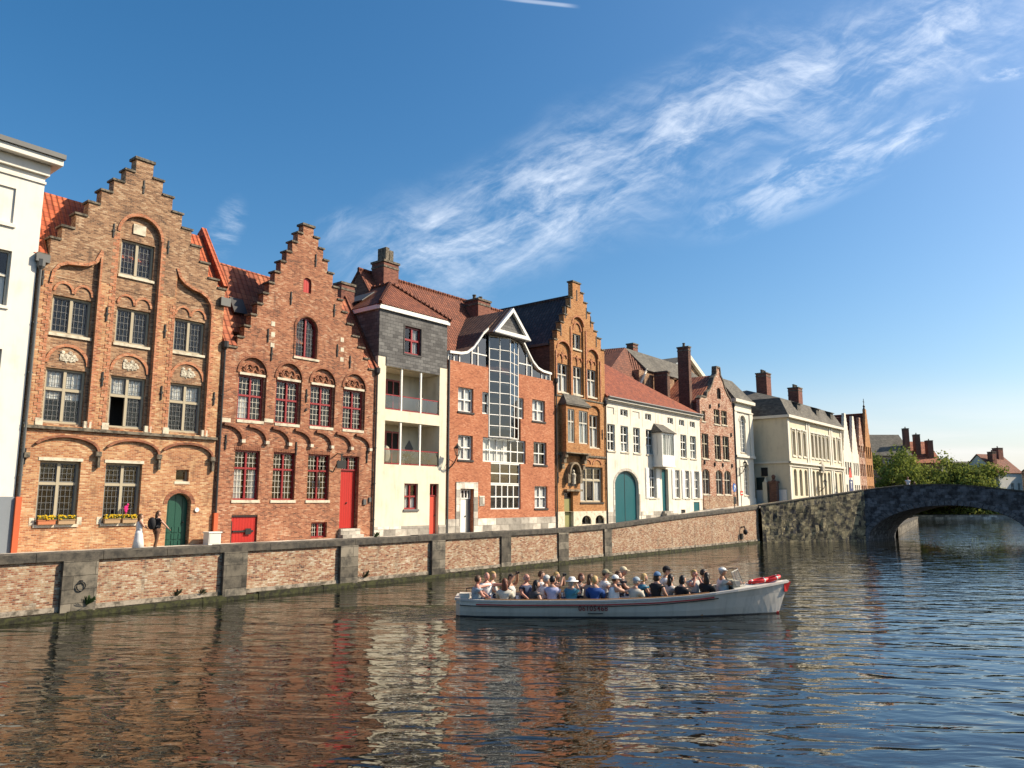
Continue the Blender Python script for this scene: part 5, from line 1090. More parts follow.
def clip(o, d): return [(a, b if b < 2 or (a, b) in ar else b - d) for a, b in o]
body = [(35.2 - .25, -1.2), (cx - hw, -1.2)] + list(reversed(ar)) + [(cx + hw, -1.2), (80, -1.2)] + [(a, b - .95) for a, b in reversed(top)] + [(34.95, 3.95)]
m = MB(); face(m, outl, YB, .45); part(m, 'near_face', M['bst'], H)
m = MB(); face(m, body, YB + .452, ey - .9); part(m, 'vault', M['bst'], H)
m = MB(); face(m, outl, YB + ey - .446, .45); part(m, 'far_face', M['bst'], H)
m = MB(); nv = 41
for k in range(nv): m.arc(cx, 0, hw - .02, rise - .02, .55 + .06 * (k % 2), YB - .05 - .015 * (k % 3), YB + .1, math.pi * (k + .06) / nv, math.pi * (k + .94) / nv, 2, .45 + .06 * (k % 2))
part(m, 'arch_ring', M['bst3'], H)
c = MB()
for (a, za), (b, zb) in zip(top, top[1:]):
    n = max(1, int((b - a) / 1.1))
    for k in range(n):
        x0, x1 = a + (b - a) * k / n, a + (b - a) * (k + 1) / n; z0, z1 = za + (zb - za) * k / n, za + (zb - za) * (k + 1) / n
        c.add([(x0, YB - .07, z0 + .002), (x1 - .01, YB - .07, z1 + .002), (x1 - .01, YB + .5, z1 + .002), (x0, YB + .5, z0 + .002), (x0, YB - .07, z0 + .12), (x1 - .01, YB - .07, z1 + .12), (x1 - .01, YB + .5, z1 + .12), (x0, YB + .5, z0 + .12)], [(0, 3, 2, 1), (4, 5, 6, 7), (0, 1, 5, 4), (1, 2, 6, 5), (2, 3, 7, 6), (3, 0, 4, 7)])
part(c, 'coping', M['cap'], H)
m = MB()                                                                            # flared abutment wall back to the quay
A0, A1 = Vector((23.45, 73.3)), Vector((35.0, YB)); tt = (A1 - A0).normalized(); nn = Vector((-tt.y, tt.x)); N = 14
random.seed(5); vs = []; fs = []
for i in range(N * 2 + 1):
    f = i / (N * 2); p = A0.lerp(A1, f); zt = 3.42 + (4.92 - 3.42) * f
    for j in range(9):
        q = p - nn * random.uniform(-.02, .10) if 0 < j < 8 else p; vs.append((q.x, q.y, -1.0 + (zt + 1.0) * j / 8))
for i in range(N * 2):
    for j in range(8): fs.append((i * 9 + j, (i + 1) * 9 + j, (i + 1) * 9 + j + 1, i * 9 + j + 1))
m.add(vs, fs)
q0, q1 = A0 + nn * 5, A1 + nn * 5
m.add([(A0.x, A0.y, 3.42), (A1.x, A1.y, 4.92), (q1.x, q1.y, 4.6), (q0.x, q0.y, 3.2)], [(0, 1, 2, 3)])
part(m, 'abutment', M['bst2'], H)
m = MB()
for k in range(10):
    p, q = A0.lerp(A1, k / 10) - nn * .05, A0.lerp(A1, (k + .99) / 10) - nn * .05; z0, z1 = 3.42 + 1.5 * k / 10, 3.42 + 1.5 * (k + 1) / 10
    r0, r1 = p + nn * .5, q + nn * .5; z0 += .004; z1 += .004
    m.add([(p.x, p.y, z0), (q.x, q.y, z1), (r1.x, r1.y, z1), (r0.x, r0.y, z0), (p.x, p.y, z0 + .1), (q.x, q.y, z1 + .1), (r1.x, r1.y, z1 + .1), (r0.x, r0.y, z0 + .1)], [(0, 3, 2, 1), (4, 5, 6, 7), (0, 1, 5, 4), (1, 2, 6, 5), (2, 3, 7, 6), (3, 0, 4, 7)])
part(m, 'abutment_coping', M['cap'], H)
# quay beyond the bridge
H = root('quay_wall', 42.6, 86.2, 0, 'low sunlit quay wall seen through the bridge arch', 'wall', world=True)
q0, q1 = Vector((42.8, 86.6)), Vector((71, 136.4)); q2 = Vector((40, 136.4)); q3 = Vector((30, 86.6))
m = MB(); m.add([(q0.x, q0.y, -1), (q1.x, q1.y, -1), (q1.x, q1.y, 1.1), (q0.x, q0.y, 1.1), (q3.x, q3.y, 1.1), (q2.x, q2.y, 1.1), (q2.x, q2.y, -1)], [(0, 1, 2, 3), (3, 2, 5, 4), (1, 6, 5, 2)]); part(m, 'brickwork', M['pil'], H)
m = MB(); dd = (q1 - q0).normalized(); nn_ = Vector((-dd.y, dd.x)); c_ = [q0 - nn_ * .1, q1 - nn_ * .1, q1 + nn_ * .5, q0 + nn_ * .5]; m.add([(p.x, p.y, z) for z in (1.102, 1.28) for p in c_], [(0, 3, 2, 1), (4, 5, 6, 7), (0, 1, 5, 4), (1, 2, 6, 5), (2, 3, 7, 6), (3, 0, 4, 7)]); part(m, 'coping', M['cap'], H)
H = root('quay_wall', 110, 175.5, 0, 'low grey stone bank wall beyond the bridge', 'wall', world=True)
m = MB(); m.box(20, 400, 175.2, 176, -1, .9); part(m, 'brickwork', M['plinth'], H); m = MB(); m.box(20, 400, 175.1, 176.1, .902, 1.05); part(m, 'coping', M['cap'], H)

# ------------------------------------------------------------------ far houses and trees
def simple_house(name, x, y, w_, d, zE, zR, wall, rf, label, ridge='x', chim=(), wins=(), rz=0.0, ov=.3):
    H = root(name, x, y, 1.0, label, 'house', world=True, rz=rz); ORG[H.name] = Vector((0, 0, 0)); zE -= 1.0; zR -= 1.0
    m = MB()
    ops = [rect(a, b, c, e) for a, b, c, e in wins]
    if ridge == 'x': m.sheet(rect(0, w_, -.5, zE), ops, 0, .3)
    else: m.sheet([(0, -.5), (w_, -.5), (w_, zE), (w_ / 2, zR - .1), (0, zE)], ops, 0, .3)
    m.box(0, .3, .302, d, -.5, zE); m.box(w_ - .3, w_, .302, d, -.5, zE); m.box(.3, w_ - .3, d - .3, d, -.5, zE)
    if ridge == 'x':
        for xx in (0.02, w_ - .02): m.add([(xx, 0, zE), (xx, d, zE), (xx, d / 2, zR - .1)], [(0, 1, 2)])
    part(m, 'wall', M[wall], H)
    if ridge == 'x': roof(H, rf, [(-ov, -ov, zE - .1), (w_ + ov, -ov, zE - .1), (w_ + ov, d / 2, zR), (-ov, d / 2, zR)], [(-ov, d / 2, zR), (w_ + ov, d / 2, zR), (w_ + ov, d + ov, zE - .1), (-ov, d + ov, zE - .1)])
    else: roof(H, rf, [(-ov, -ov, zE - .1), (-ov, d, zE - .1), (w_ / 2, d, zR), (w_ / 2, -ov, zR)], [(w_ + ov, -ov, zE - .1), (w_ + ov, d, zE - .1), (w_ / 2, d, zR), (w_ / 2, -ov, zR)])
    for a, b, c, e in wins: window(H, a, b, c, e, fm='whitep', trans=(.5,), y=.12, sill=None, dark=False)
    if wins: m = MB(); m.box(.6, w_ - .6, 1.2, 1.3, 0, zE); part(m, 'room_shade_board', M['room_shade'], H)  # near-black board, painted shade behind the far windows
    for (cx_, cy_, cw, z0, z1, cm) in chim: chimney(H, cx_, cx_ + cw, cy_, cy_ + cw, z0 - 1.0, z1 - 1.0, cm, pots=1)
    return H
simple_house('far_house', 84, 190, 14.5, 12, 15.2, 20.8, 'b7', 'slater', 'big dark slate roofed house left behind the trees', 'x', [(14.0, 1.5, 1.2, 15, 21.9, 'bch')], [(3, 4.6, 12, 13.3), (8, 9.6, 12, 13.3)])
simple_house('far_house', 100, 192, 6.8, 12, 13.5, 19.2, 'b2', 'tr2', 'red tiled brick house with two stout chimneys behind the trees', 'x', [(1.9, 2, 1.3, 12, 20.6, 'bside'), (4.4, 1, 1.4, 12, 19.0, 'bch')], [])
simple_house('far_house', 112, 200, 16, 12, 10.5, 14.5, 'cream6', 'slater', 'low dark roofed house between the red roofed and the white house', 'x', [(12, 3, 2.2, 11, 15.6, 'bch')], [])
simple_house('far_house', 113.3, 180, 7.6, 10, 10.6, 15.2, 'white', 'tbr', 'white two storey house with brown tiled roof at the right of the trees', 'x', [(1.2, 2, 1.3, 11, 15.5, 'bch'), (5.2, 3.5, 1.6, 12, 16.6, 'bch')], [(1.5, 2.5, 2.5, 4.5), (3.8, 4.8, 5.2, 7.2), (3.8, 4.8, 2.2, 4.2), (6.0, 6.9, 5.2, 7.2), (6.0, 6.9, 2.2, 4.2)], rz=.35)
simple_house('far_house', 128, 190, 8, 9, 8.5, 11.5, 'cream', 'tr', 'low cream house with orange roof beside the white far house', 'x', [], [(2, 3, 3, 5)])
simple_house('far_house', 123.4, 177, 10, 10, 11.0, 13.2, 'pil', 'slater', 'grey house cut by the right edge of the picture', 'x', [(.2, .6, 1.8, 10, 15.2, 'bside')], [(3.5, 4.7, 4, 6)], rz=0)
M['leaf'] = None
def leafmat(name, a, b):
    m, g = mat(name); tc = g.n('ShaderNodeTexCoord').outputs['Object']
    n = g.noise(tc, .55, 3); n2 = g.noise(tc, 3.5, 3, .7); c = g.mix(g.smooth(g.m('ADD', g.m('MULTIPLY', n, .5), g.m('MULTIPLY', n2, .5)), .36, .64), c4(a), c4(b))
    d = g.n('ShaderNodeBsdfDiffuse', i={'Color': c}); t = g.n('ShaderNodeBsdfTranslucent', i={'Color': g.mix(.5, c, (.16, .2, .03, 1))}); mx = g.n('ShaderNodeMixShader', i={0: .35, 1: d.outputs[0], 2: t.outputs[0]})
    g.n('ShaderNodeOutputMaterial', i={'Surface': mx.outputs[0]}); return m
M['leafA'] = leafmat('foliage_mid', (.10, .13, .036), (.26, .29, .075)); M['leafB'] = leafmat('foliage_light', (.15, .18, .045), (.36, .37, .10)); M['leafC'] = leafmat('foliage_dark', (.06, .08, .03), (.16, .18, .06))
M['bark'] = stone('bark', (.11, .085, .06), (.04, .03, .022), 5)
def tree(x, y, h, r, label, lm='leafA', z0=1.0, seed=1, nblob=17, leaves=3200, lsz=.36, bare=0.0):
    rn = random.Random(seed); H = root('tree', x, y, z0, label, 'tree', 'trees beyond the bridge', world=True)
    t = MB(); t.tube([(x, y, z0 - .3), (x + .1, y, z0 + h * .25), (x - .1, y + .1, z0 + h * .55), (x, y, z0 + h * .85)], [.34, .26, .17, .05], 8); bl = []
    for k in range(nblob):
        a = k * 2.4 + rn.uniform(-.4, .4); f = rn.uniform(.3, 1); zz = z0 + h * rn.uniform(.32, .92); rr = r * f * (1 - .55 * max(0, (zz - z0) / h - .55))
        c = Vector((x + rr * math.cos(a), y + rr * math.sin(a), zz)); bl.append((c, r * rn.uniform(.30, .52)))
        b0 = Vector((x, y, z0 + (zz - z0) * rn.uniform(.45, .75))); mid = b0.lerp(c, .5) + Vector((0, 0, -.15)); t.tube([b0, mid, c], [.12, .07, .025], 5)
    part(t, 'trunk', M['bark'], H)
    L = MB()
    for k in range(leaves):
        c, br = bl[rn.randrange(len(bl))]; d = Vector((rn.gauss(0, 1), rn.gauss(0, 1), rn.gauss(0, .8))).normalized() * br * (rn.random() ** .45) * rn.uniform(.75, 1.2)
        p = c + d; n = (d.normalized() + Vector((rn.gauss(0, .6), rn.gauss(0, .6), rn.gauss(.3, .6)))).normalized(); u = n.orthogonal().normalized(); v = n.cross(u); s_ = lsz * rn.uniform(.5, 1.25)
        L.add([p - u * s_, p - v * s_ * .6, p + u * s_, p + v * s_ * .6], [(0, 1, 2, 3)])
    me = bpy.data.meshes.new('crown'); o_ = ORG[H.name]; me.from_pydata([v - o_ for v in L.v], [], L.f); me.materials.append(M[lm]); ob = bpy.data.objects.new('crown', me); COL.objects.link(ob); ob.parent = H
for a in [(72.0, 146, 13.2, 4.2, 'tall green tree right against the end of the gable row', 'leafA'), (79.0, 156, 11.0, 4.4, 'pale green tree below the big slate roof', 'leafB'), (85.0, 160, 12.2, 5.0, 'light green tree in front of the stout chimneys', 'leafB'),
          (91.5, 158, 11.4, 4.8, 'broad mid green tree under the red tiled roof', 'leafA'), (97.0, 160, 10.8, 4.4, 'yellowish green rounded tree at the middle of the row of trees', 'leafB'), (95.0, 165, 12.0, 3.6, 'dark green tree near the right end of the row of trees', 'leafC'),
          (93.5, 158, 8.2, 3.4, 'low bushy tree just right of the crest of the bridge', 'leafA'), (99.3, 170, 11.4, 2.8, 'dark tree left of the white far house', 'leafC'), (80.5, 149, 8.0, 4.0, 'low light green tree peeking over the bridge parapet', 'leafA'), (90, 150, 7.6, 4.2, 'low leafy tree over the middle of the parapet', 'leafB')]:
    kf = max(1.0, (180 + (int(a[0] * 10) % 3) * 2.2) / a[1])
    tree(a[0] * kf, a[1] * kf, (a[2] - 2.3) * kf + 2.3, a[3] * kf, a[4], a[5], seed=int(a[0] * 7))
# ground cover along the far bank, seen through the arch
L = MB(); rn = random.Random(9)
for k in range(4200):
    p = Vector((rn.uniform(78, 150), rn.uniform(176.4, 182), 1.0 + abs(rn.gauss(0, 1.1)))); s_ = rn.uniform(.2, .5); u = Vector((rn.gauss(0, 1), rn.gauss(0, 1), rn.gauss(0, 1))).normalized(); v = u.orthogonal().normalized()
    L.add([p - u * s_, p - v * s_ * .6, p + u * s_, p + v * s_ * .6], [(0, 1, 2, 3)])
o = L.build('bank_shrubs', M['leafB'], world=True); tag(o, 'low green growth along the far bank', 'shrubs', kind='stuff')

# ------------------------------------------------------------------ street things
def lantern(s, z, out, label, y0=0.0):
    H = root('wall_lantern', s, y0, z, label, 'lantern', 'lanterns on wall brackets'); m = MB(); y = y0 - out
    m.tube([(s, y0 - .03, z - .9), (s, y0 - out * .35, z - .75), (s, y0 - out * .7, z - .5), (s, y, z - .15)], .035, 6); m.tube([(s, y0 - .03, z - .3), (s, y0 - out * .5, z - .45), (s, y0 - .15, z - .8)], .02, 5); m.box(s - .05, s + .05, y0 - .04, y0 - .003, z - 1.05, z - .1)
    for k in range(3): m.tube([(s + .1 * math.cos(t_ / 2.0), y0 - .3 - .1 * k - .09 * math.sin(t_ / 2.0), z - .75 + .13 * k) for t_ in range(13)], .013, 4)
    part(m, 'bracket', M['lead'], H)
    m = MB(); m.lathe((s, y, z - .15), [(.08, 0), (.1, .05)], 6); m.lathe((s, y, z + .32), [(.26, 0), (.2, .1), (.07, .22), (.03, .34)], 6)
    for k in range(6): a = k * math.pi / 3; m.tube([(s + .09 * math.cos(a), y + .09 * math.sin(a), z - .1), (s + .22 * math.cos(a), y + .22 * math.sin(a), z + .32)], .013, 4)
    b = part(m, 'lamp_frame', M['lead'], H); m = MB(); m.lathe((s, y, z - .1), [(.085, 0), (.21, .41)], 6); part(m, 'lamp_glass', M['glass'], b)
lantern(35.0, 6.75, .75, 'black iron lantern on a scrolled bracket between cream and orange houses')
lantern(80.4, 7.6, .7, 'black iron lantern on the narrow white corner house')
lantern(96.0, 5.9, .8, 'black iron lantern far off on the stone mansion front', y0=-3.4)
M['yel'] = plain('yellow_blossom', (.75, .50, .015), .6, var=.35, scale=20); M['pink'] = plain('pink_blossom', (.75, .03, .22), .6); M['terra'] = plain('wooden_flower_trough', (.40, .26, .14), .7); M['terr2'] = plain('terracotta_trough', (.5, .17, .07), .7)
fb = [(11.95, 'yellow flower box leftmost on the buff gable house sills', 'terr2'), (12.68, 'yellow flower box second from left on the buff gable house sills', 'terra'), (14.44, 'yellow flower box third from left on the buff gable house sills', 'terra'), (15.17, 'yellow flower box with a pink bloom above it nearest the green door', 'terra')]
for i, (s, lab, tm) in enumerate(fb):
    H = root('flower_box', s + .3, -.2, 2.93, lab, 'flower box', 'flower boxes on window sills'); rn = random.Random(i)
    m = MB(); m.box(s, s + .62, -.17, .03, 2.93, 3.08); m.box(s - .02, s + .64, -.19, .05, 3.08, 3.11); part(m, 'trough', M[tm], H)
    m = MB()
    for k in range(70):
        p = (s + rn.uniform(0, .62), -.07 + rn.uniform(-.14, .1), 3.12 + rn.uniform(0, .16)); m.ball(p, rn.uniform(.025, .045), (1, 1, .7), 5, 3)
    part(m, 'blossom', M['yel'], H); m = MB()
    for k in range(60):
        p = Vector((s + rn.uniform(0, .62), -.07 + rn.uniform(-.14, .1), 3.1)); q = p + Vector((rn.gauss(0, .04), rn.gauss(0, .04), rn.uniform(.06, .2))); m.add([p, q, q + Vector((.03, 0, -.03))], [(0, 1, 2)])
    part(m, 'foliage', M['leafg'], H)
    if i == 3:
        m = MB()
        for k in range(16): m.ball((s + .16 + rn.gauss(0, .06), -.04, 3.5 + rn.gauss(0, .1)), .05, (1, 1, 1), 5, 3)
        m.tube([(s + .16, -.04, 3.1), (s + .16, -.04, 3.45)], .012, 4); part(m, 'pink_flower', M['pink'], H)
H = root('utility_box', 19.0, -.5, 1.8, 'white utility cabinet on the pavement under the orange downpipe cover', 'cabinet'); m = MB(); m.box(18.72, 19.3, -.82, -.35, 1.9, 2.42); m.box(18.68, 19.34, -.86, -.31, 2.42, 2.47); part(m, 'cabinet', M['whitep'], H); m = MB(); m.box(18.76, 19.26, -.835, -.822, 1.95, 2.38); part(m, 'cabinet_door', M['white8'], H)
M['blue'] = plain('sign_blue', (.02, .12, .42), .4); M['redS'] = plain('sign_red', (.62, .05, .02), .4); M['navy'] = plain('sign_navy', (.03, .04, .12), .5); M['dgreen'] = plain('board_green', (.02, .035, .028), .5)
H = root('sign_pole', 73.6, -2.2, 3.0, 'pole with round blue arrow sign in front of the small brick gable', 'traffic sign'); m = MB(); m.tube([(73.6, -2.2, 2.8), (73.6, -2.2, 5.7)], .04, 6); part(m, 'pole', M['gut'], H)
m = MB(); n = 20; m.add([(73.6 + .42 * math.cos(6.2832 * k / n), -2.25, 5.2 + .42 * math.sin(6.2832 * k / n)) for k in range(n)] + [(73.6 + .42 * math.cos(6.2832 * k / n), -2.28, 5.2 + .42 * math.sin(6.2832 * k / n)) for k in range(n)], [tuple(range(n)), tuple(range(2 * n - 1, n - 1, -1))] + [(k, (k + 1) % n, n + (k + 1) % n, n + k) for k in range(n)]); p = part(m, 'sign_disc', M['blue'], H)
m = MB(); m.add([(73.5, -2.3, 5.0), (73.62, -2.3, 4.9), (73.75, -2.3, 5.25), (73.88, -2.3, 5.2), (73.75, -2.3, 5.52), (73.42, -2.3, 5.35), (73.58, -2.3, 5.3)], [tuple(range(7))]); part(m, 'arrow', M['whitep'], p)
m = MB(); m.box(73.3, 73.9, -2.3, -2.24, 3.6, 4.3); part(m, 'meter_box', M['lead'], H)
H = root('sign_pole', 74.9, -2.4, 3.0, 'thin pole with small red and white sign beside the blue arrow sign', 'traffic sign'); m = MB(); m.tube([(74.9, -2.4, 2.8), (74.9, -2.4, 8.0)], .035, 6); m.tube([(74.9, -2.4, 7.3), (75.0, -3.3, 7.4)], .03, 5); part(m, 'pole', M['gut'], H); m = MB(); m.box(74.6, 75.25, -2.46, -2.42, 4.45, 4.9); p = part(m, 'sign_plate', M['redS'], H); m = MB(); m.box(74.68, 75.17, -2.475, -2.462, 4.62, 4.72); part(m, 'white_band', M['whitep'], p)
def board(y, za, zb, w_, m_, label, poster=None):
    H = root('notice_board', 86.1, y, za, label, 'board', 'boards on the shaded mansion side'); b = MB(); b.box(86.08, 86.19, y, y + w_, za, zb); part(b, 'board', M[m_], H)
    b = MB(); b.box(86.05, 86.08, y - .03, y + w_ + .03, zb, zb + .05); b.box(86.05, 86.08, y - .03, y + w_ + .03, za - .05, za); part(b, 'board_frame', M['lead'], H)
board(-.55, 3.3, 5.15, .95, 'whitep', 'white poster panel below the dark board on the shaded mansion side'); board(-.7, 5.2, 6.5, 1.05, 'dgreen', 'dark green board above the white poster on the shaded mansion side'); board(-.95, 6.75, 7.6, .7, 'lead', 'small black sign highest on the shaded mansion side'); board(-3.0, 3.3, 5.2, .95, 'whitep', 'white poster panel nearest the corner of the mansion')
H = root('gate_pier', 85.6, -1.9, 3.4, 'dark stone gate pier with a ball finial before the shaded mansion side', 'gate pier'); m = MB(); m.box(85.2, 85.95, -2.2, -1.4, 3.3, 5.9); m.box(85.1, 86.05, -2.3, -1.3, 5.9, 6.1); m.lathe((85.57, -1.8, 6.1), [(.3, 0), (.12, .2), (.2, .4), (.22, .55), (.1, .72)], 10); part(m, 'pier', M['bside'], H)
H = root('gate_pier', 85.6, -.9, 3.4, 'plain pale gate pier left of the dark gate pier', 'gate pier'); m = MB(); m.box(85.3, 85.9, -1.1, -.62, 3.3, 6.0); m.lathe((85.6, -.86, 6.0), [(.28, 0), (.1, .35), (.05, .6)], 8); part(m, 'pier', M['cream9'], H)
H = root('information_sign', 97, -4.6, 3.5, 'navy blue information sign with white T mark past the bridge', 'sign')
m = MB(); m.tube([(104.3, -4.8, 3.4), (104.3, -4.8, 8.2)], .06, 6); part(m, 'pole', M['gut'], H)
H2 = H; m = MB(); m.box(103.5, 105.1, -4.9, -4.85, 5.2, 6.6); p = part(m, 'sign_plate', M['navy'], H); m = MB(); m.box(104.0, 104.6, -4.92, -4.902, 6.2, 6.4); m.box(104.2, 104.4, -4.92, -4.902, 5.5, 6.2); part(m, 'sign_mark', M['whitep'], p)
m = MB(); m.add([(103.5, -4.87, 6.9), (105.1, -4.87, 6.9), (104.3, -4.87, 8.3)], [(0, 1, 2)]); part(m, 'warning_triangle', M['redS'], H)
M['wick'] = plain('wicker', (.42, .37, .28), .9, var=.4, scale=14)
for (s, z, r_, lab) in ((30.35, 5.95, .52, 'round pale wicker chair on the lower cream balcony'), (33.45, 9.12, .46, 'round pale wicker chair on the upper cream balcony')):
    H = root('wicker_chair', s, .8, z, lab, 'chair', 'round chairs on the balconies'); m = MB(); m.ball((s, .8, z + .62), r_, (1, .8, 1.05), 14, 9, lambda q: q if q.y > -.12 else Vector((q.x * .8, -.02 + q.y * .1, q.z * .8))); part(m, 'shell', M['wick'], H, smooth=True); m = MB(); m.lathe((s, .8, z), [(.35, 0), (.3, .06), (.12, .14)], 12); part(m, 'base', M['dkwood'], H)
for (s, z, lab) in ((32.2, 5.95, 'dark leafy pot plant in the middle of the lower balcony'), (33.6, 5.95, 'dark leafy pot plant at the right of the lower balcony'), (30.3, 9.12, 'dark leafy pot plant at the left of the upper balcony')):
    H = root('potted_plant', s, .7, z, lab, 'plant', 'plants on the balconies'); m = MB(); m.lathe((s, .7, z), [(.16, 0), (.22, .3), (.24, .32)], 12); part(m, 'pot', M['dkwood'], H); m = MB(); rn = random.Random(int(s * 10))
    for k in range(120):
        d = Vector((rn.gauss(0, 1), rn.gauss(0, .7), rn.gauss(.4, .8))).normalized() * rn.uniform(.1, .42); p = Vector((s, .7, z + .5)) + d; u = d.cross(Vector((rn.gauss(0, 1), rn.gauss(0, 1), 1))).normalized() * .05; m.add([p - u, p + d.normalized() * .1, p + u, p - d.normalized() * .06], [(0, 1, 2, 3)])
    part(m, 'foliage', M['leafC'], H)
# ------------------------------------------------------------------ tour boat
M['hull'] = plaster('boat_white_paint', (.66, .60, .52), (.30, .27, .22), .55, .3, 2.0); M['strake'] = plain('boat_red_stripe', (.50, .055, .05), .4, var=.5, scale=5); M['rail'] = plain('boat_rub_rail', (.55, .51, .46), .45, var=.3); M['deck'] = plain('boat_deck', (.60, .57, .50), .5); M['seat'] = plain('boat_bench_wood', (.34, .17, .07), .5); M['antif'] = plain('boat_bottom', (.02, .02, .022), .6); M['lifer'] = plain('lifebuoy_red', (.68, .03, .025), .4); M['maroon'] = plain('number_maroon', (.20, .02, .02), .5); M['screen'] = glass('boat_screen', (.85, .87, .85), 1.4)
YC = 27.45
BT = root('tour_boat', 3.8, YC, 0, 'long open white tour boat with red stripe full of passengers on the canal', 'boat', world=True)
ST = [-1.9, -1.75, -1.2, 0, 1.5, 3, 4.5, 5.8, 6.8, 7.6, 8.3, 8.9, 9.35, 9.62]
BH = [.62, .86, 1.05, 1.16, 1.22, 1.24, 1.22, 1.15, 1.03, .86, .64, .38, .16, .015]
def lerp_tab(xs, ys, x):
    for i in range(len(xs) - 1):
        if xs[i] <= x <= xs[i + 1]: return ys[i] + (ys[i + 1] - ys[i]) * (x - xs[i]) / (xs[i + 1] - xs[i])
    return ys[-1] if x > xs[-1] else ys[0]
def zg(x): return lerp_tab([-1.9, 0, 3, 4.8, 6.2, 7.4, 8.4, 9.62], [.57, .55, .57, .63, .73, .86, .96, 1.09], x)
def ring(x, b, inset=0):
    xb = lambda k: x - (k * max(0, (x - 6.5) / 3.1) ** 1.5 * .42)      # raked stem
    z = zg(x); b = max(.005, b - inset); flare = 1 - .20 * max(0, min(1, (x - 5.5) / 3))
    return [(xb(0), -b, z), (xb(.3), -b * (.985 * flare + .015), z * .68), (xb(.65), -b * .94 * flare ** 1.6, z * .32), (xb(.95), -b * .86 * flare ** 2.5, 0), (xb(1.2), -b * .55 * flare ** 2, -.28), (xb(1.3), 0, -.38)]
def loft(mb, inset, xs, zoff=0, lo=6):
    rows = []
    for x in xs:
        h = ring(x, lerp_tab(ST, BH, x), inset)[:lo]; full = h + [(a, -b, c) for a, b, c in reversed(h if lo < 6 else h[:-1])]
        rows.append([(a, YC + b, c + zoff) for a, b, c in full])
    n = len(rows[0]); mb.add([p for r in rows for p in r], [(i * n + j, (i + 1) * n + j, (i + 1) * n + j + 1, i * n + j + 1) for i in range(len(rows) - 1) for j in range(n - 1)] + [tuple(range(n))])
XS = []
for a, b in zip(ST, ST[1:]): XS += [a, (a + b) / 2]
XS.append(ST[-1])
m = MB(); loft(m, 0, XS); hull = part(m, 'hull', M['hull'], BT, smooth=False)
m = MB(); loft(m, .07, [x for x in XS if -1.75 < x < 9.0], 0, 4); part(m, 'inner_hull', M['deck'], BT)
m = MB(); xs = [x for x in XS]
for sgn in (-1, 1):
    for a, b in zip(xs, xs[1:]):
        p, q = lerp_tab(ST, BH, a), lerp_tab(ST, BH, b); za, zb = zg(a), zg(b); o = .035
        vs = []
        for (x, bb, z) in ((a, p, za), (b, q, zb)):
            vs += [(x, YC + sgn * (bb + o), z - .05), (x, YC + sgn * (bb + o), z + .02), (x, YC + sgn * max(0, bb - .1), z + .02), (x, YC + sgn * max(0, bb - .1), z - .05)]
        m.add(vs, [(0, 1, 5, 4), (1, 2, 6, 5), (2, 3, 7, 6), (3, 0, 4, 7)])
m.box(-1.94, -1.75, YC - .66, YC + .66, .52, .595); part(m, 'gunwale', M['rail'], BT)
for nm, m_, za, zb, o, x0, x1 in (('red_stripe', 'strake', .155, .115, .028, -1.2, 6.75), ('rub_rail', 'antif', .20, .175, .03, -1.75, 6.9), ('wooden_rim', 'seat', -.021, -.05, -.03, -.9, 6.6)):
    m = MB(); n = 26
    for sgn in (-1, 1):
        for k in range(n):
            a, b = x0 + (x1 - x0) * k / n, x0 + (x1 - x0) * (k + 1) / n; vs = []
            for x in (a, b):
                bb = lerp_tab(ST, BH, x) + o; z = zg(x); vs += [(x, YC + sgn * bb, z - za), (x, YC + sgn * bb, z - zb), (x, YC + sgn * (bb - .06), z - zb), (x, YC + sgn * (bb - .06), z - za)]
            m.add(vs, [(0, 1, 5, 4), (1, 2, 6, 5), (2, 3, 7, 6), (3, 0, 4, 7)])
    part(m, nm, M[m_], BT)
m = MB()
for a, b in zip(XS, XS[1:]):
    for x in (a,):
        pass
    vs = []
    for x in (a, b): bb = lerp_tab(ST, BH, x) * .87 + .014; xo = x - .42 * max(0, (x - 6.5) / 3.1) ** 1.5; f = (1 - .20 * max(0, min(1, (x - 5.5) / 3))) ** 2.5; vs += [(xo + .012, YC - bb * f, -.1), (xo + .012, YC - bb * f - .004, .045), (xo + .012, YC + bb * f, -.1), (xo + .012, YC + bb * f + .004, .045)]
    m.add(vs, [(0, 4, 5, 1), (2, 3, 7, 6)])
part(m, 'boot_top', M['antif'], BT)
m = MB(); m.box(-1.2, 6.4, YC - .84, YC + .84, .03, .08); part(m, 'floor', M['seat'], BT)
m = MB(); xs = [7.55, 7.9, 8.3, 8.7, 9.1, 9.4, 9.58]                                # foredeck
for a, b in zip(xs, xs[1:]):
    p, q = lerp_tab(ST, BH, a) - .06, lerp_tab(ST, BH, b) - .05; p, q = max(p, .004), max(q, .003)
    m.add([(a, YC - p, zg(a) + .005), (b, YC - q, zg(b) + .005), (b, YC, zg(b) + .05), (a, YC, zg(a) + .05), (b, YC + q, zg(b) + .005), (a, YC + p, zg(a) + .005)], [(0, 1, 2, 3), (3, 2, 4, 5)])
m.add([(7.55, YC - .84, zg(7.55)), (7.55, YC + .84, zg(7.55)), (7.55, YC + .4, .1), (7.55, YC - .4, .1)], [(0, 1, 2, 3)]); part(m, 'foredeck', M['deck'], BT)
m = MB(); m.box(-1.85, -1.15, YC - .8, YC + .8, .42, .5); m.box(-1.8, -1.45, YC - .5, YC - .1, .5, .72); part(m, 'stern_deck', M['hull'], BT)
m = MB(); m.tube([(-1.6, YC + .3, .5), (-1.6, YC + .3, .8), (-1.2, YC + .3, .84)], .025, 6); part(m, 'tiller', M['lead'], BT)
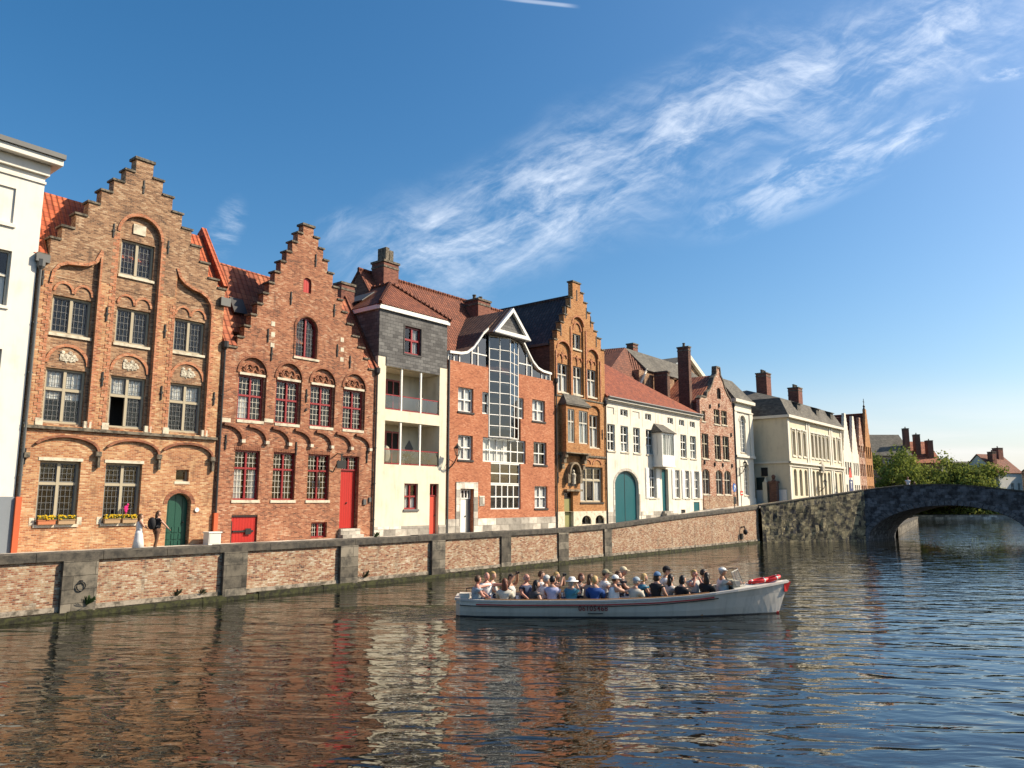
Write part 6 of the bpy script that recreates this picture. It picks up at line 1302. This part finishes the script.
for sgn in (-1, 1):
    m = MB(); m.box(-1.1, 6.0, YC + sgn * .72 - .2, YC + sgn * .72 + .2, .28, .345); m.box(-1.1, 6.0, YC + sgn * .72 - .03, YC + sgn * .72 + .03, .08, .28); part(m, 'bench', M['seat'], BT)
m = MB(); m.box(-1.0, 6.3, YC - .16, YC + .16, .28, .345); m.box(-1.0, 6.3, YC - .03, YC + .03, .08, .28); part(m, 'bench', M['seat'], BT)
m = MB(); m.box(6.75, 7.15, YC - .35, YC + .35, .08, .5); part(m, 'pilot_seat', M['seat'], BT)
m = MB(); m.box(7.55, 7.8, YC - .45, YC + .45, .12, 1.12); m.box(7.48, 7.56, YC - .4, YC + .4, .95, 1.15); k = part(m, 'console', M['wick'] if 'wick' in M else M['deck'], BT)
m = MB(); n = 16; m.tube([(7.42 - .05 * math.sin(6.2832 * i / n), YC + .2 * math.cos(6.2832 * i / n), 1.14 + .17 * math.sin(6.2832 * i / n)) for i in range(n + 1)], .016, 5); m.tube([(7.42, YC - .2, 1.14), (7.42, YC + .2, 1.14)], .012, 5); m.tube([(7.42, YC, 1.14), (7.56, YC, 1.08)], .02, 5); part(m, 'steering_wheel', M['lead'], k)
m = MB()
pts = [(7.62, -.62, 1.12), (7.95, -.38, 1.15), (8.05, 0, 1.16), (7.95, .38, 1.15), (7.62, .62, 1.12)]; tp = [(7.5, -.5, 1.42), (7.78, -.28, 1.5), (7.85, 0, 1.52), (7.78, .28, 1.5), (7.5, .5, 1.42)]
for i in range(4):
    m.add([(pts[i][0], YC + pts[i][1], pts[i][2] - .16), (pts[i + 1][0], YC + pts[i + 1][1], pts[i + 1][2] - .16), (tp[i + 1][0], YC + tp[i + 1][1], tp[i + 1][2]), (tp[i][0], YC + tp[i][1], tp[i][2])], [(0, 1, 2, 3)])
w = part(m, 'windscreen', M['screen'], BT); m = MB(); m.tube([(a, YC + b, c) for a, b, c in tp], .016, 5)
for i in range(5): m.tube([(pts[i][0], YC + pts[i][1], pts[i][2] - .16), (tp[i][0], YC + tp[i][1], tp[i][2])], .013, 5)
part(m, 'screen_frame', M['gut'], w)
m = MB(); m.add([(9.42, YC - .12, 1.02), (9.68, YC - .04, 1.06), (9.55, YC - .04, .74), (9.43, YC - .1, .74), (9.42, YC + .12, 1.02), (9.68, YC + .04, 1.06), (9.55, YC + .04, .74), (9.43, YC + .1, .74)], [(0, 1, 2, 3), (7, 6, 5, 4), (0, 4, 5, 1), (1, 5, 6, 2), (2, 6, 7, 3), (3, 7, 4, 0)]); part(m, 'bow_fender', M['lifer'], BT)
m = MB(); m.box(8.75, 9.22, YC - .045, YC + .045, -.3, .07); part(m, 'stem_foot', M['lifer'], BT)
def text(s, x, y, z, size, m_, par, name):
    c = bpy.data.curves.new(name, 'FONT'); c.body = s; c.size = size; c.extrude = .004; c.offset = .003; c.align_x = 'CENTER'; c.space_character = 1.12; t = bpy.data.objects.new('tmp', c); COL.objects.link(t)
    dg = bpy.context.evaluated_depsgraph_get(); me = bpy.data.meshes.new_from_object(t.evaluated_get(dg)); bpy.data.objects.remove(t)
    o_ = ORG[topof(par).name]
    for v in me.vertices: v.co = Vector((v.co.x + x, y - v.co.z, v.co.y * 1.05 + z)) - o_
    me.materials.clear(); me.materials.append(M[m_]); ob = bpy.data.objects.new(name, me); COL.objects.link(ob); ob.parent = par; return ob
text('06105468', 2.68, YC - 1.2435, .245, .22, 'maroon', hull, 'registration_number')
m = MB(); m.box(2.5, 3.0, YC - 1.232, YC - 1.222, .14, .17); part(m, 'vent_slot', M['antif'], hull)
for (x, y, lab) in ((8.55, YC - .05, 'red lifebuoy lying nearer the helmsman on the bow deck'), (9.0, YC + .02, 'red lifebuoy lying nearest the stem on the bow deck')):
    m = MB(); n = 20; r_ = .29; k = 8; H = root('lifebuoy', x, y, zg(x) + .1, lab, 'lifebuoy', 'lifebuoys on the bow', world=True)
    vs = []; fs = []
    for i in range(n):
        a = 6.2832 * i / n
        for j in range(k): b = 6.2832 * j / k; rr = r_ + .075 * math.cos(b); vs.append((x + rr * math.cos(a), y + rr * .7 * math.sin(a), zg(x) + .12 + .06 * math.sin(b) + (.1 if x > 8.8 else .06) * math.cos(a)))
    for i in range(n):
        for j in range(k): fs.append((i * k + j, ((i + 1) % n) * k + j, ((i + 1) % n) * k + (j + 1) % k, i * k + (j + 1) % k))
    m.add(vs, fs); part(m, 'ring', M['lifer'], H, smooth=True)
    m = MB()
    for a in (.6, 2.2, 3.7, 5.3):
        c_ = Vector((x + r_ * math.cos(a), y + r_ * .7 * math.sin(a), zg(x) + .12 + (.1 if x > 8.8 else .06) * math.cos(a))); m.ball(c_, .085, (.7, .7, .8), 8, 6)
    part(m, 'white_band', M['whitep'], H)

# ------------------------------------------------------------------ people
def colm(name, c, r=.8):
    if name not in M: M[name] = plain(name, c, r, var=.25, scale=7)
    return M[name]
SKIN = [colm('skin_fair', (.52, .29, .20), .55), colm('skin_tan', (.40, .20, .12), .55), colm('skin_pink', (.56, .26, .19), .55)]
HAIR = dict(black=colm('hair_black', (.012, .01, .01), .5), dark=colm('hair_dark', (.03, .018, .012), .5), brown=colm('hair_brown', (.085, .042, .02), .55), auburn=colm('hair_auburn', (.14, .045, .022), .55), blond=colm('hair_blond', (.42, .27, .10), .6), grey=colm('hair_grey', (.36, .34, .31), .7), straw=colm('hair_straw', (.50, .34, .14), .6))
CL = dict(white=(.74, .73, .71), ltgrey=(.50, .50, .48), cream=(.58, .53, .43), greyblue=(.34, .40, .45), navy=(.035, .05, .10), black=(.014, .014, .016), blue=(.02, .07, .25), teal=(.05, .22, .32), lavender=(.46, .46, .62), khaki=(.30, .27, .17), charcoal=(.06, .062, .07), taupe=(.27, .23, .20), red=(.5, .03, .03), dkjean=(.04, .055, .10), olive=(.12, .13, .06), denim=(.10, .19, .34), brownp=(.14, .07, .04), tanhat=(.60, .50, .33))
CLO = {k: colm('cloth_' + k, v, .85) for k, v in CL.items()}
M['eye'] = plain('eye_dark', (.02, .015, .012), .3); M['lip'] = plain('lip', (.36, .11, .09), .5); M['shades'] = plain('sunglass_lens', (.01, .01, .012), .15)
def grow(verts, edges, sub=1, rootv=0):
    me = bpy.data.meshes.new('tmp'); me.from_pydata([v[0] for v in verts], edges, []); ob = bpy.data.objects.new('tmp', me); COL.objects.link(ob)
    md = ob.modifiers.new('s', 'SKIN'); md.use_smooth_shade = True; sk = me.skin_vertices[0].data
    for i, v in enumerate(verts):
        r = v[1]; sk[i].radius = (r, r) if not isinstance(r, tuple) else (r[1], r[0]); sk[i].use_root = (i == rootv)
    if sub: sb = ob.modifiers.new('d', 'SUBSURF'); sb.levels = sub; sb.render_levels = sub
    dg = bpy.context.evaluated_depsgraph_get(); r = bpy.data.meshes.new_from_object(ob.evaluated_get(dg))
    out = ([v.co.copy() for v in r.vertices], [tuple(p.vertices) for p in r.polygons]); bpy.data.objects.remove(ob); bpy.data.meshes.remove(r); bpy.data.meshes.remove(me); return out
ARMS = dict(lap=((.07, .23, .31), (.29, .12, .21)), rest=((.03, .25, .30), (.22, .22, .18)), photo=((.24, .2, .46), (.26, .06, .70)), face=((.21, .17, .40), (.17, .07, .63)), reach=((.27, .22, .40), (.56, .15, .42)), fold=((.10, .24, .32), (.26, -.03, .30)), rail=((.0, .30, .32), (.16, .40, .22)), up=((.12, .24, .62), (.22, .08, .84)), out=((.22, .30, .50), (.47, .38, .52)), hang=((-.03, .25, .27), (.05, .25, .03)), point=((.16, .26, .30), (.34, .32, .10)))
def person(x, y, z, face, label, top='white', low='dkjean', hair='dark', style='short', skin=0, hat=None, hatc='white', arms=('lap', 'lap'), sleeve=.5, sc=1.0, stand=False, glasses=False, group='passengers in the tour boat', turn=0.0, lean=0.0, dress=None, bag=None, camera=False, world=True, waist=None):
    H = root('person', 0, 0, 0, label, 'person', group, world=True, rz=.0001); H.rotation_euler = (0, 0, R(face)); H.location = (x, y, z); H.scale = (sc, sc, sc)
    hz = .90 if stand else .06
    def L(p): q = Vector(p); q.x += lean * max(0, q.z); return (q.x, q.y, q.z + hz)
    V = [(L((0, 0, .04)), (.17, .13)), (L((0, 0, .2)), (.16, .12)), (L((-.01, 0, .36)), (.185, .135)), (L((-.005, 0, .49)), (.15, .10)), (L((0, 0, .57)), (.065, .06)), (L((.015, 0, .64)), (.055, .055))]
    E_ = [(0, 1), (1, 2), (2, 3), (3, 4), (4, 5)]; hands = []
    armi = []
    for sgn, a in ((1, arms[0]), (-1, arms[1])):
        e, w = ARMS[a]; e = Vector((e[0], e[1] * sgn, e[2])); w = Vector((w[0], w[1] * sgn, w[2])); s_ = Vector((-.01, .195 * sgn, .475)); i = len(V)
        d = (w - e).normalized(); pal = w + d * .055
        V += [(L(s_), .075), (L(s_.lerp(e, .5)), .06), (L(e), .05), (L(e.lerp(w, .5)), .043), (L(w), .03), (L(pal), (.034, .02))]; E_ += [(3, i), (i, i + 1), (i + 1, i + 2), (i + 2, i + 3), (i + 3, i + 4), (i + 4, i + 5)]; armi.append(i)
        sd_ = d.orthogonal().normalized() if abs(d.y) > .9 else d.cross(Vector((0, 1, 0))).normalized(); up = sd_.cross(d)
        hands.append((pal, d, up, sd_))
    for sgn in (1, -1):
        i = len(V)
        if stand:
            st = .10 * sgn * (1 if not dress else .5)
            J = [(0, .09 * sgn, -.02, .088), (st * .6 + .02, .095 * sgn, -.42, .06), (st * .6 - .03, .09 * sgn, -.62, .052), (st - .04, .09 * sgn, -.83, .036), (st + .10, .10 * sgn, -.865, .03)]
        else: J = [(.06, .09 * sgn, .02, .088), (.40, .10 * sgn, .05, .062), (.42, .10 * sgn, -.12, .052), (.42, .10 * sgn, -.29, .036), (.54, .11 * sgn, -.325, .03)]
        V += [(L((a, b, c)), r) for a, b, c, r in J]; E_ += [(0, i)] + [(i + k, i + k + 1) for k in range(4)]
    slim = [(q[0], tuple(.80 * r for r in q[1])) if k < 4 else q for k, q in enumerate(V)]
    vs, fs = grow(slim, E_); b = MB(); b.add(vs, fs)
    for pal, d, up, sd_ in hands:
        for k, ln in enumerate((.062, .072, .068, .052)):
            o = pal + d * .03 + up * (k - 1.5) * .017; b.tube([L(o), L(o + d * ln * .5 - sd_ * .004), L(o + d * ln * .85 - sd_ * .02)], [.0085, .008, .006], 5)
        o = pal + up * -.028; b.tube([L(o), L(o - up * .022 + d * .022), L(o - up * .026 + d * .05)], [.01, .009, .007], 5)
    hc = Vector(L((.035, 0, .742))); rt = Matrix.Rotation(R(turn), 3, 'Z')
    def hp(q): return hc + rt @ Vector(q)
    def hs(q):
        q = Vector(q)
        if q.z < -.02: q.y *= 1 - .25 * min(1, (-q.z - .02) / .09); q.x = q.x * (1 - .12 * min(1, (-q.z - .02) / .09)) + (.012 if q.x > 0 else 0)
        return rt @ q
    b.ball(hc, .105, (.98, .77, 1.18), 16, 12, hs)
    b.add([hp(p) for p in ((.093, .012, -.02), (.093, -.012, -.02), (.122, 0, -.028), (.094, 0, .03), (.09, 0, -.036))], [(0, 2, 3), (1, 3, 2), (0, 4, 2), (1, 2, 4)])
    for s_ in (1, -1): b.ball(hp((-.005, .079 * s_, -.005)), .026, (.7, .35, 1.15), 6, 5)
    b.k = 1
    for s_ in (1, -1): b.ball(hp((.084, .032 * s_, .012)), .013, (.7, 1.2, .8), 6, 4)
    b.k = 2; b.ball(hp((.088, 0, -.062)), .02, (.45, 1, .35), 6, 4)
    part(b, 'body', [SKIN[skin], M['eye'], M['lip']], H, smooth=True)
    # clothes
    inf = .022; T = [(V[k][0], tuple(q + inf for q in V[k][1])) for k in range(1, 4)] ; T[0] = (L((0, 0, .02)), (.19, .145) if stand else (.21, .17)); T = [T[0], (V[1][0], (.195, .152)), T[1], T[2], (L((0, 0, .545)), (.07, .07))]
    TE = [(0, 1), (1, 2), (2, 3), (3, 4)]
    if sleeve > 0:
        for i, sgn in zip(armi, (1, -1)):
            j = len(T); sh, el, wr = Vector(V[i][0]), Vector(V[i + 2][0]), Vector(V[i + 4][0]); T += [(sh, .092), (sh.lerp(el, min(1, sleeve * 1.0) * .9), .077 if sleeve <= 1 else .072)]; TE += [(3, j), (j, j + 1)]
            if sleeve > 1: T += [(el, .066), (el.lerp(wr, .85), .05)]; TE += [(j + 1, j + 2), (j + 2, j + 3)]
    vs, fs = grow(T, TE); q = MB(); q.add(vs, fs); part(q, 'shirt' if not dress else 'bodice', CLO[top], H, smooth=True)
    if dress:
        q = MB(); q.lathe(L((0, 0, 0)), [(.145, .1), (.175, -.05), (.21, -.35), (.27, -.78)], 16); part(q, 'skirt', CLO[top], H, smooth=True)
    else:
        T = [(L((0, 0, .035)), (.14, .115) if stand else (.205, .165))]; TE = []; kn = 4 + 2 + 12; n0 = 6 + 12
        for w_ in range(2):
            i = n0 + w_ * 5; j = len(T); T += [(V[i][0], .09 if stand else .105), (V[i + 1][0], .078), (V[i + 2][0], .066), (V[i + 3][0], .056)]; TE += [(0, j), (j, j + 1), (j + 1, j + 2), (j + 2, j + 3)]
        vs, fs = grow(T, TE); q = MB(); q.add(vs, fs); part(q, 'trousers', CLO[low], H, smooth=True)
    # hair
    if style != 'bald':
        def hf(p):
            p = Vector(p); lo = -.075 if style in ('long', 'bob') else -.05
            if p.x > .035 and p.z < .055: return rt @ (p * .6)
            if p.z < lo and p.x > -.02: return rt @ (p * .7)
            if p.z < lo - .02 and style == 'short': return rt @ (p * .75)
            return rt @ p
        q = MB(); k_ = 1.12 if style != 'crop' else 1.06; q.ball(hc + rt @ Vector((-.008, 0, .012)), .1 * k_, (1.0, .86, 1.14), 16, 12, hf)
        if style == 'long': q.ball(hc + rt @ Vector((-.075, 0, -.12)), .12, (.5, .85, 1.5), 12, 8)
        if style == 'bob': q.ball(hc + rt @ Vector((-.05, 0, -.05)), .11, (.6, .95, 1.0), 12, 8)
        if style == 'bun': q.ball(hc + rt @ Vector((-.1, 0, .05)), .05)
        if style == 'tail': q.tube([hp((-.1, 0, .03)), hp((-.15, 0, -.02)), hp((-.14, 0, -.17))], [.035, .035, .01], 8)
        part(q, 'hair', HAIR[hair], H, smooth=True)
    elif hair == 'grey':
        q = MB(); q.ball(hc + rt @ Vector((-.02, 0, -.01)), .104, (.98, .86, .62), 14, 9, lambda p: rt @ (Vector(p) * .6 if p.x > .02 else Vector(p))); part(q, 'hair', HAIR[hair], H, smooth=True)
    if hat:
        q = MB(); z_ = .035
        if hat in ('cap', 'flat'):
            q.ball(hp((-.008, 0, z_)), .118, (1.04, .88, 1.0 if hat == 'cap' else .72), 16, 10, lambda p: rt @ Vector((p.x, p.y, max(p.z, -.005))))
            n = 9; br = [(.07 + (.125 if hat == 'cap' else .075) * math.cos(t) , .088 * math.sin(t), z_ + .005 - .02 * math.cos(t)) for t in [(-1.45 + 2.9 * i / (n - 1)) for i in range(n)]]
            q.add([hp(p) for p in br] + [hp((p[0], p[1], p[2] + .012)) for p in br], [tuple(range(n)), tuple(range(2 * n - 1, n - 1, -1))] + [(i, (i + 1) % n, n + (i + 1) % n, n + i) for i in range(n)])
        else:
            c = hp((0, 0, .03)); q.lathe(c, [(.205, -.03), (.2, -.018), (.115, .0), (.105, .06), (.07, .1), (.01, .11)], 18)
        part(q, 'hat', CLO[hatc], H, smooth=True)
    if glasses:
        q = MB()
        for s_ in (1, -1): q.ball(hp((.092, .033 * s_, .012)), .026, (.45, 1.05, .8), 8, 5)
        q.tube([hp((.03, .082, .018)), hp((.09, .05, .016)), hp((.1, 0, .018)), hp((.09, -.05, .016)), hp((.03, -.082, .018))], .006, 4); part(q, 'sunglasses', M['shades'], H)
    if waist: q = MB(); q.lathe(L((0, 0, .02)), [(.175, 0), (.18, .08), (.165, .12)], 14); part(q, 'jacket_at_waist', CLO[waist], H)
    for k, (pal, d, up, sd_) in enumerate(hands):
        if camera and k == 1:
            c = Vector(L(pal + d * .05)); c.y = 0; t = root('camera', 0, 0, 0, 'small black camera held up by ' + camera, 'camera', None, world=True, rz=.0001)
            q = MB(); q.box(c.x - .02, c.x + .03, c.y - .07, c.y + .07, c.z - .04, c.z + .045); part(q, 'case', M['lead'], t); q = MB(); q.lathe((0, 0, 0), [(.03, 0), (.03, .05)], 10); q.v = [Vector((c.x + .03 + v.z, c.y + v.x, c.z + v.y)) for v in q.v]; part(q, 'lens', M['shades'], t)
            t.location = H.location; t.rotation_euler = H.rotation_euler; t.scale = H.scale
    return H
def sit(u, v, y, face, label, **k):
    """u, v: where the head is seen in the photo; y: how far across the boat"""
    rq = random.Random(int(u * 10)); k.setdefault('turn', rq.uniform(-28, 28)); k.setdefault('lean', rq.uniform(-.06, .1))
    x = (u - 512) / 768 * y * 1.004; hz_ = 3.8 - (v - 502) / 768 * y * .99; sc = k.pop('sc', 1.0) * 1.13; zz = max(.1, min(.62, hz_ - .802 * sc))
    hx = .035 + k.get('lean', 0) * .765; f = R(face)
    return person(x - hx * math.cos(f), y - hx * math.sin(f), zz, face, label, sc=sc, **k)
NR, MD, FR = YC - .72, YC, YC + .72
sit(479, 577.5, NR, 20, 'seated dark haired passenger in grey blue top leftmost at the stern', top='greyblue', hair='brown', glasses=True, skin=2, arms=('out', 'lap'))
sit(487.5, 574.5, MD, -60, 'bald sunburnt passenger in white shirt at the stern', top='white', style='bald', hair='grey', skin=2, arms=('out', 'lap'))
sit(493.5, 573.5, FR, -10, 'blond passenger behind the bald man at the stern', top='ltgrey', hair='blond', style='bob')
sit(505, 580.5, NR, 75, 'auburn haired passenger in pale grey top seen from behind near the stern', top='cream', hair='auburn', style='long', sleeve=1.2)
sit(511, 576, FR - .2, -30, 'suntanned passenger raising both arms to take a picture near the stern', top='ltgrey', hair='dark', skin=1, arms=('up', 'up'), sleeve=.4, camera='the suntanned passenger near the stern')
sit(526, 576, MD, -40, 'bald passenger with sunglasses and navy polo shirt', top='navy', style='bald', hair='grey', skin=2, glasses=True, arms=('rest', 'rest'))
sit(535.5, 582, NR, 30, 'passenger with long black hair and dark grey top', top='charcoal', hair='black', style='long', arms=('rest', 'rail'))
sit(540.5, 573, FR, 10, 'brown haired man in white shirt towards the far side of the boat', top='white', hair='brown', style='short', sleeve=.6)
sit(545.5, 577.5, MD, 30, 'passenger with pale grey cap and white top behind the lavender shirt', top='white', hair='grey', hat='cap', hatc='ltgrey')
sit(551.5, 578, NR, 65, 'black haired passenger in lavender shirt with his back to us', top='lavender', hair='black', sleeve=.7)
sit(555, 574, FR, -20, 'blond passenger with camera behind the lavender shirt', top='black', hair='blond', style='bob', arms=('photo', 'photo'), camera='the blond passenger in black')
sit(570, 579, NR, 40, 'passenger in white sun hat and teal top', top='teal', hair='grey', style='bob', hat='sun', hatc='white', arms=('lap', 'face'), sleeve=.6)
sit(579, 575.5, FR - .1, -15, 'auburn haired passenger looking at a phone in raised hands', top='ltgrey', hair='auburn', style='long', arms=('photo', 'photo'))
sit(588, 576, MD + .2, 10, 'long brown haired passenger behind the blue jacket', top='taupe', hair='brown', style='long')
sit(592.5, 578, NR, 70, 'grey blond haired passenger in bright blue hooded jacket seen from behind', top='blue', hair='straw', style='crop', sleeve=1.3, sc=1.06)
sit(603, 572, MD, 10, 'man in olive cap and white shirt with grey backpack straps', top='white', hair='dark', hat='cap', hatc='khaki', sleeve=.7)
sit(612, 577.5, NR, 35, 'passenger in white cap and sleeveless white vest', top='white', hair='brown', hat='cap', hatc='white', sleeve=0, arms=('lap', 'reach'))
sit(615, 573, FR - .25, 5, 'brown haired man in dark top just behind the white cap', top='charcoal', hair='brown')
sit(620, 569.5, FR, 0, 'man in beige cap and dark shirt on the far bench', top='charcoal', hair='grey', hat='cap', hatc='tanhat', sleeve=.7, sc=1.04)
sit(632.5, 579.5, NR, 40, 'hunched passenger in pale cap and cream grey jacket', top='cream', hair='grey', hat='cap', hatc='greyblue', sleeve=1.3, lean=.12, arms=('fold', 'fold'))
sit(640, 575.5, FR - .1, 20, 'straw blond passenger in teal top behind the pale jacket', top='teal', hair='straw', style='bob')
sit(653, 574.5, NR, 45, 'passenger in denim blue cap and black T-shirt', top='black', hair='dark', hat='cap', hatc='denim', style='bob', arms=('lap', 'rest'), sleeve=.4)
sit(662, 569, FR - .1, 5, 'man in black cap and white shirt on the far bench', top='white', hair='dark', hat='cap', hatc='black', sc=1.05)
sit(666, 576.5, MD - .1, 15, 'dark haired passenger in white and grey top next to the denim cap', top='ltgrey', hair='black', style='long', sleeve=.8)
sit(677.5, 577.5, NR + .12, 35, 'black haired passenger in black top with red trim', top='black', hair='black', style='bob', waist='red', sleeve=.9)
sit(689, 572, MD, -70, 'pink faced passenger turned to us with hands held to her face', top='ltgrey', hair='blond', style='bun', skin=2, arms=('face', 'face'), sleeve=.4)
sit(701, 574.5, NR + .26, 40, 'curly dark haired passenger in black jacket behind the helmsman', top='black', hair='dark', style='long', sleeve=1.3)
sit(698, 571.5, FR, 0, 'dark haired passenger half hidden behind the curly haired one', top='charcoal', hair='dark', style='short')
sit(716.5, 569.5, MD - .12, 0, 'helmsman in white flat cap and white T-shirt steering the boat', top='white', low='khaki', hair='grey', style='crop', hat='flat', hatc='white', skin=1, arms=('reach', 'reach'), sleeve=.55, lean=-.06, sc=1.06, group='boat crew')
# walkers on the quay and on the bridge
def stroll(s, y, face, label, zoff=0, **k):
    p = fw(s, y, streetz(s)); return person(p.x, p.y, p.z + zoff, face + math.degrees(TH), label, stand=True, group='people walking on the quay', **k)
stroll(15.15, -1.7, 0, 'girl with long brown hair in a white sleeveless jumpsuit walking by the buff house', top='white', low='white', hair='brown', style='long', sleeve=0, arms=('fold', 'lap'), sc=.86, dress=True)
wm = stroll(15.78, -1.9, 5, 'woman in black top and dark trousers with black backpack reaching out a hand', top='black', low='brownp', hair='brown', style='long', sleeve=.4, arms=('hang', 'point'), sc=.93, turn=-20)
bp_ = root('backpack', 0, 0, 0, 'black backpack on the back of the woman in black', 'backpack', world=True, rz=.0001); q = MB(); q.ball((-.26, 0, 1.22), .24, (.65, .85, 1.15), 12, 9); part(q, 'bag', CLO['black'], bp_, smooth=True); q = MB()
for s_ in (1, -1): q.tube([(-.14, .1 * s_, 1.42), (.02, .13 * s_, 1.45), (.12, .12 * s_, 1.25), (-.12, .14 * s_, 1.08)], .018, 5)
part(q, 'strap', CLO['charcoal'], bp_); bp_.location = wm.location; bp_.rotation_euler = wm.rotation_euler; bp_.scale = wm.scale
person(40.1, 78.4, 4.55, 60, 'pale dressed walker with reddish hair crossing the crest of the bridge', top='white', hair='auburn', style='short', stand=True, group='people on the bridge', low='cream')
person(40.9, 78.7, 4.15, 50, 'shorter walker in grey white top on the bridge', top='ltgrey', hair='brown', style='long', stand=True, group='people on the bridge', low='cream', sc=.95)
